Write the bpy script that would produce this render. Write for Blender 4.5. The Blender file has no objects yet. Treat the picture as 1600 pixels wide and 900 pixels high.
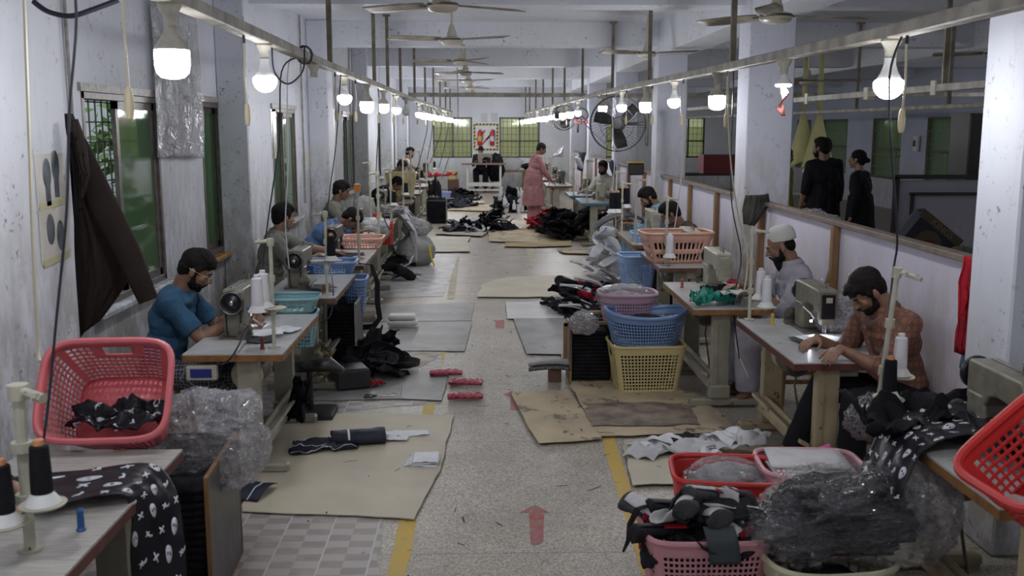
import bpy, bmesh, math, random
import numpy as np
from mathutils import Vector, Matrix, Euler, noise
S = bpy.context.scene
COL = S.collection
PI = math.pi
R_ = math.radians
# ------------------------------------------------------------------ camera
FPX = 1555.0; HCAM = 2.0
PIT = math.atan(252/FPX); YAW = math.atan(43*math.cos(PIT)/FPX)
cd = bpy.data.cameras.new('camera'); cam = bpy.data.objects.new('camera', cd); COL.objects.link(cam)
cd.sensor_width = 36; cd.lens = FPX*36/1600; cd.clip_end = 200
cam.location = (0, 0, HCAM); cam.rotation_euler = (PI/2-PIT, 0, -YAW)
cd.dof.use_dof = True; cd.dof.focus_distance = 8.0; cd.dof.aperture_fstop = 4.5
S.camera = cam
# ------------------------------------------------------------------ light + exposure
S.view_settings.view_transform = 'Standard'; S.view_settings.look = 'None'
S.view_settings.gamma = 1; S.view_settings.use_curve_mapping = False
S.view_settings.exposure = 0.1
BULB = 104.0
W = bpy.data.worlds.new('world'); S.world = W; W.use_nodes = True
bg = W.node_tree.nodes['Background']; bg.inputs[0].default_value = (.72, .82, .95, 1); bg.inputs[1].default_value = 1.5

_F = Vector((math.sin(YAW)*math.cos(PIT), math.cos(YAW)*math.cos(PIT), -math.sin(PIT)))
_R = Vector((math.cos(YAW), -math.sin(YAW), 0))
_U = Vector((math.sin(YAW)*math.sin(PIT), math.cos(YAW)*math.sin(PIT), math.cos(PIT)))
def ray(px, py): return _F + _R*((px-800)/FPX) + _U*((450-py)/FPX)
def pz(px, py, z=0.0):      # where the line of sight meets the level z (for measuring places off the photograph)
    d = ray(px, py); t = (z-HCAM)/d.z; return Vector((d.x*t, d.y*t, z))
def pyy(px, py, y):
    d = ray(px, py); t = y/d.y; return Vector((d.x*t, y, HCAM+d.z*t))
def pxx(px, py, x):
    d = ray(px, py); t = x/d.x; return Vector((x, d.y*t, HCAM+d.z*t))

# ------------------------------------------------------------------ materials
_m = {}
def mat(name, c, rough=.6, metal=0, c2=None, scale=8, mix=.5, spots=None, spot_scale=30, spot_amt=.62, bump=0, bscale=60, alpha=None, spec=None, sheen=0, trans=0, detail=5, stretch=None, emit=None):
    if name in _m: return _m[name]
    m = bpy.data.materials.new(name); m.use_nodes = True; nt = m.node_tree; N = nt.nodes; L = nt.links
    b = N['Principled BSDF']; b.inputs['Base Color'].default_value = (*c, 1); b.inputs['Roughness'].default_value = rough
    b.inputs['Metallic'].default_value = metal
    if spec is not None: b.inputs['Specular IOR Level'].default_value = spec
    if sheen: b.inputs['Sheen Weight'].default_value = sheen
    if trans: b.inputs['Transmission Weight'].default_value = trans
    if alpha is not None: b.inputs['Alpha'].default_value = alpha
    if emit: b.inputs['Emission Color'].default_value = (*c, 1); b.inputs['Emission Strength'].default_value = emit
    tc = N.new('ShaderNodeTexCoord'); mp = N.new('ShaderNodeMapping'); L.new(tc.outputs['Object'], mp.inputs[0])
    if stretch: mp.inputs['Scale'].default_value = stretch
    last = None
    if c2:
        n = N.new('ShaderNodeTexNoise'); n.inputs['Scale'].default_value = scale; n.inputs['Detail'].default_value = detail; L.new(mp.outputs[0], n.inputs[0])
        r = N.new('ShaderNodeValToRGB'); r.color_ramp.elements[0].position = mix-.14; r.color_ramp.elements[1].position = mix+.14
        r.color_ramp.elements[0].color = (*c, 1); r.color_ramp.elements[1].color = (*c2, 1); L.new(n.outputs[0], r.inputs[0]); last = r.outputs[0]
    if spots:
        n = N.new('ShaderNodeTexNoise'); n.inputs['Scale'].default_value = spot_scale; n.inputs['Detail'].default_value = 6; n.inputs['Roughness'].default_value = .65; L.new(mp.outputs[0], n.inputs[0])
        r = N.new('ShaderNodeValToRGB'); r.color_ramp.elements[0].position = spot_amt; r.color_ramp.elements[1].position = spot_amt+.05
        r.color_ramp.elements[0].color = (0, 0, 0, 1); r.color_ramp.elements[1].color = (1, 1, 1, 1); L.new(n.outputs[0], r.inputs[0])
        x = N.new('ShaderNodeMix'); x.data_type = 'RGBA'; L.new(r.outputs[0], x.inputs[0])
        if last: L.new(last, x.inputs[6])
        else: x.inputs[6].default_value = (*c, 1)
        x.inputs[7].default_value = (*spots, 1); last = x.outputs[2]
    if last: L.new(last, b.inputs['Base Color'])
    if bump:
        n = N.new('ShaderNodeTexNoise'); n.inputs['Scale'].default_value = bscale; n.inputs['Detail'].default_value = 5; L.new(mp.outputs[0], n.inputs[0])
        u = N.new('ShaderNodeBump'); u.inputs['Strength'].default_value = bump; u.inputs['Distance'].default_value = .02; L.new(n.outputs[0], u.inputs['Height']); L.new(u.outputs[0], b.inputs['Normal'])
    _m[name] = m; return m

class G:                                      # small node graph helper
    def __init__(s, name, rough=.6):
        s.m = bpy.data.materials.new(name); s.m.use_nodes = True; s.N = s.m.node_tree.nodes; s.L = s.m.node_tree.links
        s.b = s.N['Principled BSDF']; s.b.inputs['Roughness'].default_value = rough; s.tc = s.N.new('ShaderNodeTexCoord').outputs['Object']
        _m[name] = s.m
    def put(s, sock, v):
        if hasattr(v, 'is_linked') or isinstance(v, bpy.types.NodeSocket): s.L.new(v, sock)
        elif isinstance(v, tuple) and len(v) == 3 and len(sock.default_value) == 4: sock.default_value = (*v, 1)
        else: sock.default_value = v
    def noise(s, scale, detail=5, rough=.5, vec=None):
        n = s.N.new('ShaderNodeTexNoise'); n.inputs['Scale'].default_value = scale; n.inputs['Detail'].default_value = detail; n.inputs['Roughness'].default_value = rough
        s.L.new(vec if vec is not None else s.tc, n.inputs[0]); return n.outputs[0]
    def vor(s, scale, out='Distance', vec=None):
        n = s.N.new('ShaderNodeTexVoronoi'); n.inputs['Scale'].default_value = scale; s.L.new(vec if vec is not None else s.tc, n.inputs[0]); return n.outputs[out]
    def map(s, sc=(1, 1, 1), loc=(0, 0, 0)):
        n = s.N.new('ShaderNodeMapping'); n.inputs['Scale'].default_value = sc; n.inputs['Location'].default_value = loc; s.L.new(s.tc, n.inputs[0]); return n.outputs[0]
    def ramp(s, v, a, b, ca=(0, 0, 0), cb=(1, 1, 1)):
        n = s.N.new('ShaderNodeValToRGB'); e = n.color_ramp.elements; e[0].position = a; e[1].position = b; e[0].color = (*ca, 1); e[1].color = (*cb, 1); s.L.new(v, n.inputs[0]); return n.outputs[0]
    def mix(s, f, a, b):
        n = s.N.new('ShaderNodeMix'); n.data_type = 'RGBA'; s.put(n.inputs[0], f); s.put(n.inputs[6], a); s.put(n.inputs[7], b); return n.outputs[2]
    def math(s, op, a, b=None):
        n = s.N.new('ShaderNodeMath'); n.operation = op; s.put(n.inputs[0], a)
        if b is not None: s.put(n.inputs[1], b)
        return n.outputs[0]
    def xyz(s):
        n = s.N.new('ShaderNodeSeparateXYZ'); s.L.new(s.tc, n.inputs[0]); return n.outputs
    def bump(s, h, st=.3, d=.01):
        u = s.N.new('ShaderNodeBump'); u.inputs['Strength'].default_value = st; u.inputs['Distance'].default_value = d; s.L.new(h, u.inputs['Height']); s.L.new(u.outputs[0], s.b.inputs['Normal'])
    def color(s, v): s.put(s.b.inputs['Base Color'], v)

# ------------------------------------------------------------------ mesh builder
class MB:
    def __init__(s): s.v = []; s.f = []; s.mi = []; s.M = Matrix(); s.k = 0
    def raw(s, vs, fs, k=None):
        o = len(s.v); M = s.M; s.v += [tuple(M @ Vector(p)) for p in vs]; s.f += [tuple(i+o for i in f) for f in fs]; s.mi += [s.k if k is None else k]*len(fs); return s
    def box(s, c, d, rot=None, ch=0):
        hx, hy, hz = d[0]/2, d[1]/2, d[2]/2; m = Matrix.Translation(c) @ (rot.to_matrix().to_4x4() if rot else Matrix())
        if ch <= 0:
            vs = [m @ Vector((x*hx, y*hy, z*hz)) for x in (-1, 1) for y in (-1, 1) for z in (-1, 1)]
            return s.raw(vs, [(0, 1, 3, 2), (4, 6, 7, 5), (0, 4, 5, 1), (2, 3, 7, 6), (0, 2, 6, 4), (1, 5, 7, 3)])
        ch = min(ch, hx*.9, hy*.9, hz*.9)
        vs = []; idx = {}
        for x in (-1, 1):
            for y in (-1, 1):
                for z in (-1, 1):
                    for a in range(3):
                        q = [x*(hx-ch), y*(hy-ch), z*(hz-ch)]; q[a] = (x*hx, y*hy, z*hz)[a]; idx[(x, y, z, a)] = len(vs); vs.append(m @ Vector(q))
        fs = []
        for a in range(3):
            b, c2 = (a+1) % 3, (a+2) % 3
            for sg in (-1, 1):
                def k(u, w):
                    t = [0, 0, 0]; t[a] = sg; t[b] = u; t[c2] = w; return idx[(*t, a)]
                q = [k(-1, -1), k(1, -1), k(1, 1), k(-1, 1)]; fs.append(tuple(q if sg > 0 else q[::-1]))
        for a in range(3):                                     # edges parallel to axis a
            b, c2 = (a+1) % 3, (a+2) % 3
            for u in (-1, 1):
                for w in (-1, 1):
                    def k(e, ax):
                        t = [0, 0, 0]; t[a] = e; t[b] = u; t[c2] = w; return idx[(*t, ax)]
                    q = [k(-1, b), k(1, b), k(1, c2), k(-1, c2)]; fs.append(tuple(q[::-1] if u*w > 0 else q))
        for x in (-1, 1):
            for y in (-1, 1):
                for z in (-1, 1):
                    q = [idx[(x, y, z, a)] for a in range(3)]; fs.append(tuple(q if x*y*z > 0 else q[::-1]))
        return s.raw(vs, fs)
    def tube(s, pts, r, n=8, closed=False, cap=True, ry=None):
        pts = [Vector(p) for p in pts]; rs = r if isinstance(r, (list, tuple)) else [r]*len(pts)
        vs = []; fs = []; N = len(pts); up = None
        for i, p in enumerate(pts):
            a = pts[(i-1) % N] if (closed or i) else p; b = pts[(i+1) % N] if (closed or i < N-1) else p
            t = (b-a)
            if t.length < 1e-9: t = Vector((0, 0, 1))
            t.normalize()
            if up is None: up = Vector((0, 0, 1)) if abs(t.z) < .9 else Vector((0, 1, 0))
            x = up.cross(t)
            if x.length < 1e-4: x = Vector((1, 0, 0)).cross(t)
            x.normalize(); y = t.cross(x); up = y
            for j in range(n):
                an = 2*PI*j/n; vs.append(p + x*math.cos(an)*rs[i] + y*math.sin(an)*rs[i]*(ry or 1))
        for i in range(N if closed else N-1):
            for j in range(n): fs.append((i*n+j, i*n+(j+1) % n, ((i+1) % N)*n+(j+1) % n, ((i+1) % N)*n+j))
        if not closed and cap: fs.append(tuple(range(n))[::-1]); fs.append(tuple((N-1)*n+j for j in range(n)))
        return s.raw(vs, fs)
    def cyl(s, a, b, r, r2=None, n=16): return s.tube([a, b], [r, r if r2 is None else r2], n)
    def lathe(s, prof, c=(0, 0, 0), n=24, axis='z', cap=True):
        vs = []; fs = []; c = Vector(c)
        for (r, h) in prof:
            for j in range(n):
                an = 2*PI*j/n; x, y = r*math.cos(an), r*math.sin(an)
                q = (x, y, h) if axis == 'z' else ((h, x, y) if axis == 'x' else (y, h, x)); vs.append(c+Vector(q))
        P = len(prof)
        for i in range(P-1):
            for j in range(n): fs.append((i*n+j, i*n+(j+1) % n, (i+1)*n+(j+1) % n, (i+1)*n+j))
        if cap: fs.append(tuple(range(n))[::-1]); fs.append(tuple((P-1)*n+j for j in range(n)))
        return s.raw(vs, fs)
    def ell(s, c, r, rot=None, n=14, m=9):
        vs = []; fs = []; c = Vector(c); r = (r, r, r) if not isinstance(r, (tuple, list)) else r
        Rm = rot.to_matrix() if isinstance(rot, Euler) else (rot if rot is not None else Matrix.Identity(3))
        for i in range(m+1):
            th = PI*i/m
            for j in range(n):
                ph = 2*PI*j/n; q = Vector((r[0]*math.sin(th)*math.cos(ph), r[1]*math.sin(th)*math.sin(ph), r[2]*math.cos(th))); vs.append(c+Rm@q)
        for i in range(m):
            for j in range(n): fs.append((i*n+j, (i+1)*n+j, (i+1)*n+(j+1) % n, i*n+(j+1) % n))
        o = len(s.v); s.raw(vs, fs); return s
    def cap(s, a, b, r0, r1=None, n=12, fl=1.0):               # capsule, tapered
        a = Vector(a); b = Vector(b); r1 = r0 if r1 is None else r1; t = (b-a); L = t.length
        if L < 1e-6: return s.ell(a, r0)
        t /= L; pts = []; rs = []
        for k in range(4): an = PI/2*(1-k/4+.0); pts.append(a-t*r0*math.sin(an)); rs.append(max(.0008, r0*math.cos(an)))
        for k in range(4): pts.append(a+t*L*k/3); rs.append(r0+(r1-r0)*k/3)
        for k in range(1, 5): an = PI/2*k/4; pts.append(b+t*r1*math.sin(an)); rs.append(max(.0008, r1*math.cos(an)))
        return s.tube(pts, rs, n, ry=fl)
    def prism(s, poly, z0, z1):
        n = len(poly); vs = [(x, y, z0) for x, y in poly]+[(x, y, z1) for x, y in poly]
        fs = [tuple(range(n))[::-1], tuple(range(n, 2*n))]+[(i, (i+1) % n, n+(i+1) % n, n+i) for i in range(n)]; return s.raw(vs, fs)
    def surf(s, fn, nu, nv, closed_u=False, k=None, skip=None):
        vs = [fn(i/(nu if closed_u else nu), j/nv) for j in range(nv+1) for i in range(nu if closed_u else nu+1)]
        w = nu if closed_u else nu+1; fs = []
        for j in range(nv):
            for i in range(nu):
                if skip and skip(i, j): continue
                a = i; b = (i+1) % w if closed_u else i+1; fs.append((j*w+a, j*w+b, (j+1)*w+b, (j+1)*w+a))
        return s.raw(vs, fs, k)
    def mesh(s, name, mats, smooth=True, ang=35):
        me = bpy.data.meshes.new(name); me.from_pydata(s.v, [], s.f)
        for m in (mats if isinstance(mats, (list, tuple)) else [mats]): me.materials.append(m)
        if any(s.mi): me.polygons.foreach_set('material_index', s.mi)
        bm = bmesh.new(); bm.from_mesh(me); bmesh.ops.recalc_face_normals(bm, faces=bm.faces[:]) if len(bm.faces) < 60000 else None; bm.to_mesh(me); bm.free()
        if smooth: me.shade_smooth(); me.set_sharp_from_angle(angle=R_(ang))
        me.update(); return me
    def obj(s, name, mats, parent=None, smooth=True, ang=35, solid=0, loc=None, rz=0, off=0):
        o = bpy.data.objects.new(name, s.mesh(name, mats, smooth, ang)); COL.objects.link(o)
        if parent is not None: o.parent = parent
        if loc is not None: o.location = loc
        if rz: o.rotation_euler = (0, 0, rz)
        if solid: md = o.modifiers.new('solid', 'SOLIDIFY'); md.thickness = solid; md.offset = off
        return o
def tag(o, label=None, cat=None, group=None, kind=None):
    if label: o['label'] = label
    if cat: o['category'] = cat
    if group: o['group'] = group
    if kind: o['kind'] = kind
    return o
def empty(name, loc=(0, 0, 0), rz=0, label=None, cat=None, group=None):
    o = bpy.data.objects.new(name, None); COL.objects.link(o); o.location = loc; o.rotation_euler = (0, 0, rz); o.empty_display_size = .05
    return tag(o, label, cat, group)
def struct(mb, name, m, **k): o = mb.obj(name, m, smooth=k.pop('smooth', False), **k); o['kind'] = 'structure'; return o
KIDS = {}
def copy_tree(o, loc=None, rz=None, label=None, group=None, parent=None, rot=None, scale=None):
    c = o.copy(); COL.objects.link(c); c.parent = parent
    if loc is not None: c.location = loc
    if rz is not None: c.rotation_euler = (0, 0, rz)
    if rot is not None: c.rotation_euler = rot
    if scale is not None: c.scale = (scale,)*3
    if label: c['label'] = label
    if group: c['group'] = group
    for ch in [k for k in COL.objects if k.parent == o]: copy_tree(ch, parent=c)
    return c
def fb(x, y, z=0, o=4): return noise.fractal(Vector((x, y, z)), 1.0, 2.0, o)
def ordn(i): return ['first', 'second', 'third', 'fourth', 'fifth', 'sixth', 'seventh', 'eighth', 'ninth', 'tenth', 'eleventh', 'twelfth', 'thirteenth', 'fourteenth', 'fifteenth', 'sixteenth', 'seventeenth', 'eighteenth', 'nineteenth', 'twentieth'][i]
rnd = random.Random(7)
# ------------------------------------------------------------------ shared materials
def wall_mat(name, base, low, lowz=1.0, dirt=(.16, .14, .12), amt=.62):
    g = G(name, .75); z = g.xyz()[2]
    n1 = g.noise(1.3, 6); base2 = g.mix(g.ramp(n1, .4, .66), base, tuple(c*.91 for c in base))
    st = g.map((1.2, 1.2, .5)); n2 = g.noise(5, 9, .75, st)
    fine = g.noise(17, 9, .8); lowm = g.ramp(z, 0, 1, (1, 1, 1), (0, 0, 0)); nd = g.N.new('ShaderNodeMapRange'); g.L.new(z, nd.inputs[0]); nd.inputs[1].default_value = lowz*.35; nd.inputs[2].default_value = lowz*1.25; nd.inputs[3].default_value = 1; nd.inputs[4].default_value = 0
    f = g.math('MULTIPLY', nd.outputs[0], g.ramp(n2, .38, .56)); c = g.mix(f, base2, low)
    s = g.math('MULTIPLY', g.ramp(fine, amt, amt+.03), g.ramp(g.noise(2.3, 3), .44, .6)); c = g.mix(g.math('MULTIPLY', s, .92), c, dirt)
    v = g.map((9, 9, .8)); c = g.mix(g.math('MULTIPLY', g.ramp(g.noise(2, 8, .7, v), .56, .74), .3), c, low); g.color(c); g.bump(g.noise(40, 5), .12, .004)
    return g.m
WALL = wall_mat('painted_plaster', (.60, .625, .70), (.38, .36, .34), amt=.585)
WALL2 = wall_mat('painted_plaster_dirty', (.62, .64, .705), (.30, .29, .275), 1.6, (.12, .11, .10), amt=.575)
CEIL = wall_mat('ceiling_paint', (.68, .70, .76), (.5, .5, .5), .1, amt=.575)
PART = wall_mat('partition_board', (.60, .58, .70), (.42, .36, .30), 1.1, (.25, .17, .10), .63)
COLM = wall_mat('column_paint', (.58, .60, .70), (.30, .26, .17), 1.6, (.2, .17, .1), .58)
DULL = wall_mat('grey_room_panel', (.30, .30, .36), (.22, .21, .22), 1.0)
WALLR = wall_mat('right_room_paint', (.50, .53, .66), (.40, .38, .36))
# terrazzo
g = G('terrazzo', .45); v = g.vor(150, 'Color'); sx = g.N.new('ShaderNodeSeparateColor'); g.L.new(v, sx.inputs[0])
c = g.ramp(sx.outputs[0], .1, .9, (.12, .112, .095), (.62, .58, .50)); c = g.mix(.30, c, (.41, .37, .30))
dirt = g.ramp(g.noise(1.6, 8, .7), .42, .7); c = g.mix(g.math('MULTIPLY', dirt, .55), c, (.20, .17, .14))
st = g.ramp(g.noise(5, 8, .75, g.map((1.4, .7, 1), (3, 5, 0))), .58, .66); c = g.mix(g.math('MULTIPLY', st, .5), c, (.12, .10, .085))
y = g.xyz(); fr = g.math('FRACT', g.math('DIVIDE', g.math('SUBTRACT', y[1], 4.46), 1.70)); d = g.math('COMPARE', fr, 0.0); d.node.inputs[2].default_value = .004
fr2 = g.math('FRACT', g.math('DIVIDE', g.math('SUBTRACT', y[0], -.1), 40.0)); c = g.mix(g.math('MULTIPLY', d, .75), c, (.10, .09, .09))
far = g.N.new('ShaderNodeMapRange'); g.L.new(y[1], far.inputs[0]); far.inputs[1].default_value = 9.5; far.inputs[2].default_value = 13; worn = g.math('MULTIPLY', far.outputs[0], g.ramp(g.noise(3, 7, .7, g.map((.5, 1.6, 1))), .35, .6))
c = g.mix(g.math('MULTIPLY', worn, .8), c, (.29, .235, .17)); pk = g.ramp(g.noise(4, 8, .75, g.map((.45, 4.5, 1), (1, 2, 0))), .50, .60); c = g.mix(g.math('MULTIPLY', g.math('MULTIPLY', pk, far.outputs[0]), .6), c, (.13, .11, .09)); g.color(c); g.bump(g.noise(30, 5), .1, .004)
TERR = g.m
# checked vinyl sheet
g = G('checked_vinyl', .5); X = g.xyz()
u = g.math('DIVIDE', g.math('ADD', X[0], g.math('MULTIPLY', X[1], .0)), .115); w = g.math('DIVIDE', X[1], .075)
chk = g.math('MODULO', g.math('ADD', g.math('FLOOR', g.math('ADD', u, 100)), g.math('FLOOR', g.math('ADD', w, 100))), 2.0)
c = g.mix(chk, (.38, .34, .33), (.24, .215, .205)); fu = g.math('FRACT', g.math('DIVIDE', g.math('ADD', u, 100), 2)); ln = g.math('LESS_THAN', fu, .035); c = g.mix(ln, c, (.50, .48, .46))
c = g.mix(g.math('MULTIPLY', g.ramp(g.noise(3, 8, .7), .42, .62), .55), c, (.40, .37, .33)); c = g.mix(g.ramp(g.noise(7, 8, .8), .64, .68), c, (.14, .12, .10)); g.color(c); VINYL = g.m
# cloth checks for a sarong
def check_mat(name, base, line, sz=.022, wd=.12):
    g = G(name, .85); X = g.xyz(); ax = []
    for k in (0, 1, 2):
        fr = g.math('FRACT', g.math('ADD', g.math('DIVIDE', X[k], sz), 50)); ax.append(g.math('LESS_THAN', fr, wd))
    m = g.math('MAXIMUM', g.math('MAXIMUM', ax[0], ax[1]), ax[2]); g.color(g.mix(g.math('MULTIPLY', m, .8), base, line)); return g.m
LUNGI = check_mat('black_white_check', (.035, .035, .045), (.33, .34, .38))
PLAID = check_mat('rust_plaid', (.225, .090, .048), (.095, .055, .050), .038, .30)
CLOTHS = ('cloth', 'leather', 'thread', 'pieces', 'coated')
def mm(n, c, r=.6, **k):
    if any(w in n for w in CLOTHS): k.setdefault('spec', .18)
    return mat(n, c, r, **k)
CREAM = mm('cream_steel', (.36, .35, .28), .45, c2=(.28, .27, .21), scale=6, spots=(.11, .065, .03), spot_scale=9, spot_amt=.66, bump=.1)
CREAMW = mm('cream_wood', (.42, .35, .22), .6, c2=(.32, .26, .16), scale=5, spots=(.10, .06, .03), spot_scale=14, spot_amt=.60)
TOPW = mm('white_laminate', (.50, .51, .52), .25, c2=(.42, .42, .41), scale=4, spots=(.24, .22, .19), spot_scale=16, spot_amt=.66, stretch=(1, 1, 1))
TOPG = mm('wood_grain_laminate', (.47, .46, .43), .35, c2=(.34, .33, .31), scale=10, mix=.5, stretch=(9, 1.0, 1), detail=7)
EDGE_O = mm('orange_edge_wood', (.28, .135, .04), .5, c2=(.17, .08, .03), scale=14)
EDGE_B = mm('brown_edge_wood', (.15, .075, .05), .5, c2=(.10, .05, .035), scale=14)
EDGE_R = mm('maroon_edge', (.13, .035, .03), .5, c2=(.09, .03, .025), scale=20)
EDGE_U = mm('blue_edge', (.03, .17, .30), .5)
MOL = mm('olive_machine_paint', (.22, .205, .155), .38, c2=(.15, .14, .11), scale=14, spots=(.08, .065, .045), spot_scale=25, spot_amt=.64)
MCR = mm('cream_machine_paint', (.42, .41, .33), .35, c2=(.33, .32, .25), scale=14, spots=(.14, .1, .06), spot_scale=25, spot_amt=.66)
MDK = mm('dark_machine_paint', (.045, .042, .038), .4, c2=(.08, .075, .065), scale=10)
BLACK = mm('black_plastic', (.012, .012, .014), .35)
RUB = mm('dark_rubber', (.018, .018, .02), .6)
CHROME = mm('worn_steel', (.55, .55, .55), .28, metal=1, c2=(.35, .34, .33), scale=30)
DST = mm('dusty_metal', (.10, .095, .085), .5, metal=.6, c2=(.2, .18, .15), scale=18)
PVC = mm('cream_pvc', (.50, .49, .40), .5, c2=(.38, .37, .30), scale=12, spots=(.2, .18, .14), spot_scale=40, spot_amt=.67)
WHP = mm('white_plastic', (.68, .69, .70), .4)
RAILM = mm('dusty_rail_paint', (.42, .40, .35), .6, c2=(.24, .215, .18), scale=7, spots=(.10, .08, .06), spot_scale=20, spot_amt=.66)
RODM = mm('brown_rod', (.27, .24, .19), .6, c2=(.17, .14, .10), scale=9)
HOLD = mm('bulb_holder_plastic', (.50, .49, .42), .5, c2=(.38, .36, .3), scale=25)
THB = mm('black_thread', (.012, .012, .016), .75, bump=.5, bscale=200)
THW = mm('white_thread', (.72, .72, .76), .75, bump=.4, bscale=200)
WOOD = mm('raw_wood', (.28, .15, .06), .6, c2=(.17, .09, .04), scale=6, stretch=(5, 5, .6))
WOODCAP = mm('grey_wood_cap', (.20, .15, .12), .65, c2=(.13, .10, .085), scale=12)
ALU = mm('brown_aluminium', (.075, .062, .055), .45, c2=(.13, .11, .10), scale=14)
ALUL = mm('dusty_aluminium', (.34, .32, .31), .5, c2=(.2, .18, .17), scale=22)
IRON = mm('window_grille_iron', (.10, .09, .08), .6)
CARD = mm('kraft_paper', (.56, .46, .31), .8, c2=(.40, .33, .23), scale=3, spots=(.17, .14, .11), spot_scale=4.5, spot_amt=.56)
CREAMSH = mm('cream_backing_sheet', (.55, .50, .38), .6, c2=(.46, .42, .33), scale=2.5, spots=(.33, .31, .27), spot_scale=9, spot_amt=.66)
GREYSH = mm('grey_board', (.27, .275, .28), .5, c2=(.20, .195, .18), scale=3, spots=(.30, .27, .18), spot_scale=5, spot_amt=.60)
WHSH = mm('white_board', (.58, .58, .58), .5, c2=(.50, .50, .50), scale=3)
PAPER = mm('white_paper', (.74, .76, .80), .6, c2=(.66, .68, .73), scale=5)
BLKC = mm('black_cloth', (.009, .009, .012), .8, c2=(.018, .018, .023), scale=9, bump=.3, bscale=90)
NAVC = mm('navy_leather', (.016, .019, .032), .55, c2=(.035, .04, .06), scale=7, bump=.15)
GREYC = mm('grey_cloth', (.028, .029, .033), .6, c2=(.055, .056, .062), scale=8, bump=.3, bscale=70)
REDC = mm('red_cloth', (.38, .012, .025), .7, c2=(.22, .01, .02), scale=8, bump=.3, bscale=60)
MAGC = mm('crimson_packet', (.33, .018, .055), .35, c2=(.42, .09, .12), scale=14, bump=.5, bscale=50)
WHC = mm('white_cloth', (.60, .60, .62), .75, c2=(.5, .5, .52), scale=8, bump=.3, bscale=40)
TEAL = mm('teal_satin', (.0, .24, .17), .3, c2=(.0, .13, .10), scale=12)
YEL = mm('yellow_tape', (.58, .38, .04), .6, c2=(.50, .36, .10), scale=5, spots=(.30, .25, .14), spot_scale=18, spot_amt=.60)
YELW = mm('worn_pale_tape', (.50, .43, .27), .6, c2=(.36, .33, .26), scale=6)
REDP = mm('worn_red_paint', (.36, .06, .07), .6, c2=(.27, .14, .12), scale=14, spots=(.28, .25, .22), spot_scale=28, spot_amt=.58)
def plastic(name, c, al=.35, shine=.5):
    if name in _m: return _m[name]
    m = bpy.data.materials.new(name); m.use_nodes = True; N = m.node_tree.nodes; L = m.node_tree.links; N.remove(N['Principled BSDF'])
    tc = N.new('ShaderNodeTexCoord'); n = N.new('ShaderNodeTexNoise'); n.inputs['Scale'].default_value = 7; n.inputs['Detail'].default_value = 5; n.inputs['Distortion'].default_value = 2.2; L.new(tc.outputs['Object'], n.inputs[0])
    v = N.new('ShaderNodeTexVoronoi'); v.feature = 'DISTANCE_TO_EDGE'; v.inputs['Scale'].default_value = 11; mx = N.new('ShaderNodeMix'); mx.data_type = 'VECTOR'; mx.inputs[0].default_value = .25; L.new(tc.outputs['Object'], mx.inputs[4]); L.new(n.outputs['Color'], mx.inputs[5]); L.new(mx.outputs[1], v.inputs[0])
    ad = N.new('ShaderNodeMath'); ad.operation = 'ADD'; L.new(n.outputs[0], ad.inputs[0]); L.new(v.outputs[0], ad.inputs[1])
    u = N.new('ShaderNodeBump'); u.inputs['Strength'].default_value = 1; u.inputs['Distance'].default_value = .05; L.new(ad.outputs[0], u.inputs['Height'])
    t = N.new('ShaderNodeBsdfTransparent'); d = N.new('ShaderNodeBsdfDiffuse'); d.inputs[0].default_value = (*c, 1); gl = N.new('ShaderNodeBsdfGlossy'); gl.inputs['Roughness'].default_value = .13; gl.inputs[0].default_value = (.9, .9, .93, 1)
    for q_ in (d, gl): L.new(u.outputs[0], q_.inputs['Normal'])
    a_ = N.new('ShaderNodeMixShader'); a_.inputs[0].default_value = shine; L.new(d.outputs[0], a_.inputs[1]); L.new(gl.outputs[0], a_.inputs[2])
    lw = N.new('ShaderNodeLayerWeight'); lw.inputs[0].default_value = .4; L.new(u.outputs[0], lw.inputs['Normal']); mr = N.new('ShaderNodeMapRange'); mr.inputs[3].default_value = al*.5; mr.inputs[4].default_value = min(1, al*2.0); L.new(lw.outputs['Facing'], mr.inputs[0])
    x = N.new('ShaderNodeMixShader'); L.new(mr.outputs[0], x.inputs[0]); L.new(t.outputs[0], x.inputs[1]); L.new(a_.outputs[0], x.inputs[2]); L.new(x.outputs[0], N['Material Output'].inputs[0])
    _m[name] = m; return m
BAG = plastic('clear_polythene', (.72, .72, .78), .40, .6)
BAGW = plastic('milky_polythene', (.62, .62, .64), .75)
SHEETP = plastic('hazy_plastic_sheet', (.74, .76, .80), .85, .22)
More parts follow.
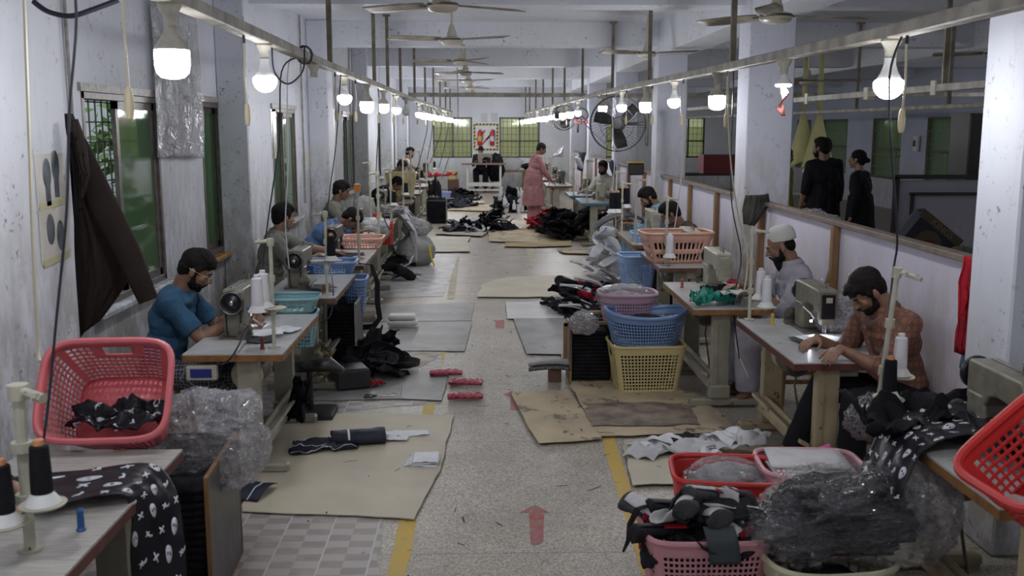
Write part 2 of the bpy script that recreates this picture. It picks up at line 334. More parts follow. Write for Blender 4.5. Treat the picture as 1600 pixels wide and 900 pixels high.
def glass_mat(name, tint, refl=.16, film=None, ff=.4):
    m = bpy.data.materials.new(name); m.use_nodes = True; N = m.node_tree.nodes; L = m.node_tree.links; N.remove(N['Principled BSDF'])
    t = N.new('ShaderNodeBsdfTransparent'); t.inputs[0].default_value = (*tint, 1); gl = N.new('ShaderNodeBsdfGlossy'); gl.inputs['Roughness'].default_value = .04; gl.inputs[0].default_value = (.9, .95, .9, 1)
    fr = N.new('ShaderNodeFresnel'); fr.inputs[0].default_value = 1.5; mr = N.new('ShaderNodeMapRange'); mr.inputs[3].default_value = refl; mr.inputs[4].default_value = 1; L.new(fr.outputs[0], mr.inputs[0])
    x = N.new('ShaderNodeMixShader'); src = t.outputs[0]
    if film:      # dusty green film on the pane: lets daylight through diffusely
        tl = N.new('ShaderNodeBsdfTranslucent'); tl.inputs[0].default_value = (*[min(1, v*2.4) for v in film], 1); df = N.new('ShaderNodeBsdfDiffuse'); df.inputs[0].default_value = (*film, 1); a_ = N.new('ShaderNodeMixShader'); L.new(tl.outputs[0], a_.inputs[1]); L.new(df.outputs[0], a_.inputs[2])
        y_ = N.new('ShaderNodeMixShader'); y_.inputs[0].default_value = ff; L.new(t.outputs[0], y_.inputs[1]); L.new(a_.outputs[0], y_.inputs[2]); src = y_.outputs[0]
    L.new(mr.outputs[0], x.inputs[0]); L.new(src, x.inputs[1]); L.new(gl.outputs[0], x.inputs[2]); L.new(x.outputs[0], N['Material Output'].inputs[0]); _m[name] = m; return m
GLASS = glass_mat('green_window_glass', (.36, .52, .36), .16, (.21, .33, .19), .62)
GLASSF = glass_mat('yellow_green_glass', (.80, .80, .58), .1, (.42, .43, .26), .45)
LENS = glass_mat('spectacle_glass', (.95, .95, .95), .05)
def motif_cloth(): return [BLKP, WHPR]
BLKP = mm('black_coated_fabric', (.012, .012, .016), .33, c2=(.02, .02, .026), scale=6)
WHPR = mm('white_print', (.62, .63, .70), .5)
SKIN = {}
def skin(n, c): return mat('skin_'+n, c, .5, c2=tuple(v*.82 for v in c), scale=14, bump=.08, bscale=90)
HAIR = mm('black_hair', (.006, .005, .005), .7, bump=.5, bscale=160, c2=(.012, .009, .008), scale=40, spec=.2)
LED = mat('led_globe', (.985, .985, 1.0), .4, emit=BULB)
# ------------------------------------------------------------------ the building
YF = 32.6; XL = -2.4; XR = 10.0; ZC = 3.42; ZB = 3.10
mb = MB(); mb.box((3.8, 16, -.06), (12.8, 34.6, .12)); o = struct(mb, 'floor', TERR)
mb = MB(); mb.box((3.8, 16, ZC+.06), (12.8, 34.6, .12)); struct(mb, 'ceiling', CEIL)
k = 1
for i in range(7):
    y = 4.9+4.68*i; mb = MB(); mb.box((3.8, y, (ZC+ZB)/2), (12.4, .42, ZC-ZB)); struct(mb, 'ceiling_beam', CEIL)
mb = MB(); mb.box((2.62, 16.2, 3.20), (.42, 32.8, .44)); struct(mb, 'ceiling_beam_long', CEIL)
mb = MB(); mb.box((7.0, 16.2, 3.24), (.35, 32.8, .36)); struct(mb, 'ceiling_beam_long', CEIL)
LW = [(6.09, 7.49), (8.61, 9.88)]+[(11.45+2.82*i, 12.85+2.82*i) for i in range(7)]; ZS, ZT = .87, 2.21
def wall_x(name, x, t, y0, y1, wins, zs, zt, m, side):
    mb = MB(); cx = x+side*t/2; ys = [y0]+[q for w in wins for q in w]+[y1]
    for i in range(0, len(ys), 2): mb.box((cx, (ys[i]+ys[i+1])/2, ZC/2), (t, ys[i+1]-ys[i], ZC))
    for a, b in wins: mb.box((cx, (a+b)/2, zs/2), (t, b-a, zs)); mb.box((cx, (a+b)/2, (zt+ZC)/2), (t, b-a, ZC-zt))
    return struct(mb, name, m)
wall_x('wall_left', XL, .2, -.5, YF+.3, LW, ZS, ZT, WALL2, -1)
RW = [(17.0, 18.6), (20.75, 22.5), (23.9, 25.7), (27.5, 29.6), (30.6, 32.0)]
wall_x('wall_right', XR, .25, -.5, YF+.3, RW, .72, 2.21, WALLR, 1)
FW = [(-1.67, -.40), (.48, 1.79), (3.3, 4.3), (6.1, 7.17)]
mb = MB(); xs = [XL-.2]+[q for w in FW for q in w]+[XR+.25]
for i in range(0, len(xs), 2): mb.box(((xs[i]+xs[i+1])/2, YF+.12, ZC/2), (xs[i+1]-xs[i], .24, ZC))
for a, b in FW: mb.box(((a+b)/2, YF+.12, .5), (b-a, .24, 1.0)); mb.box(((a+b)/2, YF+.12, (2.30+ZC)/2), (b-a, .24, ZC-2.30))
struct(mb, 'wall_far', wall_mat('far_wall_paint', (.72, .74, .80), (.5, .5, .48), amt=.62))
mb = MB(); mb.box((3.8, -.6, ZC/2), (12.8, .2, ZC)); struct(mb, 'wall_near', WALL)
for i, (a, b) in enumerate([(4.05, 5.05)]+[(9.15+4.68*k, 9.62+4.68*k) for k in range(5)]):      # pilasters on the left wall
    w = (.33 if i == 0 else .27); mb = MB(); mb.box((XL+w/2, (a+b)/2, ZC/2), (w, b-a, ZC), ch=.012); struct(mb, 'wall_pilaster', WALL2)
colm = [(4.36, 2.375), (9.16, 2.4), (14.0, 2.4), (18.5, 2.4), (23.2, 2.4), (27.9, 2.4)]
for i, (y, x) in enumerate(colm):
    mb = MB(); mb.box((x+.21, y+.2, ZC/2), (.42, .4, ZC), ch=.01); struct(mb, 'column', WALL if i == 0 else COLM)
for y in (23.5,): mb = MB(); mb.box((7.0, y+.2, ZC/2), (.4, .4, ZC), ch=.01); struct(mb, 'column', WALLR)
# conduit pipes on the left wall
for y, x in ((10.2, XL+.02), (5.9, XL+.02), (13.3, XL+.02), (18, XL+.02)):
    mb = MB(); mb.tube([(x, y, 1.0), (x, y, ZC)], .011, 8); mb.obj('trim_conduit', ALUL)['kind'] = 'structure'
# low partitions with wooden cap between the columns
def partition(y0, y1, posts, x=2.50):
    mb = MB(); mb.box((x+.02, (y0+y1)/2, .655), (.03, y1-y0, 1.31)); o = struct(mb, 'partition_wall', PART)
    q = MB(); q.box((x+.01, (y0+y1)/2, 1.325), (.085, y1-y0, .035), ch=.004); q.obj('cap_rail', WOODCAP, o)
    for (p, br) in posts:
        q = MB(); q.box((x-.022, p, .66), (.045, .07, 1.29), ch=.003); q.obj('post', WOOD, o)
        if br: q = MB(); q.box((x-.03, p+.14, .80), (.03, .04, .48), rot=Euler((R_(35), 0, 0))); q.obj('brace', WOOD, o)
    return o
partition(4.75, 9.15, [(6.95, True), (8.85, False)])
partition(9.57, 14.0, [(10.6, False), (12.0, False), (13.3, False)])
partition(14.41, 18.5, [(15.5, False), (17.2, True)])
partition(18.91, 23.2, [(20.5, False), (22.3, False)])
partition(23.61, 27.9, [(25.5, False)])
# windows
def window_left(n, a, b, openpane=False):
    fr = MB(); x = XL-.05; t = .045; zc = (ZS+ZT)/2
    for (y0, y1, z0, z1) in ((a, b, ZT-t, ZT), (a, b, ZS, ZS+t), (a, a+t, ZS, ZT), (b-t, b, ZS, ZT)): fr.box((x, (y0+y1)/2, (z0+z1)/2), (.11, y1-y0, z1-z0), ch=.004)
    root = fr.obj('window_%d' % n, ALU, smooth=False); root['kind'] = 'structure'
    mid = a+(b-a)*(.44 if openpane else .5)
    sashes = [(mid-.03, b-t)] if openpane else [(a+t, mid+.03), (mid-.03, b-t)]
    for j, (p, q) in enumerate(sashes):
        s = MB(); xx = x+(.022 if j or openpane else -.022); w = .05
        for (y0, y1, z0, z1) in ((p, q, ZT-t-w, ZT-t), (p, q, ZS+t, ZS+t+w), (p, p+w, ZS+t, ZT-t), (q-w, q, ZS+t, ZT-t)): s.box((xx, (y0+y1)/2, (z0+z1)/2), (.03, y1-y0, z1-z0))
        so = s.obj('sash', ALU, root, smooth=False); gp = MB(); gp.box((xx, (p+q)/2, zc), (.005, q-p-2*w, ZT-ZS-2*t-2*w)); gp.obj('glass_pane', GLASS, so, smooth=False)
    gr = MB(); gx = XL-.16
    for yy in np.arange(a+.08, b, .11): gr.cyl((gx, yy, ZS), (gx, yy, ZT), .006, n=6)
    for zz in np.arange(ZS+.12, ZT, .13): gr.cyl((gx, a, zz), (gx, b, zz), .005, n=6)
    gr.obj('grille', IRON, root)
    tr = MB(); tr.box((XL+.006, (a+b)/2, ZT+.025), (.03, b-a+.08, .05)); tr.obj('lintel_strip', ALUL, root, smooth=False)
    sl = MB(); sl.box((XL+.0, (a+b)/2, ZS-.02), (.16, b-a+.1, .045), ch=.01); sl.obj('sill', mat('amber_glazed_sill', (.42, .24, .06), .25, c2=(.30, .17, .06), scale=6) if n == 2 else WALL2, root)
for i, (a, b) in enumerate(LW): window_left(i+1, a, b, i == 0)
def window_far(n, a, b):
    fr = MB(); t = .05; y = YF+.06; z0, z1 = 1.0, 2.30
    for (p, q, u, v) in ((a, b, z1-t, z1), (a, b, z0, z0+t), (a, a+t, z0, z1), (b-t, b, z0, z1), ((a+b)/2-t/2, (a+b)/2+t/2, z0, z1), (a, b, 1.52, 1.56)): fr.box(((p+q)/2, y, (u+v)/2), (q-p, .08, v-u))
    root = fr.obj('window_%d' % n, mat('olive_frame', (.10, .10, .075), .5), smooth=False); root['kind'] = 'structure'
    gp = MB(); gp.box(((a+b)/2, y+.02, 1.65), (b-a-.06, .006, 1.24)); gp.obj('glass_pane', GLASSF, root, smooth=False)
    gr = MB()
    for xx in np.arange(a+.12, b, .14): gr.cyl((xx, y-.05, z0), (xx, y-.05, z1), .006, n=6)
    for zz in np.arange(z0+.16, z1, .2): gr.cyl((a, y-.05, zz), (b, y-.05, zz), .006, n=6)
    gr.obj('grille', IRON, root)
for i, (a, b) in enumerate(FW): window_far(10+i, a, b)
def window_right(n, a, b):
    fr = MB(); x = XR+.05; t = .05; z0, z1 = .72, 2.21
    for (p, q, u, v) in ((a, b, z1-t, z1), (a, b, z0, z0+t), (a, a+t, z0, z1), (b-t, b, z0, z1), (a, b, 1.42, 1.47)): fr.box((x, (p+q)/2, (u+v)/2), (.1, q-p, v-u))
    root = fr.obj('window_%d' % n, ALU, smooth=False); root['kind'] = 'structure'
    gp = MB(); gp.box((x+.04, (a+b)/2, 1.46), (.006, b-a-.06, 1.4)); gp.obj('glass_pane', GLASS, root, smooth=False)
    gr = MB()
    for yy in np.arange(a+.1, b, .10): gr.cyl((x-.07, yy, z0), (x-.07, yy, z1), .008, n=6)
    for zz in (1.0, 1.3, 1.62, 1.9): gr.cyl((x-.07, a, zz), (x-.07, b, zz), .009, n=6)
    gr.obj('grille', mat('rusty_grille', (.22, .19, .15), .6), root)
for i, (a, b) in enumerate(RW): window_right(20+i, a, b)
# outdoors seen through the glass: yard ground, boundary walls, planting
LEAF = mat('leaf_green', (.06, .13, .03), .7, c2=(.14, .22, .06), scale=5, detail=8)
YARD = mat('yard_wall_paint', (.58, .57, .42), .8, c2=(.48, .48, .33), scale=3)
mb = MB(); mb.box((-5.5, 16, -.1), (6.0, 50, .1)); struct(mb, 'ground_yard_left', mat('yard_soil', (.16, .17, .10), .9, c2=(.08, .13, .04), scale=2))
mb = MB(); mb.box((-7.6, 16, 2.4), (.2, 50, 4.8)); struct(mb, 'wall_yard_left', mat('pale_boundary_wall', (.66, .66, .62), .8, c2=(.5, .5, .46), scale=2))
mb = MB(); mb.box((4, YF+6.5, 1.0), (22, .2, 2.0)); struct(mb, 'wall_yard_far', YARD)
mb = MB(); mb.box((4, YF+3.6, -.1), (22, 6.6, .1)); struct(mb, 'ground_yard_far', mat('yard_soil', (.1, .1, .1)))
mb = MB(); mb.box((XR+4.2, 18, 1.2), (.2, 44, 2.4)); struct(mb, 'wall_yard_right', YARD)
mb = MB(); mb.box((XR+2.3, 18, -.1), (4, 44, .1)); struct(mb, 'ground_yard_right', mat('yard_soil', (.1, .1, .1)))
def bush(x, y, h, r, label, sd):
    q = random.Random(sd); lf = MB(); root = empty('garden_bush', (x, y, -.05), 0, label, 'bush', 'bushes in the yard behind the green windows')
    for i in range(420):
        a = q.uniform(0, 2*PI); e = q.uniform(0, PI); rr = q.uniform(.75, 1.0)*(.8+.35*fb(a*1.3, e*2, sd)); c = Vector((r*rr*math.sin(e)*math.cos(a), r*rr*math.sin(e)*math.sin(a), h*.55+h*.45*rr*math.cos(e)))
        d = Vector((q.gauss(0, 1), q.gauss(0, 1), q.gauss(0, 1))).normalized(); u = d.orthogonal().normalized()*.055; d *= .13
        lf.raw([c-d, c+u, c+d, c-u], [(0, 1, 2, 3)])
    lf.obj('leaves', LEAF, root, smooth=False)
    tr = MB(); tr.tube([(0, 0, 0), (.04, 0, h*.4), (0, .05, h*.7)], [.05, .04, .02], 7); tr.obj('stem', WOOD, root)
for i, (x, y, h, r) in enumerate([(-5.2, 8.6, 2.6, 1.0), (-5.4, 11.2, 3.0, 1.1), (-4.9, 13.9, 2.5, .95), (-5.2, 16.6, 3.0, 1.1), (-5.0, 20.0, 2.8, 1.0), (-6.0, 24.5, 3.2, 1.2), (-3.6, 7.2, 1.4, .55)]):
    bush(x, y, h, r, 'green leafy bush in the yard behind left wall window glass', i)
# ------------------------------------------------------------------ light rails, lamps, switches, fans
def rail(name, pts, w, h, label, mats=RAILM, rods=(), plugs=True):
    root = MB(); vs = []
    for a, b in zip(pts[:-1], pts[1:]):
        a = Vector(a); b = Vector(b); d = (b-a); L = d.length; c = (a+b)/2+Vector((0, 0, h/2))
        root.box(c, (w, L+.01, h), rot=Euler((math.asin(d.z/L), 0, -math.atan2(d.x, d.y))), ch=.006)
    o = root.obj(name, mats, smooth=False); tag(o, label, 'light rail')
    for (x, y, z, r) in rods:
        q = MB(); q.box((x, y, (z+ZC)/2), (r*2, r*1.6, ZC-z)); q.box((x, y, ZC-.012), (.09, .09, .02)); q.obj('hanger_rod', RODM, o, smooth=False)
    return o
def lin(pts, y):
    for a, b in zip(pts[:-1], pts[1:]):
        if y <= b[1]: t = (y-a[1])/(b[1]-a[1]); return Vector((a[0]+(b[0]-a[0])*t, y, a[2]+(b[2]-a[2])*t))
    return Vector(pts[-1])
LR = [(-1.25, .4, 2.52), (-1.25, 2.7, 2.50), (-1.25, 4.1, 2.48), (-1.25, 7.5, 2.45), (-1.25, 17, 2.44), (-1.02, 31.2, 2.42)]
RRr = [(1.87, .4, 2.40), (1.87, 2.9, 2.41), (1.86, 4.6, 2.395), (1.85, 8.0, 2.42), (1.76, 15, 2.47), (1.26, 31.2, 2.38)]
def rods_on(P, ys, r=.02): return [(lin(P, y).x, y, lin(P, y).z+.05, r) for y in ys]
rail('light_rail', LR, .075, .06, 'dusty metal light rail running above the left row of sewing tables', rods=rods_on(LR, [8.3, 11.6, 13.2, 15.2, 18.0, 20.5, 23, 25.5, 28, 30.5]))
rail('light_rail', RRr, .075, .06, 'dusty metal light rail running above the right row of sewing tables', rods=rods_on(RRr, [7.55, 11.1, 14.0, 17.4, 20.2, 22.6, 25, 27.2, 29.4, 31]))
rail('cross_rail', [(-1.26, 16.9, 2.49), (1.72, 17.35, 2.50)], .06, .07, 'horizontal cross rail joining the two light rails across the aisle')
rail('cross_rail', [(1.9, 17.0, 2.48), (9.8, 16.6, 2.50)], .06, .07, 'cross rail continuing into the right hand room behind the columns')
SR1 = [(4.2, 9.0, 2.36), (4.2, 30, 2.36)]; SR2 = [(6.3, 9.0, 2.27), (6.3, 30, 2.27)]
rail('ceiling_rail', [(3.3, 5.6, 2.25), (3.3, 20, 2.25)], .06, .055, 'upper pale rail in the dim right hand room', rods=[(3.3, 7.2, 2.30, .018), (3.3, 12, 2.30, .018)])
rail('ceiling_rail', [(5.2, 9.0, 2.20), (5.2, 26, 2.20)], .06, .05, 'lower grey rail in the dim right hand room', rods=[(5.2, 11.2, 2.25, .02), (5.2, 14, 2.25, .02), (5.2, 18, 2.25, .02)])
for i, y in enumerate([6.0, 7.3, 8.6, 10.2, 12, 14]):
    t = MB(); t.box((0, 0, -.01), (.075, .09, .11), ch=.006); t.obj('rail_clip_box', PVC, loc=(3.3, y, 2.29)); tag(COL.objects[-1], 'cream junction box on the upper rail of the right room, %s from the camera' % ordn(i), 'junction box', 'junction boxes on the right room rail')

def bulb_proto(kind, lit=True):
    root = empty('led_bulb')
    h = MB(); h.lathe([(.045, 0), (.047, -.012), (.036, -.03), (.026, -.05), (.025, -.085), (.028, -.088)], n=20); h.obj('holder', HOLD, root)
    b = MB()
    if kind == 'round':
        b.lathe([(.024, -.085), (.027, -.12), (.040, -.155), (.052, -.175), (.055, -.185)], n=24); b.obj('heat_sink', WHP, root)
        gpr = [(.056, -.183)]+[(.068*math.cos(a), -.205-.068*math.sin(a)) for a in np.linspace(-.15, PI/2-.02, 11)]
    elif kind == 'capsule':
        b.lathe([(.024, -.085), (.028, -.11), (.052, -.145), (.064, -.165), (.067, -.18)], n=24); b.obj('heat_sink', HOLD, root)
        gpr = [(.067, -.18), (.069, -.20), (.068, -.24), (.062, -.268), (.045, -.285), (.02, -.292), (.001, -.293)]
    else:
        b.lathe([(.024, -.085), (.027, -.11), (.045, -.13), (.050, -.15)], n=24); b.obj('heat_sink', WHP, root)
        gpr = [(.048, -.15), (.050, -.158), (.040, -.165), (.001, -.168)]
    gl = MB(); gl.lathe(gpr, n=24); gl.obj('globe', LED if lit else mat('unlit_globe', (.6, .6, .6), .3), root); return root
PB = {k: bulb_proto(k) for k in ('round', 'capsule', 'flat')}
PB['off'] = bulb_proto('round', False)
used = set()
def put_bulb(kind, P, y, label, group, sc=1, first=True):
    p = lin(P, y); p.z += .002
    if kind not in used: used.add(kind); o = PB[kind]; o.location = p; o.rotation_euler.z = y; tag(o, label, 'light bulb', group)
    else: o = copy_tree(PB[kind], p, y, label, group)
    o.scale = (sc,)*3; return o
def switch_proto():
    root = empty('pull_switch'); c = MB(); c.tube([(0, 0, .0), (.004, 0, -.06), (-.006, .003, -.18), (.004, 0, -.31)], .0055, 8); c.obj('cord', mat('cream_cord', (.55, .50, .38), .5), root)
    c = MB(); c.tube([(0, 0, .004), (.002, 0, -.035)], .0075, 8); c.obj('black_sleeve', BLACK, root)
    c = MB(); c.lathe([(.004, -.30), (.012, -.31), (.016, -.34), (.016, -.375), (.011, -.40), (.003, -.405)], c=(.004, 0, 0), n=14); c.obj('switch_body', mat('cream_switch', (.62, .54, .36), .5), root); return root
SWP = switch_proto(); sw_used = False
def put_switch(P, y, label, dx=0.0, sc=1):
    global sw_used
    p = lin(P, y); p.x += dx
    if not sw_used: sw_used = True; o = SWP; o.location = p; tag(o, label, 'pull switch', 'pull switches hanging from the light rails')
    else: o = copy_tree(SWP, p, 0, label, 'pull switches hanging from the light rails')
    o.scale = (1, 1, sc); o.rotation_euler.z = y*2.3
lb = [(4.12, 'capsule', 1), (5.83, 'round', 1), (9.1, 'round', .95), (10.8, 'capsule', 1.05), (12.6, 'capsule', .95), (14.4, 'round', 1), (18.9, 'round', 1), (20.0, 'capsule', 1), (21.1, 'capsule', 1), (22.2, 'capsule', 1), (23.3, 'round', 1), (24.4, 'capsule', 1), (25.6, 'capsule', 1), (26.8, 'round', 1), (28.0, 'round', 1), (29.3, 'capsule', 1), (30.7, 'capsule', 1)]
for i, (y, k, s) in enumerate(lb):
    put_bulb(k, LR, y, 'lit white LED bulb under the left light rail, %s lit one from the camera' % ordn(i), 'lit bulbs on the left rail', s)
for y in (2.3, .6):  # unseen bulbs added on both rails, to lift the light around the camera
    put_bulb('capsule', LR, y, 'added unseen fill bulb on the left rail, overhead out of frame', 'added unseen bulbs out of frame'); put_bulb('round', RRr, y+.2, 'added unseen fill bulb on the right rail, overhead out of frame', 'added unseen bulbs out of frame')
P3 = [(8.6, 7, 2.5), (8.6, 17, 2.5)]  # rail and bulbs added out of sight, to brighten the right hand room
rail('ceiling_rail', P3, .06, .05, 'added rail carrying the unseen fill bulbs of the right hand room', rods=[(8.6, 9, 2.5, .015), (8.6, 15, 2.5, .015)])
for y in (8, 10.5, 13, 15.8): put_bulb('round', P3, y, 'added unseen bulb brightening the right hand room', 'added unseen bulbs of the right room')
put_bulb('off', LR, 16.2, 'unlit bulb under the left light rail just before the cross rail', None)
rb = [(4.62, 'round', 1), (6.25, 'flat', 1), (8.0, 'capsule', 1), (9.7, 'round', .95), (11.3, 'capsule', 1), (13.1, 'round', 1), (15.0, 'capsule', .95), (18.0, 'round', 1), (19.2, 'capsule', 1), (20.5, 'capsule', 1), (21.7, 'capsule', 1), (22.9, 'round', 1), (24.2, 'capsule', 1), (25.4, 'capsule', 1), (26.6, 'round', 1), (27.8, 'capsule', 1), (29.1, 'capsule', 1), (30.6, 'capsule', 1)]
for i, (y, k, s) in enumerate(rb):
    put_bulb(k, RRr, y, ('small flat LED lamp with pink ribbon below it under the right light rail' if k == 'flat' else 'lit white LED bulb under the right light rail, %s from the camera' % ordn(i)), 'lit bulbs on the right rail', s)
m = MB(); p = lin(LR, 7.5); m.lathe([(.045, 0), (.047, -.012), (.036, -.03), (.026, -.05), (.030, -.085), (.028, -.09)], n=20); m.obj('empty_bulb_holder', HOLD, loc=p); tag(COL.objects[-1], 'empty bulb holder under left rail between second and third lit bulbs', 'bulb holder')
for i, y in enumerate([3.6, 5.35, 8.55, 9.9, 12.0, 13.9, 15.6, 18.5, 20.6, 23]): put_switch(LR, y, 'cream pull switch hanging from the left light rail, %s from the camera' % ordn(i), .0, 1.15 if i < 2 else 1)
for i, y in enumerate([4.45, 7.7, 9.3, 10.9, 12.7, 14.6, 17.5, 19.8, 21, 22.4, 24]): put_switch(RRr, y, 'cream pull switch hanging from the right light rail, %s from the camera' % ordn(i), .0, 1.05)
m = MB(); m.surf(lambda u, v: Vector(((u-.5)*.03*(1+math.sin(v*9)*.4)+.012*math.sin(v*7), .015*math.sin(v*11+u*3), -.17-v*.17)), 4, 14); m.obj('pink_ribbon', mat('pink_plastic_ribbon', (.7, .25, .22), .4), loc=lin(RRr, 6.25), solid=.002); tag(COL.objects[-1], 'pink plastic ribbon dangling below flat lamp on right rail', 'ribbon')

def fan_proto():
    root = empty('ceiling_fan')      # origin at motor centre
    m = MB(); m.lathe([(.001, -.055), (.05, -.052), (.10, -.040), (.118, -.02), (.12, 0), (.11, .022), (.06, .035), (.045, .045)], n=28); m.obj('motor_housing', mat('cream_fan_enamel', (.50, .47, .38), .35), root)
    m = MB(); m.lathe([(.121, -.003), (.1225, .0), (.1225, .010), (.119, .014)], n=28, cap=False); m.obj('dark_band', MDK, root)
    m = MB(); m.lathe([(.052, .035), (.050, .07), (.036, .11), (.028, .15), (.02, .16)], n=20); m.obj('canopy_cup', mat('cream_fan_enamel', (.5, .47, .38)), root)
    m = MB(); m.cyl((0, 0, .14), (0, 0, .50), .013, n=10); m.obj('down_rod', mat('cream_fan_enamel', (.5, .47, .38)), root)
    for k in range(3):
        m = MB(); a = 2*PI*k/3
        def S(u, v, a=a):
            r = .14+u*.56; w = .062+.022*math.sin(u*PI*.9); x = (v-.5)*2*w; z = x*.22-.004*u; return Vector((r*math.cos(a)-x*math.sin(a), r*math.sin(a)+x*math.cos(a), z+.008))
        m.surf(S, 8, 4); bl = m.obj('fan_blade', mat('dusty_fan_blade', (.42, .38, .30), .5, c2=(.22, .19, .14), scale=6), root, solid=.005)
        m = MB(); m.box((.15*math.cos(a), .15*math.sin(a), .004), (.10, .03, .006), rot=Euler((0, 0, a))); m.obj('blade_bracket', DST, bl)
    return root
FP = fan_proto(); first = True
fans = [(-.31, 7.75, 2.90, 30, 'nearest'), (-.34, 10.8, 2.90, 85, 'second nearest'), (-.33, 14.7, 2.93, 60, 'third nearest'), (-.33, 17.8, 2.93, 20, 'fourth nearest'), (-.33, 20.8, 2.93, 75, 'fifth nearest'), (-.33, 24.5, 2.93, 50, 'sixth nearest'), (-.33, 28.5, 2.93, 10, 'farthest')]
for (x, y, z, a, w) in fans:
    l = 'cream ceiling fan above the central aisle, %s to the camera' % w
    if first: first = False; FP.location = (x, y, z); FP.rotation_euler.z = R_(a); tag(FP, l, 'ceiling fan', 'ceiling fans')
    else: copy_tree(FP, (x, y, z), R_(a), l, 'ceiling fans')
copy_tree(FP, (2.15, 7.5, 2.80), R_(8), 'large ceiling fan in front of the nearest full column on the right', 'ceiling fans')
copy_tree(FP, (2.1, 13.1, 2.93), R_(85), 'ceiling fan over the right row between the second and third columns', 'ceiling fans')
copy_tree(FP, (6.1, 12.0, 2.86), R_(40), 'dark ceiling fan in the right hand room near the right pillar', 'ceiling fans')
copy_tree(FP, (4.5, 14.0, 2.62), R_(100), 'low ceiling fan in the right hand room behind pink ribbon', 'ceiling fans')

def cage_fan(loc, r, rz, label, stand=None):
    root = empty('wall_fan', loc, rz, label, 'fan')      # faces local -Y
    c = MB(); 
    for rr, y in ((r, -.05), (r, .05), (r*.62, -.10), (r*.3, -.12)): c.tube([(rr*math.cos(a), y, rr*math.sin(a)) for a in np.linspace(0, 2*PI, 36, endpoint=False)], .006 if rr == r else .003, 6, closed=True)
    for k in range(26):
        a = 2*PI*k/26; c.tube([(.06*math.cos(a), -.13, .06*math.sin(a)), (r*.4*math.cos(a+.15), -.118, r*.4*math.sin(a+.15)), (r*.75*math.cos(a+.28), -.085, r*.75*math.sin(a+.28)), (r*math.cos(a+.35), -.05, r*math.sin(a+.35))], .0022, 5)
        c.tube([(.05*math.cos(a), .13, .05*math.sin(a)), (r*.6*math.cos(a+.1), .11, r*.6*math.sin(a+.1)), (r*math.cos(a+.2), .05, r*math.sin(a+.2))], .0022, 5)
    c.obj('wire_cage', BLACK, root)
    m = MB(); m.lathe([(.07, -.135), (.075, -.12), (.075, -.105), (.03, -.10)], n=20, axis='y'); m.obj('hub_badge', BLACK, root)
    m = MB(); m.lathe([(.085, .02), (.10, .05), (.10, .20), (.06, .24), (.02, .25)], n=20, axis='y'); m.obj('motor', MDK, root)
    for k in range(3):
        m = MB(); a = 2*PI*k/3+.5
        def S(u, v, a=a): rr = .05+u*(r-.09); w = (.04+.055*math.sin(min(1, u*1.1)*PI*.72)); t = (v-.5)*2; an = a+t*w/max(rr, .09)*.9+u*.25; return Vector((rr*math.cos(an), t*.04, rr*math.sin(an)))
        m.surf(S, 10, 6); m.obj('fan_blade', BLACK, root, solid=.004)
    m = MB(); m.box((r+.02, .10, -.05), (.04, .05, .5), ch=.008); m.box((r*.5, .20, 0), (r+.04, .03, .04), ch=.008); m.box((.0, .27, .0), (.10, .08, .12), ch=.01); m.obj('bracket', MDK, root); return root
cage_fan((1.80, 13.6, 2.04), .37, R_(-12), 'big black caged wall fan mounted at the second full column')
cage_fan((1.63, 20.7, 2.18), .25, R_(-20), 'smaller black caged wall fan further along the right row')
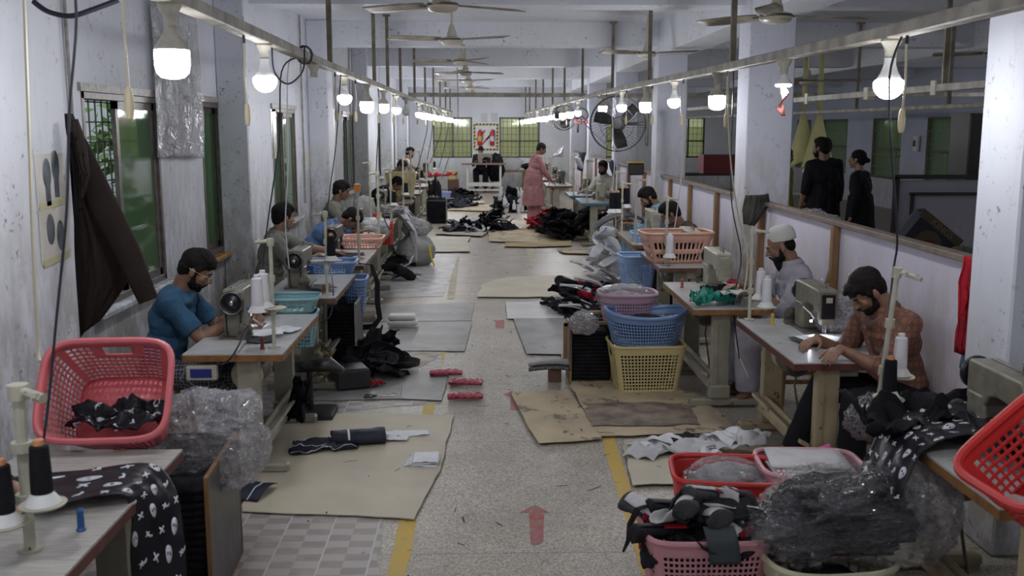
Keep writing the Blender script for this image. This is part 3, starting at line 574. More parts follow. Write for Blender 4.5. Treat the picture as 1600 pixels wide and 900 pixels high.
# ------------------------------------------------------------------ sewing tables, machines, thread stands, cones
def smooth_bend(o, w=.006, seg=2): md = o.modifiers.new('bevel', 'BEVEL'); md.width = w; md.segments = seg; md.limit_method = 'ANGLE'; return o
TZ = .74
def table(loc, rz, edge, top, label, L=1.2, legm=CREAM, group='sewing tables', W=.56, motor=True, under=True):
    root = empty('sewing_table', loc, rz, label, 'table', group)
    hl = L/2; hw = W/2
    m = MB(); m.box((0, 0, TZ-.004), (L, W, .008)); m.obj('tabletop', top, root, smooth=False)
    m = MB(); m.box((0, 0, TZ-.026), (L+.004, W+.004, .036)); m.obj('edge_band', edge, root, smooth=False)
    for s in (-1, 1):
        x = s*(hl-.11)
        lg = MB(); lg.box((x, .06, .385), (.065, .13, .60), ch=.006); lg.box((x+s*.034, .10, .385), (.012, .03, .60)); lg.box((x, 0, .69), (.06, W-.1, .03)); lg.box((x, .06, .12), (.10, .15, .10), ch=.01); l = lg.obj('leg', legm, root)
        ft = MB(); ft.box((x, .0, .04), (.075, W-.02, .055), ch=.012); ft.box((x, hw-.05, .012), (.06, .06, .025)); ft.box((x, -hw+.05, .012), (.06, .06, .025)); ft.obj('foot', legm, root)
    m = MB(); m.box((0, .12, .20), (L-.22, .025, .11), rot=Euler((R_(25), 0, 0)), ch=.004); m.box((0, .165, .245), (L-.22, .05, .02), rot=Euler((R_(25), 0, 0))); m.obj('stretcher', legm, root)
    if under:
        m = MB(); m.box((-.05, -.03, .10), (.50, .26, .018), rot=Euler((R_(12), 0, 0))); m.obj('treadle', DST, root, smooth=False)
        m = MB(); m.box((-.45, -.06, .655), (.05, .15, .07), ch=.006); m.obj('control_box', PVC, root)
        m = MB(); m.tube([(.15, .0, .66), (.16, .02, .4), (.12, -.02, .12)], .007, 6); m.obj('treadle_rod', DST, root)
    if motor:
        m = MB(); m.lathe([(.02, -.15), (.08, -.14), (.095, -.11), (.095, .03), (.08, .06), (.03, .07)], c=(.24, .02, .56), axis='x', n=22); m.box((.22, .02, .665), (.10, .08, .07)); mo = m.obj('motor', DST, root)
        m = MB(); m.lathe([(.02, .08), (.052, .085), (.06, .09), (.052, .10), (.06, .11), (.02, .115)], c=(.24, .02, .56), axis='x', n=24); m.obj('pulley', mat('pale_pulley', (.52, .50, .38), .5), mo)
        m = MB(); m.lathe([(.04, .12), (.085, .121), (.095, .128), (.085, .140), (.03, .142)], c=(.24, .02, .56), axis='x', n=26); m.obj('pulley_guard', mat('pale_pulley', (.52, .5, .38)), mo)
    return root
def machine_proto(body, name='sewing_machine', plate=True):
    root = empty(name)      # origin on table, operator at -Y, handwheel at +X
    m = MB(); m.box((0, .0, .004), (.48, .178, .012), ch=.003); m.box((-.19, -.02, .011), (.06, .06, .004)); m.obj('bed_plate', DST if body is not MCR else MCR, root)
    m = MB(); m.prism([(.06, -.055), (.075, -.068), (.19, -.068), (.205, -.05), (.205, .05), (.19, .068), (.075, .068), (.06, .055)], .008, .17)
    # arm, thickening to the column, drawn in side view and swept across the depth
    prof = [(.215, .13), (.215, .285), (.20, .30), (-.19, .295), (-.215, .285), (-.225, .265), (-.225, .165), (-.15, .165), (-.13, .185), (-.02, .19), (.03, .175), (.06, .13)]
    vs = [(x, -.062, z) for x, z in prof]+[(x, .062, z) for x, z in prof]; n = len(prof)
    m.raw(vs, [tuple(range(n)), tuple(range(2*n-1, n-1, -1))]+[(i, (i+1) % n, n+(i+1) % n, n+i) for i in range(n)])
    b = m.obj('arm_body', body, root); smooth_bend(b, .009, 3)
    m = MB(); m.box((-.205, 0, .20), (.05, .10, .19), ch=.012); m.prism([(-.235, -.038), (-.175, -.038), (-.175, .038), (-.235, .038)], .085, .12); m.obj('head_cover', body, root)
    m = MB(); m.box((-.234, 0, .195), (.012, .085, .15), ch=.006); m.box((-.241, 0, .235), (.006, .05, .045), ch=.004); m.obj('face_plate', BLACK if body is MOL else body, root)
    if body is MOL: m = MB(); m.box((-.2455, 0, .237), (.003, .038, .032), ch=.003); m.obj('gauge_window', PVC, root)
    m = MB(); m.cyl((-.2, 0, .11), (-.2, 0, .035), .006, n=8); m.cyl((-.2, 0, .04), (-.2, 0, .008), .0015, n=5); m.cyl((-.185, .01, .12), (-.185, .01, .03), .005, n=8); m.box((-.19, 0, .022), (.03, .035, .008)); m.obj('needle_bar', CHROME, root)
    m = MB(); m.lathe([(.012, .215), (.03, .218), (.034, .232), (.05, .236), (.066, .238), (.072, .245), (.073, .262), (.066, .270), (.052, .264), (.045, .255), (.02, .268), (.012, .27)], c=(0, 0, .225), axis='x', n=30); m.obj('handwheel', BLACK, root)
    m = MB(); m.lathe([(.064, .2695), (.0665, .2712), (.069, .2695)], c=(0, 0, .225), axis='x', n=30, cap=False); m.lathe([(.006, .268), (.014, .272), (.006, .276)], c=(0, 0, .225), axis='x', n=14); m.obj('wheel_rim', CHROME, root)
    m = MB(); 
    for sy in (-.045, .045): m.tube([(.228, sy, .225), (.23, sy*.9, .05), (.235, sy*.7+.03, -.10)], .005, 6)
    m.obj('drive_belt', RUB, root)
    m = MB(); m.lathe([(.006, .0), (.038, .004), (.045, .012), (.030, .02), (.012, .024)], c=(.245, .075, .065), axis='x', n=12); 
    for k in range(8): a = 2*PI*k/8; m.cyl((.255, .075+.03*math.cos(a), .065+.03*math.sin(a)), (.266, .075+.03*math.cos(a), .065+.03*math.sin(a)), .008, n=8)
    m.box((.24, .07, .02), (.05, .09, .03)); m.obj('bobbin_winder', DST, root)
    m = MB(); m.lathe([(.004, -.064), (.02, -.070), (.022, -.074), (.014, -.082), (.004, -.084)], c=(-.14, 0, .235), axis='y', n=16); m.lathe([(.004, -.064), (.014, -.07), (.01, -.08)], c=(-.10, 0, .265), axis='y', n=12); m.obj('tension_dial', CHROME, root)
    m = MB(); m.tube([(-.1, 0, .298), (-.1, 0, .34), (-.09, 0, .345)], .003, 6); m.box((.02, -.02, .302), (.30, .012, .008)); m.cyl((-.2, .0, .29), (-.2, 0, .335), .008, n=8); m.obj('thread_pins', CHROME, root)
    return root
MP = {'olive': machine_proto(MOL), 'cream': machine_proto(MCR), 'dark': machine_proto(MDK)}
mused = set()
def machine(kind, loc, rz, label, z=TZ):
    if kind not in mused: mused.add(kind); o = MP[kind]; o.location = loc; o.rotation_euler.z = rz; return tag(o, label, 'sewing machine', 'industrial sewing machines')
    return copy_tree(MP[kind], loc, rz, label, 'industrial sewing machines')
def lamp_led(loc, label, aim, ls=.6):      # little work light on a white flex beside the needle
    root = empty('needle_lamp', loc, 0, label, 'work light'); m = MB(); m.tube([(0, 0, 0), (.02, .01, .015), (.015, .06, .035), (-.02, .10, .07)], .0042, 7); m.obj('flex', WHP, root)
    m = MB(); m.ell((0, 0, 0), .007); m.obj('led_tip', mat('led_tip', (.85, .88, 1), .4, emit=60), root)
    ld = bpy.data.lights.new('needle_spot', 'SPOT'); ld.energy = 3.0; ld.spot_size = R_(75); ld.spot_blend = .5; ld.shadow_soft_size = .01; ld.color = (.85, .9, 1)
    lo = bpy.data.objects.new('needle_spot', ld); COL.objects.link(lo); lo.parent = root; lo.location = (0, 0, -.012); d = Vector(aim)-Vector(loc); lo.rotation_euler = d.to_track_quat('-Z', 'Y').to_euler(); return root
def stand(loc, rz, h, label, plates, arm=True, m_=PVC, r=.014):
    root = empty('thread_stand', loc, rz, label, 'thread stand', 'thread stands on the sewing tables')
    m = MB(); m.cyl((0, 0, 0), (0, 0, h), r*.8, n=10); m.cyl((0, 0, 0), (0, 0, .01), .035, n=14); m.obj('pole', m_, root)
    for a_, b_ in ((h*.30, h*.36), (h*.62, h*.68), (h-.03, h+.015)): m = MB(); m.cyl((0, 0, a_), (0, 0, b_), r*1.4, n=10); m.obj('pipe_joint', m_, root)
    if arm:
        m = MB(); m.cyl((-.02, 0, h), (.11, .0, h-.015), r*.7, n=8)
        for k in (.05, .10): m.tube([(k, 0, h), (k, -.03, h+.005), (k, -.032, h-.02)], .003, 5)
        m.obj('guide_arm', m_, root)
    for (px_, py_, pz_) in plates:
        m = MB(); m.lathe([(.008, pz_-.02), (.012, pz_-.004), (.062, pz_-.002), (.066, pz_+.004), (.060, pz_+.004), (.008, pz_+.002)], c=(px_, py_, 0), n=24); m.tube([(0, 0, pz_-.02), (px_, py_, pz_-.008)], .006, 6); m.obj('cone_plate', mat('cream_plate', (.46, .44, .35), .5), root)
    return root
def cone_proto(t):
    root = empty('thread_cone'); m = MB(); m.lathe([(.052, 0), (.050, .004), (.034, .028), (.028, .034)], n=22); m.obj('cone_base', WHP, root)
    m = MB(); m.lathe([(.026, .030), (.031, .034), (.031, .06), (.030, .10), (.027, .165), (.026, .172), (.018, .176)], n=22); m.obj('thread_winding', t, root)
    m = MB(); m.lathe([(.016, .172), (.015, .192), (.010, .193)], n=16); m.obj('cone_tip', mat('orange_tip', (.55, .25, .12), .5) if t is THB else WHP, root); return root
CP = {'black': cone_proto(THB), 'white': cone_proto(THW)}
cused = set()
def cone(kind, loc, label, sc=1, group='thread cones'):
    if kind not in cused: cused.add(kind); o = CP[kind]; o.location = loc; tag(o, label, 'thread cone', group)
    else: o = copy_tree(CP[kind], loc, 0, label, group)
    o.scale = (sc, sc, sc*1.0); return o
LZ, RZ = -PI/2, PI/2
# ---- left row
names = {1: 'where the man in blue T-shirt sits', 2: 'just beyond the blue T-shirt man', 3: 'where the man in grey-green kameez works', 4: 'where the man in blue shirt bends over', 5: 'fifth from the camera in the left row', 6: 'sixth from the camera in the left row', 7: 'seventh from the camera in the left row', 8: 'eighth from the camera in the left row', 9: 'ninth from the camera in the left row', 10: 'tenth from the camera in the left row', 11: 'eleventh from the camera in the left row'}
lt = {1: (6.10, -1.42, EDGE_O, TOPW), 2: (7.96, -1.40, EDGE_B, TOPW), 3: (9.72, -1.40, EDGE_B, TOPW), 4: (11.72, -1.44, EDGE_O, TOPW), 5: (13.5, -1.50, EDGE_B, TOPW), 6: (15.4, -1.50, EDGE_B, TOPW), 7: (17.3, -1.52, EDGE_B, TOPW), 8: (19.6, -1.52, EDGE_B, TOPW), 9: (21.9, -1.52, EDGE_B, TOPW), 10: (24.3, -1.52, EDGE_B, TOPW), 11: (27.0, -1.5, EDGE_B, TOPW)}
for n, (y, x, e, t) in lt.items():
    table((x, y, 0), LZ, e, t, 'white topped sewing table with cream steel legs, %s' % names[n])
    kind = ['', 'olive', 'olive', 'dark', 'dark', 'dark', 'olive', 'dark', 'olive', 'dark', 'olive', 'dark'][n]
    machine(kind, (x-.09, y+(.03 if n < 3 else .12), TZ), LZ, '%s sewing machine on the left row table %s' % ({'olive': 'olive', 'dark': 'dark'}[kind], names[n]))
# nearest left table
table((-1.51, 3.17, 0), LZ, EDGE_R, TOPG, 'wood-grain topped sewing table at the bottom left corner of the photo', L=1.30, W=.62)
machine('olive', (-1.66, 2.95, TZ), LZ, 'sewing machine at the bottom left edge, mostly outside the frame')
# ---- right row
rt = {0: (3.75, 2.00, EDGE_O, TOPW, 'olive', 1.25, CREAMW, 'with chipped orange edge at the bottom right corner'), 1: (5.83, 1.95, EDGE_R, TOPW, 'olive', 1.25, CREAMW, 'with maroon edge where the rust shirt man works'), 2: (7.43, 1.74, EDGE_O, TOPW, 'cream', 1.22, CREAM, 'with orange edge where the white cap man works'),
      3: (9.45, 1.86, EDGE_B, TOPW, 'cream', 1.1, CREAM, 'carrying the salmon laundry basket'), 4: (11.4, 1.88, EDGE_O, TOPW, 'cream', 1.45, CREAM, 'beside the man in dark brown T-shirt'), 5: (17.25, 1.90, EDGE_U, TOPW, 'cream', 1.2, CREAM, 'with bright blue edge in the right row'), 55: (19.0, 1.85, EDGE_U, TOPW, 'olive', 1.1, CREAM, 'with blue edge behind the other blue edged table'), 6: (22.2, 1.62, EDGE_B, TOPW, 'dark', 1.3, CREAM, 'in front of the standing man in pink'),
      7: (24.6, 1.62, EDGE_B, TOPW, 'olive', 1.2, CREAM, 'next beyond the table of the man in pink'), 8: (26.8, 1.62, EDGE_B, TOPW, 'dark', 1.2, CREAM, 'farthest in the right row')}
for n, (y, x, e, t, k, L, lm, w) in rt.items():
    table((x, y, 0), RZ, e, t, 'white topped sewing table %s' % w, L=L, legm=lm)
    dy = {0: .08, 1: .20, 2: .35, 3: .0, 4: .28, 5: -.1}.get(n, .1)
    machine(k, (x+.10, y+dy, TZ), RZ, '%s sewing machine on the white table %s' % (k, w))
# table of the far desk, facing the camera
def far_table():
    root = empty('sewing_table', (-.02, 30.6, 0), 0, 'brown topped sewing table with pale steel frame at the far wall', 'table', 'sewing tables')
    m = MB(); m.box((0, 0, .88), (1.35, .6, .04), ch=.004); m.obj('tabletop', mat('brown_top', (.22, .12, .10), .4), root)
    fm = mat('pale_frame', (.55, .55, .52), .5)
    for x in (-.5, .5):
        for y in (-.2, .2): m = MB(); m.box((x, y, .43), (.06, .06, .86)); m.obj('leg', fm, root, smooth=False)
    m = MB(); m.box((0, -.2, .27), (1.0, .04, .12)); m.box((0, -.2, .10), (1.0, .04, .05)); m.box((0, .2, .27), (1.0, .04, .06)); m.obj('stretcher', fm, root, smooth=False)
far_table()
machine('olive', (.0, 30.6, .90), PI, 'sewing machine in front of the black-clad man at the far wall')
# thread stands and cones
stand((-1.22, 5.66, TZ), 2.6, .62, 'cream thread stand at the corner of table of the blue T-shirt man', [(-.045, .03, .24), (.055, .045, .22)])
cone('white', (-1.265, 5.69-.06, TZ+.245), 'white thread cone on the nearest left stand, left one', 1.1)
cone('white', (-1.29, 5.59, TZ+.225), 'white thread cone on the nearest left stand, right one', 1.1)
stand((-1.2, 7.50, TZ), 2.8, .62, 'cream thread stand at the corner of second left row table', [(-.05, -.02, .26), (.05, .03, .26)])
cone('black', (-1.16, 7.49, TZ+.265), 'black thread cone on the stand of the second left table', 1.05)
stand((-1.17, 9.2, TZ), 2.5, .66, 'cream thread stand with orange cap at the third left table', [], arm=False)
m = MB(); m.cyl((0, 0, 0), (0, 0, .07), .03, n=14); m.obj('orange_cap', mat('orange_rag', (.6, .24, .06), .7), loc=(-1.17, 9.2, TZ+.67)); tag(COL.objects[-1], 'orange wrapping on top of the third left thread stand', 'wrapping')
for i, (x, y, h) in enumerate([(-1.2, 11.25, .75), (-1.22, 13.0, .72), (-1.5, 13.1, .8), (-1.22, 15.0, .8), (-1.25, 17.0, .85), (-1.25, 19.3, .8), (-1.25, 21.5, .8), (-1.25, 24.2, .8)]):
    stand((x, y, TZ), 2.6, h, 'pale thread stand in the left row beyond the blue shirt man, %s from the camera' % ordn(i), [(-.05, .0, .25)] if i % 2 else [], r=.017)
    if i % 2: cone('black', (x+.043, y-.026, TZ+.255), 'black thread cone in the far left row, %s stand beyond the blue shirt man' % ordn(i))
# nearest left stand with black cones, slightly out of focus
p = pz(48, 860, TZ); stand((p.x, p.y, TZ), 2.4, .50, 'thick cream pipe thread stand at the bottom left corner', [(.10, -.02, .17), (.02, -.09, .12)], r=.022)
c1 = Matrix.Rotation(2.4, 3, 'Z') @ Vector((.10, -.02, .17)); c2 = Matrix.Rotation(2.4, 3, 'Z') @ Vector((.02, -.09, .12))
for o in [k for k in COL.objects if k.type == 'EMPTY' and k.name.startswith('thread_stand')][-1:]: o.rotation_euler.z = -.5
c1 = Matrix.Rotation(-.5, 3, 'Z') @ Vector((.10, -.02, .17)); c2 = Matrix.Rotation(-.5, 3, 'Z') @ Vector((.02, -.09, .12))
cone('black', (p.x+c1.x, p.y+c1.y, TZ+.175), 'tall black thread cone at bottom left, the right and rear one', 1.0)
cone('black', (p.x+c2.x, p.y+c2.y, TZ+.125), 'tall black thread cone at bottom left, the left and front one', 1.0)
# right row stands
stand((1.71, 4.17, TZ), -1.0, .66, 'leaning cream thread stand at the bottom right table', [(.05, .05, .20), (.07, -.05, .12)])
q = [k for k in COL.objects if k.type == 'EMPTY' and k.name.startswith('thread_stand')][-1]; q.rotation_euler = (0, R_(5), -.9)
Mq = Matrix.Translation(q.location) @ q.rotation_euler.to_matrix().to_4x4()
w = Mq @ Vector((.05, .05, .205)); cone('white', w, 'white thread cone on the bottom right stand behind the black cone', .95)
w = Mq @ Vector((.07, -.05, .125)); cone('black', w, 'black thread cone on the bottom right stand', .95)
stand((1.74, 6.40, TZ), -.4, .60, 'cream thread stand at far corner of the maroon edged table', [(.06, .03, .14), (.11, -.04, .10)])
R3 = Matrix.Rotation(-.4, 3, 'Z')
w = R3 @ Vector((.06, .03, 0)); cone('white', (1.74+w.x, 6.40+w.y, TZ+.145), 'white thread cone before the white cap man, left one', 1.05)
w = R3 @ Vector((.11, -.04, 0)); cone('white', (1.74+w.x, 6.40+w.y, TZ+.105), 'white thread cone before the white cap man, right one', 1.05)
stand((1.66, 9.02, TZ-.0), .4, .62, 'thread stand with one white cone in front of the salmon basket', [(.0, -.06, .08)])
cone('white', (1.66+.023, 9.02-.055, TZ+.085), 'white thread cone in front of the salmon laundry basket', 1.15)
stand((1.64, 10.76, TZ), .2, .70, 'cream thread stand beside the table of the sky blue shirt man', [])
stand((1.60, 12.1, TZ), .1, .72, 'cream thread stand holding two black cones on the right row', [(.06, .0, .28), (.13, .02, .28)])
stand((1.64, 11.85, TZ), .0, .60, 'second thin thread stand holding black cones near white papers', [(-.045, .05, .24), (-.11, .04, .24)])
for i, (x, y, z) in enumerate([(1.66, 12.11, .285), (1.73, 12.13, .285), (1.595, 11.90, .245), (1.53, 11.89, .245)]):
    cone('black', (x, y, TZ+z), 'tall black thread cone above the heap of white papers, %s from the right' % ordn([1, 0, 2, 3][i]), 1.35)
for i, (x, y, h) in enumerate([(1.72, 16.75, .7), (1.66, 18.6, .75), (1.40, 21.7, .6), (1.5, 22.6, .85), (1.45, 24.1, .8), (1.45, 26.4, .8)]):
    stand((x, y, TZ), .2, h, 'thread stand in the far right row, %s beyond the second full column' % ordn(i), [(.05, 0, .2)] if i % 2 == 0 else [], r=.016)
# ------------------------------------------------------------------ people
def remesh(mb, vox, it=6, amp=0.0, fs=9.0, sf=.5, name='x', seed=0, aniso=None):
    me = bpy.data.meshes.new('t'); me.from_pydata(mb.v, [], mb.f); bm = bmesh.new(); bm.from_mesh(me); bmesh.ops.recalc_face_normals(bm, faces=bm.faces[:]); bm.to_mesh(me); bm.free()
    o = bpy.data.objects.new('t', me); COL.objects.link(o)
    r = o.modifiers.new('r', 'REMESH'); r.mode = 'VOXEL'; r.voxel_size = vox; r.use_smooth_shade = True
    s = o.modifiers.new('s', 'SMOOTH'); s.factor = sf; s.iterations = it
    dg = bpy.context.evaluated_depsgraph_get(); dg.update(); m2 = bpy.data.meshes.new_from_object(o.evaluated_get(dg)); bpy.data.objects.remove(o); bpy.data.meshes.remove(me)
    if amp:
        n = len(m2.vertices); co = np.empty(n*3); m2.vertices.foreach_get('co', co); no = np.empty(n*3); m2.vertex_normals.foreach_get('vector', no); co = co.reshape(-1, 3); no = no.reshape(-1, 3)
        for i in range(n):
            c = co[i]*fs
            if aniso: c = c*np.array(aniso)
            w = noise.noise(Vector((c[0]+seed, c[1], c[2]+2*noise.noise(Vector(co[i]*3)))))+.5*noise.noise(Vector((c[0]*2.1, c[1]*2.1+seed, c[2]*2.1)))
            co[i] += no[i]*amp*(1-abs(w)*2.4)
        m2.vertices.foreach_set('co', co.reshape(-1))
    m2.name = name; m2.shade_smooth(); return m2
def ik(a, b, l1, l2, pole):
    a = Vector(a); b = Vector(b); d = b-a; D = min(d.length, l1+l2-.004); d = d.normalized(); b = a+d*D
    x = (l1*l1-l2*l2+D*D)/(2*D); h = math.sqrt(max(0, l1*l1-x*x)); p = Vector(pole); p = (p-d*p.dot(d)).normalized(); return a+d*x+p*h, b
def hand(mb, w, d, nrm, side, curl=.5, s=1.0, thumb=True):
    """palm + five fingers; d = pointing direction, nrm = back-of-hand normal, side = +1 when the thumb lies along -lateral"""
    d = d.normalized(); nrm = (nrm-d*nrm.dot(d)).normalized(); lat = d.cross(nrm)*side      # towards the little finger
    Rm = Matrix((lat, d, nrm)).transposed()
    mb.ell(w+d*.045*s, (.040*s, .052*s, .016*s), Rm, 12, 8); mb.ell(w+d*.075*s, (.041*s, .022*s, .014*s), Rm, 12, 8)
    for k, (u, L) in enumerate(((-.030, .070), (-.010, .080), (.010, .074), (.029, .058))):
        p = w+d*.085*s+lat*u*s; dr = (d+lat*u*2.2).normalized(); ang = curl*(.5+.1*k)
        for j, f in enumerate((.45, .31, .24)):
            c, sn = math.cos(ang), math.sin(ang); q = p+(dr*c-nrm*sn)*L*f*s; mb.cap(p, q, (.0092-.0010*j)*s, (.0084-.0010*j)*s, 8); p = q; ang += curl*.75
    if thumb:
        p = w+d*.022*s-lat*.030*s; q = p+(d*.62-lat*.70-nrm*.25).normalized()*.042*s; r = q+(d*.92-lat*.25-nrm*.3).normalized()*.034*s; t = r+(d*.97+lat*.05-nrm*.25).normalized()*.026*s
        mb.cap(p, q, .014*s, .0115*s, 8); mb.cap(q, r, .0112*s, .0098*s, 8); mb.cap(r, t, .0097*s, .0085*s, 8)
def person(label, loc, yaw, hz=.50, lean=20, twist=0, head=(25, 0, 0), L=None, Rr=None, top=None, sleeve='short', bottom=None, hem=.0, skinc='a', beard=0, hair='short', cap=False, glasses=False, collar=False, vox=.0075, stand_=False, feet=None, knees=None, scale=1.0, neck=10, elb=(.35, -.4, -.8), fat=1.0, curl=.5, extra=None, vest=False, side=0):
    SK = {'a': skin('a', (.25, .135, .085)), 'b': skin('b', (.19, .10, .065)), 'c': skin('c', (.29, .165, .115))}[skinc]
    Z = Vector((0, 0, 1)); sp = Matrix.Rotation(R_(side), 3, 'Y') @ Matrix.Rotation(-R_(lean), 3, 'X'); tw = sp @ Matrix.Rotation(R_(twist), 3, 'Z')
    P = Vector((0, 0, hz+.03)); up = sp @ Z; sp2 = Matrix.Rotation(R_(side), 3, 'Y') @ Matrix.Rotation(-R_(lean*1.35+3), 3, 'X'); up2 = sp2 @ Z; tw2 = sp2 @ Matrix.Rotation(R_(twist), 3, 'Z')
    B = P+up*.14; C = B+up*.16; U = C+up2*.13; NB = U+up2*.055
    def torso(mb, g=0.0, f=1.0):
        mb.ell(P, ((.155+g)*f, .115+g, .115), sp); mb.ell(B, ((.140+g)*f, (.105+g)*f, .14), sp); mb.ell(C, ((.158+g)*f, .113+g, .14), tw); mb.ell(U, ((.155+g)*f, .092+g, .075+g*.6), tw2)
        mb.ell((P+B)/2, ((.15+g)*f, (.11+g)*f, .12), sp); mb.ell((C+U)/2, ((.162+g)*f, .105+g, .10), tw2)
    SH = {s: U+tw2 @ Vector((.175*s*(1+(f_-1)*.5), -.005, .005)) for s, f_ in ((-1, fat), (1, fat))}
    Hd = Matrix.Rotation(R_(-head[1]), 3, 'Z') @ Matrix.Rotation(R_(-head[0]), 3, 'X') @ Matrix.Rotation(R_(head[2]), 3, 'Y')
    nd = (up2*.6+Z*.4+ (Hd @ Vector((0, 1, 0)))*.12).normalized(); NK = NB+nd*.075; HC = NK+Hd @ Vector((0, .035, .095))
    hp = lambda x, y, z: HC+Hd @ Vector((x, y, z))
    root_mb = MB(); b = root_mb
    torso(b, -.006, fat)
    for s in (-1, 1): b.cap(U+tw2 @ Vector((.05*s, 0, .01)), SH[s], .062, .056)
    b.cap(U+up2*.01, NK, .064, .054); b.cap(NK, hp(0, -.02, -.03), .054, .052)
    # head
    b.ell(hp(0, -.012, .03), (.074, .093, .086), Hd, 20, 14); b.ell(hp(0, .028, -.032), (.058, .060, .078), Hd, 18, 12); b.ell(hp(0, .030, -.078), (.044, .048, .034), Hd); b.ell(hp(0, .066, -.098), (.018, .016, .016), Hd)
    b.ell(hp(0, .078, .020), (.046, .015, .011), Hd); b.cap(hp(0, .088, .010), hp(0, .112, -.028), .0085, .0125, 10); b.ell(hp(.012, .100, -.034), (.009, .010, .008), Hd); b.ell(hp(-.012, .100, -.034), (.009, .010, .008), Hd)
    for s in (-1, 1): b.ell(hp(.036*s, .062, -.026), (.021, .019, .022), Hd); b.ell(hp(.030*s, .078, .001), (.014, .009, .009), Hd); b.ell(hp(.078*s, -.004, -.012), (.008, .020, .031), Hd @ Matrix.Rotation(.25*s, 3, 'Z')); b.ell(hp(.074*s, .002, -.03), (.008, .012, .014), Hd)
    b.ell(hp(0, .090, -.062), (.022, .011, .006), Hd); b.ell(hp(0, .088, -.072), (.019, .011, .007), Hd)
    # arms
    arms = {}
    for s, t in ((-1, L), (1, Rr)):
        if t is None: t = (s*.27, .05, hz+.02 if not stand_ else .78)
        el, wr = ik(SH[s], t[:3], .285, .255, (elb[0]*s, elb[1], elb[2])); arms[s] = (el, wr)
        b.cap(SH[s], el, .049, .038); b.cap(el, el.lerp(wr, .35), .038, .040); b.cap(el.lerp(wr, .35), wr, .040, .025)
        fd = Vector(t[3]) if len(t) > 3 else (wr-el).normalized()*.6+Vector((0, .5, -.1)); nn = Vector(t[4]) if len(t) > 4 else Vector((0, 0, 1)); hand(b, wr, fd, nn, s, curl)
    # legs
    legs = {}
    for s in (-1, 1):
        hip = P+Vector((.085*s, 0, -.03))
        if stand_: kn = Vector((.10*s, .04, .49)); an = Vector((.11*s, -.02, .08))
        else: kn = Vector((.15*s, .42, hz+.03)); an = Vector((.13*s, .40, .09))
        if knees and knees.get(s): kn = Vector(knees[s])
        if feet and feet.get(s): an = Vector(feet[s])
        legs[s] = (hip, kn, an)
        b.cap(hip, kn, .082, .056); b.cap(kn, kn.lerp(an, .35), .054, .055); b.cap(kn.lerp(an, .35), an, .055, .034)
        heel = an+Vector((0, -.03, -.045)); ball = an+Vector((.01*s, .13, -.055)); b.cap(heel, ball, .032, .028, fl=1.0); b.cap(an, (an+ball)/2, .034, .030)
        for j in range(5): b.cap(ball+Vector(((j-2)*.016*s*-1, -.01, 0)), ball+Vector(((j-2)*.019*s*-1, .045-.006*j, -.008)), .012-.0008*j, .0095-.0006*j, 7)
    me = remesh(b, vox, 3, name='person'); me.materials.append(SK); o = bpy.data.objects.new('person', me); COL.objects.link(o); o.location = (loc[0], loc[1], loc[2] if len(loc) > 2 else 0); o.rotation_euler = (0, 0, yaw); o.scale = (scale,)*3; tag(o, label, 'person')
    def child(nm, mb, m, v=vox, it=5, amp=0, fs=9, an=None, sf=.5): mm_ = remesh(mb, v, it, amp, fs, sf, nm, rnd.random()*20, an); mm_.materials.append(m); c = bpy.data.objects.new(nm, mm_); COL.objects.link(c); c.parent = o; return c
    # top garment
    if top:
        t = MB(); g_ = .018 if not vest else .010; torso(t, g_, fat)
        for s in (-1, 1):
            el, wr = arms[s]
            if vest: continue
            t.cap(U+tw2 @ Vector((.05*s, 0, .012)), SH[s], .075, .070)
            if sleeve == 'short': t.tube([SH[s]-(el-SH[s])*.1, SH[s].lerp(el, .3), SH[s].lerp(el, .78)], [.066, .064, .062], 14)
            elif sleeve == 'rolled': t.cap(SH[s], el, .066, .056); t.tube([el-(wr-el)*.05, el.lerp(wr, .10), el.lerp(wr, .24)], [.056, .056, .052], 14); t.tube([el.lerp(wr, .17), el.lerp(wr, .26)], [.057, .055], 14)
            else: t.cap(SH[s], el, .066, .056); t.tube([el-(wr-el)*.05, el.lerp(wr, .35), el.lerp(wr, .9)], [.055, .052, .044], 14)
        if hem:
            if stand_: t.tube([P+Z*.05, P-Z*.12, P-Z*.30, P-Z*hem], [.17*fat, .185*fat, .205*fat, .225*fat], 20, ry=.74)
            else:
                for s in (-1, 1): hip, kn, an = legs[s]; t.tube([hip, hip.lerp(kn, .5), hip.lerp(kn, .92)], [.125, .11, .105], 14)
                t.ell(P+Vector((0, .12, -.02)), (.16, .2, .10)); 
        else: t.tube([P+up*.05, P-Z*.06], [.165*fat, .175*fat], 18, ry=.78)
        if collar == 'kameez' or collar: t.tube([NB-up2*.03, NB+nd*.026], [.088, .068], 16)
        elif not vest: t.tube([NB-up2*.03, NB+nd*.008], [.085, .071], 16)
        tc = child('shirt' if not hem else 'kameez', t, top, vox, 4, .0085 if not stand_ else .010, 6.5, (1, 1, 1) if not stand_ else (1.4, 1.4, .5))
        if collar:
            q = MB(); n = 22
            def CS(u, v):
                a = 2*PI*u; k = max(0, math.cos(a)); w = .070+.022*v; c = NB+nd*(.052-.040*v)+tw2 @ Vector((w*math.sin(a), w*math.cos(a)*.98, -.020*k*v)); return c
            q.surf(CS, n, 3, closed_u=True); q.obj('collar', top, tc, solid=.005)
            q = MB(); q.surf(lambda u, v: C+tw2 @ Vector(((u-.5)*.034, .147+.012*math.sin(v*PI), .17-.27*v)), 3, 14); q.obj('button_placket', top, tc, solid=.006)
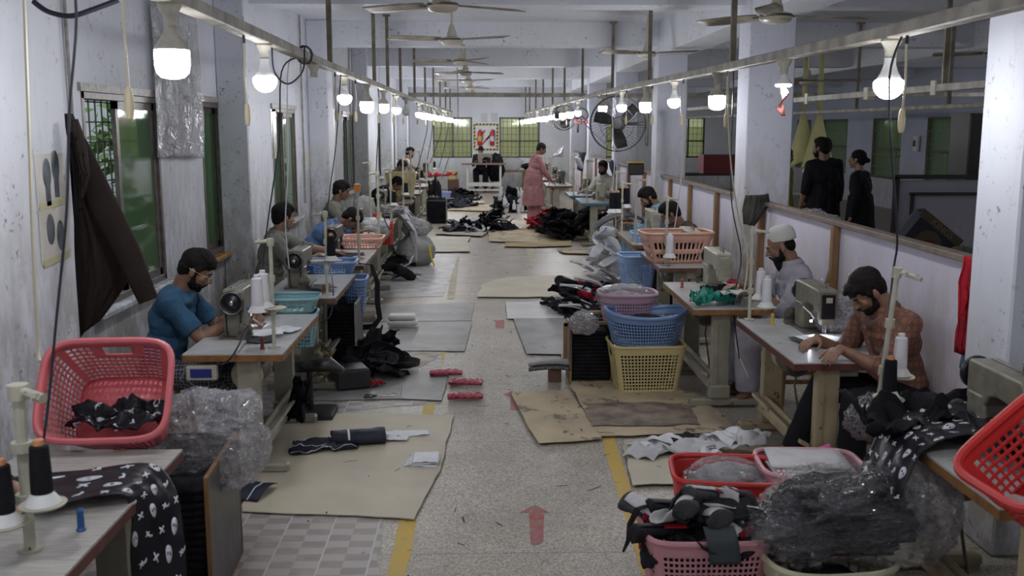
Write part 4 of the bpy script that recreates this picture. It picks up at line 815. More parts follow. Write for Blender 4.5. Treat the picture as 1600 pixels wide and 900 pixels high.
    if bottom:
        t = MB()
        for s in (-1, 1):
            hip, kn, an = legs[s]; r2 = (.12 if stand_ else .095) if hem else .078
            t.cap(hip, kn, .105, r2); t.tube([kn+(kn-an)*.02, kn.lerp(an, .5), kn.lerp(an, .92)], [r2, r2*.98, r2*.86], 14)
        t.ell(P, (.165*fat, .125, .11)); t.cap(legs[-1][0], legs[1][0], .10)
        if hair == 'lungi' or (not stand_ and bottom is LUNGI): t.cap(legs[-1][1], legs[1][1], .075, .075); t.tube([(legs[-1][1]+legs[1][1])/2, (legs[-1][2]+legs[1][2])/2+Z*.12], [.15, .15], 16, ry=.6)
        child('trousers' if bottom is not LUNGI else 'checked_sarong', t, bottom, vox*1.3, 5, .006, 6, (1, 1, .6))
    # hair
    if not cap or hair == 'bun':
        t = MB(); t.ell(hp(0, -.020, .046), (.0835, .098, .084), Hd, 20, 14); t.ell(hp(0, -.052, .0), (.074, .062, .072), Hd); t.ell(hp(0, -.06, -.035), (.058, .045, .045), Hd)
        for s in (-1, 1): t.ell(hp(.070*s, .018, .018), (.012, .022, .035), Hd)
        if hair in ('quiff', 'full'): t.ell(hp(0, .042, .088), (.062, .050, .040), Hd); t.ell(hp(.01, .070, .075), (.045, .030, .028), Hd); t.ell(hp(0, 0, .10), (.066, .07, .042), Hd)
        if hair == 'fringe': t.ell(hp(0, .055, .070), (.064, .040, .032), Hd); t.ell(hp(.03, .088, .062), (.022, .022, .014), Hd); t.ell(hp(-.02, .082, .055), (.03, .02, .016), Hd)
        if hair == 'bun': t.ell(hp(0, -.128, -.005), (.035, .04, .035), Hd)
        child('hair', t, HAIR, max(.005, vox*.8), 3, .0022, 42, (1, .45, 1))
    if cap:
        t = MB(); t.ell(hp(0, -.06, -.018), (.068, .045, .052), Hd); t.ell(hp(0, -.045, .01), (.077, .06, .045), Hd); child('hair', t, HAIR, .006, 3, .003, 55)
        t = MB(); prof = [(.0875, .030), (.0895, .045), (.088, .07), (.080, .095), (.06, .118), (.03, .128), (.001, .130)]
        cm = MB(); cm.M = Matrix.Translation(HC) @ Hd.to_4x4() @ Matrix.Rotation(.22, 4, 'X') @ Matrix.Diagonal((1, 1.13, 1, 1)); cm.lathe([(.082, .042), (.0845, .040), (.0865, .044), (.0865, .066), (.0845, .090), (.078, .114), (.062, .134), (.034, .146), (.001, .149)], c=(0, -.020, .0), n=32, cap=False); cm.obj('skullcap', mat('white_knit_cap', (.66, .66, .64), .85, bump=.6, bscale=220), o, solid=.003)
    if beard:
        t = MB(); e = .007; t.ell(hp(0, .030, -.080), (.044+e, .048+e, .034+e), Hd); t.ell(hp(0, .066, -.100), (.025, .022, .022), Hd)
        for s in (-1, 1): t.cap(hp(.066*s, .012, -.02), hp(.052*s, .028, -.075), .012, .018, 8); t.ell(hp(.036*s, .055, -.075), (.016, .022, .022), Hd)
        t.ell(hp(0, .101, -.052), (.025, .007, .005), Hd)
        for s in (-1, 1): t.cap(hp(.022*s, .097, -.053), hp(.028*s, .084, -.08), .006, .007, 7)
        if beard > 1: t.ell(hp(0, .052, -.125), (.044, .036, .05), Hd); t.ell(hp(0, .055, -.16), (.030, .026, .04), Hd)
        child('beard', t, HAIR, .005 if vox < .01 else vox*.8, 2, .0025, 60)
    else:
        t = MB(); t.ell(hp(0, .100, -.052), (.024, .006, .0045), Hd, 10, 6); t.obj('moustache', HAIR, o)
    if hair == 'bun' and not beard: bpy.data.objects.remove([k for k in COL.objects if k.parent == o and k.name.startswith('moustache')][-1])
    t = MB()
    for s in (-1, 1): t.cap(hp(.016*s, .094, .021), hp(.045*s, .082, .023), .0045, .003, 7)
    t.obj('eyebrows', HAIR, o); t = MB()
    for s in (-1, 1): t.cap(hp(.020*s, .0865, -.0015), hp(.040*s, .0815, -.001), .0028, .0022, 7)
    t.obj('eyelashes', HAIR, o)
    if glasses:
        t = MB()
        for s in (-1, 1): t.tube([hp(.032*s+.023*math.cos(a), .106-.006*abs(math.cos(a)), -.004+.017*math.sin(a)) for a in np.linspace(0, 2*PI, 20, endpoint=False)], .0014, 5, closed=True); t.tube([hp(.055*s, .10, .004), hp(.080*s, .05, .006), hp(.084*s, -.03, .006)], .0017, 5)
        t.tube([hp(-.009, .106, .0), hp(.009, .106, 0)], .0015, 5); gl = t.obj('spectacles', mat('gold_wire', (.6, .5, .35), .3, metal=.7), o)
    return o, dict(U=U, P=P, HC=HC, legs=legs, arms=arms, tw2=tw2, Hd=Hd)
def stool(x, y, h, label, yaw=0):
    root = empty('stool', (x, y, 0), yaw, label, 'stool', 'wooden stools under the workers'); m = MB(); m.box((0, 0, h-.02), (.36, .32, .035), ch=.008); m.obj('seat', WOOD, root)
    for sx in (-1, 1):
        for sy in (-1, 1): m = MB(); m.tube([(sx*.14, sy*.12, h-.03), (sx*.16, sy*.14, 0)], .018, 6); m.obj('leg', WOOD, root)
    m = MB(); m.box((0, .13, .18), (.30, .02, .03)); m.box((0, -.13, .18), (.30, .02, .03)); m.obj('rung', WOOD, root)
FX, FXm = -PI/2, PI/2      # facing +X, facing -X
def cm_(n, c, **k): return mat(n, c, .85, spec=.2, c2=tuple(v*.72 for v in c), scale=6, bump=.25, bscale=70, **k)
TEE = cm_('blue_tshirt', (.045, .115, .205)); GK = cm_('grey_green_kameez', (.20, .20, .175)); BSH = cm_('blue_shirt_cloth', (.10, .17, .33)); DKT = cm_('dark_green_cloth', (.045, .05, .04)); WV = cm_('white_vest', (.62, .62, .62)); PK = cm_('dusty_pink_cloth', (.40, .20, .20)); CR = cm_('cream_kameez', (.46, .45, .40)); SKY = cm_('sky_blue_cloth', (.22, .38, .50)); BRN = cm_('dark_brown_cloth', (.055, .038, .025)); LAV = cm_('pale_lilac_shirt', (.40, .39, .45)); NBK = cm_('near_black_cloth', (.012, .013, .017)); DGR = cm_('dark_trousers', (.02, .02, .028))
# 1 blue T-shirt man
person('man in blue T-shirt, glasses and black beard sewing at the nearest left table', (-2.02, 6.13), FX, hz=.50, lean=13, head=(32, -4, 0), neck=0, L=(-.18, .50, .84, (.5, .6, -.15)), Rr=(.06, .50, .83, (-.3, .8, -.15)), top=TEE, sleeve='short', bottom=LUNGI, skinc='a', beard=1, hair='quiff', glasses=True, vox=.0058, knees={1: (.20, .30, .50)}, feet={1: (.12, .52, .15), -1: (-.22, .40, .14)})
stool(-2.04, 6.13, .44, 'wooden stool under the man in blue T-shirt')
# 2 grey kameez man, looking away
person('man in grey-green kameez at the third left table, head turned to the far end', (-2.00, 9.10), FX, hz=.52, lean=10, twist=10, head=(6, -38, 0), L=(-.34, .56, .83, (-.6, .8, -.1)), Rr=(.02, .48, .84, (-.1, .9, -.2)), top=GK, sleeve='rolled', bottom=GK, hem=.3, skinc='c', hair='full', vox=.0070, collar='kameez')
stool(-2.03, 9.10, .46, 'stool under the man in grey-green kameez')
# 3 blue shirt bending
person('man in blue shirt bending low over the fourth left table', (-2.02, 11.25), FX, hz=.55, lean=42, head=(55, -5, 0), L=(-.25, .62, .83), Rr=(.05, .6, .83), top=BSH, sleeve='rolled', bottom=DGR, skinc='b', hair='full', vox=.0085, collar=True, elb=(.6, -.3, -.3))
stool(-2.03, 11.25, .49, 'stool under the bending man in blue shirt')
person('man in dull green kameez behind the bending man in blue shirt', (-1.98, 12.55), FX, hz=.55, lean=10, head=(14, -5, 0), top=GK, L=(-.15, .55, .83), Rr=(.15, .5, .83), sleeve='long', bottom=GK, hem=.3, skinc='b', hair='full', beard=0, vox=.0085)
stool(-2.0, 12.55, .49, 'stool under the man behind the blue shirt man')
person('man in black top bending at a far left table before the yellow basket', (-2.0, 17.0), FX, hz=.60, lean=42, head=(45, 0, 0), top=NBK, L=(-.1, .62, .84), Rr=(.2, .6, .84), sleeve='short', bottom=DGR, skinc='b', hair='full', vox=.011)
person('man in dark green shirt looking down behind the yellow basket', (-1.95, 20.6), FX, hz=.60, lean=15, head=(40, 25, 0), top=DKT, L=(-.15, .5, .84), Rr=(.15, .5, .84), sleeve='long', bottom=DGR, skinc='b', hair='full', vox=.012)
person('man in white sleeveless vest sitting high at the far left', (-1.95, 24.2), FX, hz=.72, lean=8, head=(12, -5, 0), top=WV, vest=True, L=(-.15, .5, .86), Rr=(.15, .45, .86), bottom=DGR, skinc='c', hair='full', beard=1, vox=.012)
for x, y, l in ((-2.02, 17.0, 'black top man'), (-1.97, 20.6, 'dark green shirt man'), (-1.97, 24.2, 'white vest man')): stool(x, y, .53 if y < 24 else .65, 'stool under the %s at the far left' % l)
# far wall man
person('man in black clothes and glasses facing the camera behind the far desk', (-.12, 31.35), PI, hz=.62, lean=8, head=(22, 0, 0), top=NBK, L=(-.15, .42, .96), Rr=(.15, .42, .96), sleeve='rolled', bottom=NBK, skinc='b', hair='full', beard=1, glasses=True, vox=.013, hem=.3)
stool(-.12, 31.4, .55, 'stool under the black-clad man at the far wall')
# right row
person('man in white skullcap and pale lilac shirt with a long black beard', (2.29, 7.06), FXm, hz=.50, lean=7, head=(24, 8, 0), top=LAV, L=(-.20, .40, .86, (.5, .6, -.2)), Rr=(.14, .42, .85, (-.3, .8, -.1)), sleeve='rolled', bottom=LAV, hem=.3, skinc='a', beard=2, cap=True, vox=.0062, collar=True)
stool(2.30, 7.06, .44, 'stool under the man in white skullcap')
person('man in rust plaid shirt bending over the maroon edged table', (2.36, 5.42), FXm+.28, hz=.50, lean=15, twist=0, head=(42, 6, 0), top=PLAID, L=(-.06, .47, .81, (-.45, .8, -.18)), Rr=(.22, .42, .81, (-.3, .9, -.18)), sleeve='rolled', bottom=NBK, skinc='a', beard=1, hair='fringe', vox=.0058, collar=True, curl=.45, hem=0, feet={1: (.16, .60, .15), -1: (-.14, .42, .10)}, knees={1: (.18, .40, .53)})
stool(2.34, 5.42, .44, 'stool under the man in rust plaid shirt')
person('man in dark brown T-shirt with his back partly turned on the right row', (2.26, 10.40), FXm+.35, hz=.52, lean=24, head=(30, 25, 0), top=BRN, L=(-.15, .45, .84), Rr=(.15, .45, .84), sleeve='short', bottom=DGR, skinc='b', hair='full', vox=.008)
stool(2.28, 10.40, .46, 'stool under the man in dark brown T-shirt')
person('man in sky blue kameez looking down on the right row', (2.22, 12.15), FXm+.1, hz=.52, lean=12, head=(34, 0, 0), top=SKY, L=(-.15, .45, .84), Rr=(.15, .45, .84), sleeve='long', bottom=SKY, hem=.3, skinc='a', hair='full', beard=1, vox=.0085, collar=True)
stool(2.24, 12.15, .46, 'stool under the man in sky blue kameez')
person('man in cream kameez looking at the camera from the right row', (2.22, 18.0), FXm+.65, hz=.60, lean=8, side=0, head=(4, -18, 0), top=CR, L=(-.25, .38, .84), Rr=(.1, .52, .86), sleeve='long', bottom=CR, hem=.3, skinc='b', hair='full', beard=1, vox=.0105, collar=True)
stool(2.23, 18.0, .53, 'stool under the man in cream kameez')
# standing
person('heavy man in dusty pink shalwar kameez standing at the right row', (1.00, 20.45), FXm+PI+.15, hz=.93, lean=7, head=(24, 5, 0), top=PK, L=(-.15, .40, .92), Rr=(.15, .36, .90), sleeve='long', bottom=PK, hem=.54, skinc='b', hair='short', vox=.0105, stand_=True, fat=1.42, scale=.98)
person('man in black standing with his back to the camera in the right hand room', (4.42, 12.9), .25, hz=.96, lean=2, head=(0, -25, 0), top=NBK, Rr=(.1, .25, 1.05), L=(-.28, .1, .82), sleeve='rolled', bottom=NBK, hem=.4, skinc='a', hair='full', beard=1, vox=.010, stand_=True, fat=1.15, scale=1.05)
person('person in black standing half hidden behind the man in black', (4.78, 13.9), .3, hz=.95, lean=0, head=(10, 20, 0), top=NBK, bottom=NBK, hem=.4, skinc='b', hair='full', vox=.012, stand_=True, scale=1.05, sleeve='long')
person('woman in black with a hair bun and glasses standing in the right hand room', (4.80, 12.6), .95, hz=.92, lean=2, head=(-2, 0, 0), fat=1.25, top=NBK, bottom=NBK, hem=.5, skinc='c', hair='bun', glasses=True, vox=.0095, stand_=True, scale=.99, sleeve='long')
person('man in yellow-green shirt standing beyond the nearest full column', (4.02, 13.6), -1.3, hz=.93, lean=4, head=(10, 0, 0), top=cm_('mustard_cloth', (.22, .21, .05)), bottom=DGR, skinc='b', hair='short', vox=.012, stand_=True, sleeve='long')
# hidden operator's hands at the bottom left edge
person('worker at the bottom left table, only the sewing hands showing at the photo edge', (-2.10, 3.12), FX, hz=.50, lean=8, head=(20, 0, 0), top=DKT, L=(-.10, .52, .81, (-.2, .9, -.25)), Rr=(.06, .50, .81, (-.2, .9, -.25)), sleeve='long', bottom=DGR, skinc='c', hair='short', vox=.008)
stool(-2.10, 3.12, .44, 'stool under the worker at the bottom left edge')
# ------------------------------------------------------------------ laundry baskets
def perim(tw, td, ex, n):
    raw = []
    for i in range(720):
        a = 2*PI*i/720; c, s = math.cos(a), math.sin(a); raw.append((tw/2*math.copysign(abs(c)**(2/ex), c), td/2*math.copysign(abs(s)**(2/ex), s)))
    L = [0]
    for i in range(720): a, b = raw[i], raw[(i+1) % 720]; L.append(L[-1]+math.hypot(a[0]-b[0], a[1]-b[1]))
    out = []; j = 0
    for k in range(n):
        t = L[-1]*k/n
        while L[j+1] < t: j += 1
        f = (t-L[j])/(L[j+1]-L[j]+1e-9); a, b = raw[j], raw[(j+1) % 720]; out.append((a[0]+(b[0]-a[0])*f, a[1]+(b[1]-a[1])*f, math.atan2(b[1]-a[1], b[0]-a[0])))
    return out, L[-1]
def basket(loc, rot, label, m, tw, td, h, taper=.78, ex=5, cell=.022, rcell=None, hole=.62, z0=.08, z1=.84, corner=True, slot=True, wave=0, bands=None, name='laundry_basket', group=None, rim=.011, cat='basket', rows=None):
    root = empty(name, loc, 0, label, cat, group); root.rotation_euler = rot if isinstance(rot, (tuple, Euler)) else (0, 0, rot)
    nc = max(8, int(perim(tw*.9, td*.9, ex, 8)[1]/cell)); P, _ = perim(tw, td, ex, nc*2); nr = rows or max(2, int(h*(z1-z0)/(rcell or cell)))
    # angular samples: alternate hole (odd) / strut (even)
    us = []
    for k in range(nc): us += [k/nc, (k+1-hole)/nc]
    Pf, _ = perim(tw, td, ex, 1440)
    def pt(u, z, e=0):
        q = Pf[int(u*1440) % 1440]; s = taper+(1-taper)*(z/h); wv = wave*math.cos(2*math.atan2(q[1]/td, q[0]/tw))*(z/h)**2; return Vector((q[0]*s, q[1]*s, z+wv))
    zs = [0, h*z0]; hh = h*(z1-z0)/nr
    for r in range(nr): zs += [h*z0+hh*(r+1)-hh*(1-hole*1.0), h*z0+hh*(r+1)]
    zs += [h*.93, h]; n = len(us); vs = [pt(u, z) for z in zs for u in us]; fs = []
    for j in range(len(zs)-1):
        for i in range(n):
            q = Pf[int((us[i]+.5/nc)*1440) % 1440]; fx = abs(q[0])/(tw/2); fy = abs(q[1])/(td/2); hole_ok = (i % 2 == 1) and (j >= 1) and (j % 2 == 1) and j < len(zs)-3
            if corner and fx > .80 and fy > .80: hole_ok = False
            if bands and hole_ok and (i//2) % bands == 0: hole_ok = False
            top_zone = zs[j] > h*.66
            if slot == 'y' and fy > .93 and abs(q[0]) < .10 and zs[j] > h*.58:
                hole_ok = False
                if abs(q[0]) < .062 and h*.66 < (zs[j]+zs[j+1])/2 < h*.82: continue
            if slot is True and top_zone:
                ax = q[1] if tw >= td*0.8 and fx > .93 else None
                if fx > .93 and abs(q[1]) < .07: hole_ok = h*.72 < (zs[j]+zs[j+1])/2 < h*.86 and abs(q[1]) < .055
                elif fx > .93 and abs(q[1]) < .095: hole_ok = False
            if not hole_ok: fs.append((j*n+i, j*n+(i+1) % n, (j+1)*n+(i+1) % n, (j+1)*n+i))
    w = MB(); w.raw(vs, fs); w.obj('lattice_wall', m, root, solid=.003)
    b = MB(); k2 = 48; b.raw([pt(i/k2, .004) for i in range(k2)]+[Vector((0, 0, .004))], [(i, (i+1) % k2, k2) for i in range(k2)]); b.obj('base_plate', m, root, solid=.004)
    r = MB(); r.tube([pt(i/72, h)+Vector((0, 0, 0)) for i in range(72)], rim, 8, closed=True, ry=1.15); r.obj('rim', m, root); return root
def pl(n, c): return mat('plastic_'+n, c, .42, c2=tuple(min(1, v*1.12) for v in c), scale=3)
PINK1, PINK2, PINK3, REDB, BLUE1, BLUE2, YELB, SALM, AQUA, CRMB, LILB = pl('coral', (.60, .145, .165)), pl('dusty_pink', (.50, .235, .27)), pl('pale_pink', (.62, .33, .38)), pl('red', (.50, .03, .03)), pl('cornflower', (.17, .27, .50)), pl('pale_blue', (.26, .40, .66)), pl('butter', (.58, .49, .24)), pl('salmon', (.62, .36, .28)), pl('aqua', (.22, .40, .44)), pl('cream', (.42, .41, .29)), pl('mauve', (.48, .30, .38))
# the stack by the right row
basket((1.23, 7.45, 0), .04, 'yellow square laundry basket on kraft paper, bottom of the stack', YELB, .56, .44, .37, taper=.80, ex=7, cell=.0245, rcell=.0235, z0=.10, z1=.86)
basket((1.22, 7.42, .375), .05, 'cornflower blue oval basket, middle of the stack', BLUE1, .62, .46, .24, taper=.80, ex=2.6, cell=.021, rcell=.023, corner=False, z0=.06, z1=.80, wave=.022, slot=False, rim=.014)
basket((1.13, 7.78, .46), .0, 'mauve pink round basket holding bagged pieces, top of the stack', LILB, .46, .42, .24, taper=.80, ex=3, cell=.02, rcell=.022, corner=False, z0=.06, z1=.78, slot=False, rim=.013)
basket((1.80, 9.32, TZ+.002), .10, 'salmon laundry basket with large slots on the right row table', SALM, .66, .44, .28, taper=.72, ex=6, cell=.040, rcell=.074, z0=.10, z1=.86, hole=.58, slot=False)
basket((1.56, 10.10, .28), .1, 'pale blue basket hanging below a right row table', BLUE2, .36, .40, .42, taper=.70, ex=5, cell=.024, rcell=.026, slot=False)
basket((1.84, 11.05, TZ+.002), .0, 'pale blue tray basket in front of the sky blue shirt man', BLUE2, .40, .40, .09, taper=.85, ex=5, cell=.03, rows=2, slot=False)
# left row
basket((-1.47, 7.06, TZ-.045), .05, 'aqua tray basket between the first and second left row tables', AQUA, .56, .30, .105, taper=.85, ex=6, cell=.043, rows=1, hole=.7, z0=.2, z1=.85, slot=False)
basket((-1.35, 8.78, TZ-.015), .0, 'cornflower blue tray basket beyond the second left row table', BLUE1, .42, .34, .10, taper=.82, ex=6, cell=.022, rows=3, slot=False, z0=.15, z1=.85)
basket((-1.32, 7.08, .44), .05, 'aqua blue basket hanging under the front left row table edge', AQUA, .22, .28, .24, taper=.72, ex=5, cell=.026, slot=False)
basket((-1.13, 8.62, .40), .05, 'blue basket with magenta lining below second left row table', BLUE1, .20, .34, .30, taper=.72, ex=5, cell=.028, slot=False)
basket((-1.30, 10.55, TZ+.002), .0, 'salmon tray basket in front of the bending blue shirt man', SALM, .44, .46, .10, taper=.86, ex=5, cell=.03, rows=2, slot=False)
basket((-1.22, 12.45, .55), .0, 'red basket hanging below the far edge of a left row table', REDB, .16, .26, .26, taper=.75, ex=4, cell=.03, slot=False)
basket((-1.48, 17.75, .78), .0, 'yellow laundry basket far along the left row', YELB, .54, .42, .42, taper=.80, ex=6, cell=.04, rcell=.045, slot=False, z0=.05, z1=.72)
m = MB(); m.box((-1.48, 17.75, .385), (.5, .4, .77)); tag(m.obj('storage_crate', mat('dark_plywood', (.05, .045, .04), .6), smooth=False), 'dark crate under the far yellow laundry basket', 'crate')
basket((-1.13, 27.0, 0), .0, 'small pale blue basket on the floor of the far left aisle', pl('far_blue', (.30, .36, .62)), .44, .36, .26, taper=.8, ex=5, cell=.035, slot=False)
basket((-1.02, 31.2, .38), .0, 'pale yellow basket beside the far wall desk', YELB, .36, .36, .26, taper=.75, ex=4, cell=.035, slot=False)
m = MB(); m.box((-.98, 31.2, .19), (.34, .34, .38)); tag(m.obj('box', mat('brown_box', (.12, .06, .04), .6), smooth=False), 'brown box under the pale yellow basket at the far wall', 'box')
# tilted coral basket, nearest left
basket((-1.53, 4.13, .80), Euler((R_(56), 0, R_(4)), 'XYZ'), 'large coral pink laundry basket tilted towards the camera at left', PINK1, .50, .42, .30, taper=.74, ex=5, cell=.024, rcell=.027, z0=.06, z1=.88, hole=.66, rim=.014, slot='y')
# front right group
basket((.875, 3.78, .02), .0, 'dusty pink laundry basket piled with black gloves at the bottom right', PINK2, .50, .40, .40, taper=.78, ex=5, cell=.0195, rcell=.0225, z0=.04, z1=.88, rim=.012, slot=False)
basket((1.12, 4.42, .0), -.12, 'red laundry basket behind the dusty pink one, with a bagged bundle', REDB, .50, .40, .42, taper=.78, ex=5, cell=.024, rim=.012, slot=False)
basket((1.54, 4.50, .0), -.08, 'pale pink laundry basket full of white sheets', PINK3, .48, .40, .42, taper=.78, ex=5, cell=.024, rim=.012, slot=False)
basket((1.32, 3.62, .0), .1, 'cream basket under a plastic wrapped bundle at the bottom edge', CRMB, .50, .40, .36, taper=.80, ex=3, cell=.04, rcell=.045, corner=False, hole=.68, rim=.012, slot=False, wave=.0)
basket((1.95, 3.13, TZ+.035), Euler((R_(8), R_(-38), R_(10))), 'bright red basket leaning at the right edge of the photo', REDB, .46, .38, .26, taper=.75, ex=5, cell=.03, rim=.016, slot=False)
# ------------------------------------------------------------------ cloth, leather and plastic pieces
def rumple_fn(w, l, h, sd, fold=1.0, dome=0.0):
    o = sd*7.31
    def f(u, v):
        a, b = (u-.5), (v-.5); ex = 1+.10*fb(u*3+o, v*3, 0, 3)
        dx = .16*noise.noise(Vector((a*3.1*fold+o, b*3.1*fold, 1)))+.05*noise.noise(Vector((a*9+o, b*9, 2))); dy = .16*noise.noise(Vector((a*3.1*fold+o, b*3.1*fold, 5)))+.05*noise.noise(Vector((a*9+o, b*9, 6)))
        z = abs(noise.noise(Vector((a*3.6*fold+o, b*2.4*fold, 9))))*1.0+.45*abs(noise.noise(Vector((a*9+o, b*7, 3)))); z = z*h*1.5+dome*max(0, 1-4*(a*a+b*b))
        return Vector(((a*ex+dx)*w, (b*ex+dy)*l, .004+z))
    return f
def rumple(name, loc, rz, w, l, h, sd, m, label=None, cat=None, group=None, nx=26, thick=.003, dome=0, fold=1.0, rot=None, parent=None):
    b = MB(); b.surf(rumple_fn(w, l, h, sd, fold, dome), nx, nx); o = b.obj(name, m, parent, solid=thick, loc=loc, ang=80); o.rotation_euler = rot if rot else (0, 0, rz)
    return tag(o, label, cat, group)
def curl_fn(w, l, r, sd, taper=.35):      # leather panel curled round its length
    def f(u, v):
        a = (u-.5)*w*(1-taper*abs(2*v-1)**2.2); t = a/r; bend = .10*math.sin(v*PI+sd)*l; return Vector((r*math.sin(t)+.006*noise.noise(Vector((u*3, v*4, sd))), (v-.5)*l, r*(1-math.cos(t))+bend*.5+.004+.008*noise.noise(Vector((u*4, v*4, sd+4)))))
    return f
def piece_proto(kind, m, sd, s=1.0, m2=None):
    b = MB()
    if kind == 'rumple': b.surf(rumple_fn(.30*s, .34*s, .07*s, sd), 16, 16)
    elif kind == 'curl': b.surf(curl_fn(.26*s, .30*s, .075*s, sd), 16, 12)
    elif kind == 'strip':
        f = curl_fn(.055*s, .42*s, .05*s, sd, .1)
        g_ = lambda u, v: f(u, v)+Vector((.07*math.sin(v*4+sd), 0, .03*abs(math.sin(v*7+sd))))
        b.surf(g_, 4, 18)
        if m2: b.surf(lambda u, v: g_(.42+u*.16, v)+Vector((0, 0, .0035)), 2, 18, k=1)
    elif kind == 'flat': b.surf(lambda u, v: Vector(((u-.5)*.22*s*(1-.3*abs(2*v-1)), (v-.5)*.32*s, .004+.012*noise.noise(Vector((u*3, v*3, sd)))+.012)), 10, 10)
    elif kind == 'shell':      # shoe sole like moulded panel
        b.surf(lambda u, v: Vector(((u-.5)*.10*s*(.75+.35*math.sin(v*PI*1.6+.4)), (v-.5)*.28*s, .010+.02*(2*u-1)**2+.015*math.sin(v*PI))), 10, 14)
        if m2: b.surf(lambda u, v: Vector(((u-.5)*.05*s*(.75+.35*math.sin(v*PI*1.6+.4)), (v-.5)*.22*s, .0145+.02*(u-.5)**2+.015*math.sin(v*PI))), 6, 12, k=1)
    me_o = b.obj('fabric_piece', [m, m2] if m2 else m, solid=.004, ang=80); return me_o
_pp = {}
def scatter(n, cen, rx, ry, h, kinds, label, cat, group, sd, name='fabric_piece', s=1.0, z0=0.004, tilt=.5, rep=3):
    q = random.Random(sd)
    for i in range(n):
        kd = kinds[i % len(kinds)]; key = (kd[0], kd[1].name, s, q.randrange(rep), name)
        if key not in _pp: o = piece_proto(kd[0], kd[1], sd+i*1.7, s, kd[2] if len(kd) > 2 else None); o.name = name; _pp[key] = o; first = True
        else: o = _pp[key].copy(); COL.objects.link(o)
        r = math.sqrt((i+.5)/n); a = i*2.399+q.random(); hx = max(0, 1-r*r)
        o.location = (cen[0]+rx*r*math.cos(a), cen[1]+ry*r*math.sin(a), z0+hx*h*q.uniform(.55, 1.0)); o.rotation_euler = (q.uniform(-tilt, tilt)*(.3+hx), q.uniform(-tilt, tilt)*(.3+hx), q.uniform(0, 2*PI)); tag(o, label, cat, group)
# glove prototype: cuff, palm, fingers in one padded shape with an armour panel and red gusset
def glove_proto(sd, body=GREYC, panel=WHC, gus=REDC, s=1.0):
    b = MB(); q = random.Random(sd); b.ell((0, 0, .03*s), (.055*s, .075*s, .026*s)); b.tube([(0, -.05*s, .03*s), (0, -.12*s, .032*s), (0, -.19*s, .036*s)], [.042*s, .05*s, .066*s], 16, ry=.62)
    for k in range(4):
        x = (-.036+.024*k)*s; p = Vector((x, .055*s, .03*s)); an = q.uniform(.1, .5)
        for j in range(3): d = Vector((x*1.5, math.cos(an), -math.sin(an)*.6+.25*q.random())).normalized(); n_ = p+d*.032*s; b.cap(p, n_, .0145*s, .0135*s, 8); p = n_; an += .35
    b.cap((-.045*s, -.02*s, .03*s), (-.085*s, .03*s, .022*s), .018*s, .015*s, 8)
    me = remesh(b, .008*s, 4, .003, 14, name='glove'); me.materials.append(body); o = bpy.data.objects.new('glove', me); COL.objects.link(o)
    c = MB(); c.surf(lambda u, v: Vector(((u-.5)*.075*s*(1+.25*v), (-.17+v*.15)*s, (.079-.022*v-.05*(u-.5)**2)*s)), 8, 8); c.obj('cuff_panel', panel, o, solid=.005)
    c = MB(); c.surf(lambda u, v: Vector(((.040+.022*u)*s, (-.06+v*.10)*s, (.058-.02*u-.016*v)*s)), 4, 8); c.obj('red_gusset', gus, o, solid=.004)
    c = MB(); c.surf(lambda u, v: Vector(((u-.5)*.05*s, (.0+v*.05)*s, (.0605-.04*(u-.5)**2-.03*(v-.4)**2)*s)), 6, 6); c.obj('knuckle_guard', mat('glossy_guard', (.10, .10, .11), .2), o, solid=.008)
    return o
GPS = [glove_proto(3), glove_proto(8, BLKC, GREYC), glove_proto(5, GREYC, mat('pale_grey_leather', (.42, .42, .43), .5))]
GW = [glove_proto(12, BLKC, WHC, REDC, 1.15), glove_proto(14, BLKC, WHC, REDC, 1.15)]
gu = set()
def glove(k, protos, loc, rot, label, group, s=1.0):
    P = protos[k]
    if P.name not in gu: gu.add(P.name); o = P; o.location = loc; o.rotation_euler = rot; tag(o, label, 'glove', group)
    else: o = copy_tree(P, loc, rot=rot, label=label, group=group); o['category'] = 'glove'
    o.scale = (s,)*3
q = random.Random(21)
spots_ = [(-.17, .05, .50), (-.05, .12, .52), (.09, .10, .54), (.20, .02, .50), (-.13, -.06, .50), (.0, -.02, .55), (.12, -.07, .52), (.21, -.10, .47), (-.04, .03, .60), (.08, .02, .61), (-.2, -.02, .45), (.16, .13, .50), (.26, .02, .52), (.30, -.08, .50)]
for i, (x, y, z) in enumerate(spots_): glove(i % 3, GPS, (.875+x, 3.78+y, .02+z-.12), (q.uniform(-.35, .35), q.uniform(-.5, .5), q.uniform(0, 6.28)), 'padded black and grey glove in the pile on the dusty pink basket', 'gloves piled on the pink basket', .92)
scatter(9, (.875, 3.74), .20, .12, .20, [('curl', mat('pale_grey_leather', (.42, .42, .43))), ('curl', GREYC), ('flat', BLKC), ('curl', BLKC)], 'loose dark panel among the gloves on the dusty pink basket', 'fabric piece', 'dark panels on the dusty pink basket', 5, s=.62, z0=.37)
b = MB(); b.surf(lambda u, v: Vector(((u-.5)*.12+.02*v, -.012-.05*math.sin(min(1, v*2)*PI/2), .03*(1-v)-.10*v**1.2)), 6, 10); b.obj('hanging_cuff', mat('dark_slate_cloth', (.03, .042, .048), .7), loc=(.89, 3.61, .455), solid=.006); tag(COL.objects[-1], 'dark slate cuff piece hanging over the pink basket rim', 'fabric piece')
b = MB(); b.tube([(0, .06, .05), (-.05, 0, .06), (-.085, -.02, .0), (-.09, -.03, -.06), (-.11, -.03, -.11)], [.014, .016, .014, .012, .006], 8, ry=.35); b.obj('wrist_strap', BLKC, loc=(.66, 3.80, .42)); tag(COL.objects[-1], 'black strap dangling from the left rim of the pink basket', 'strap')
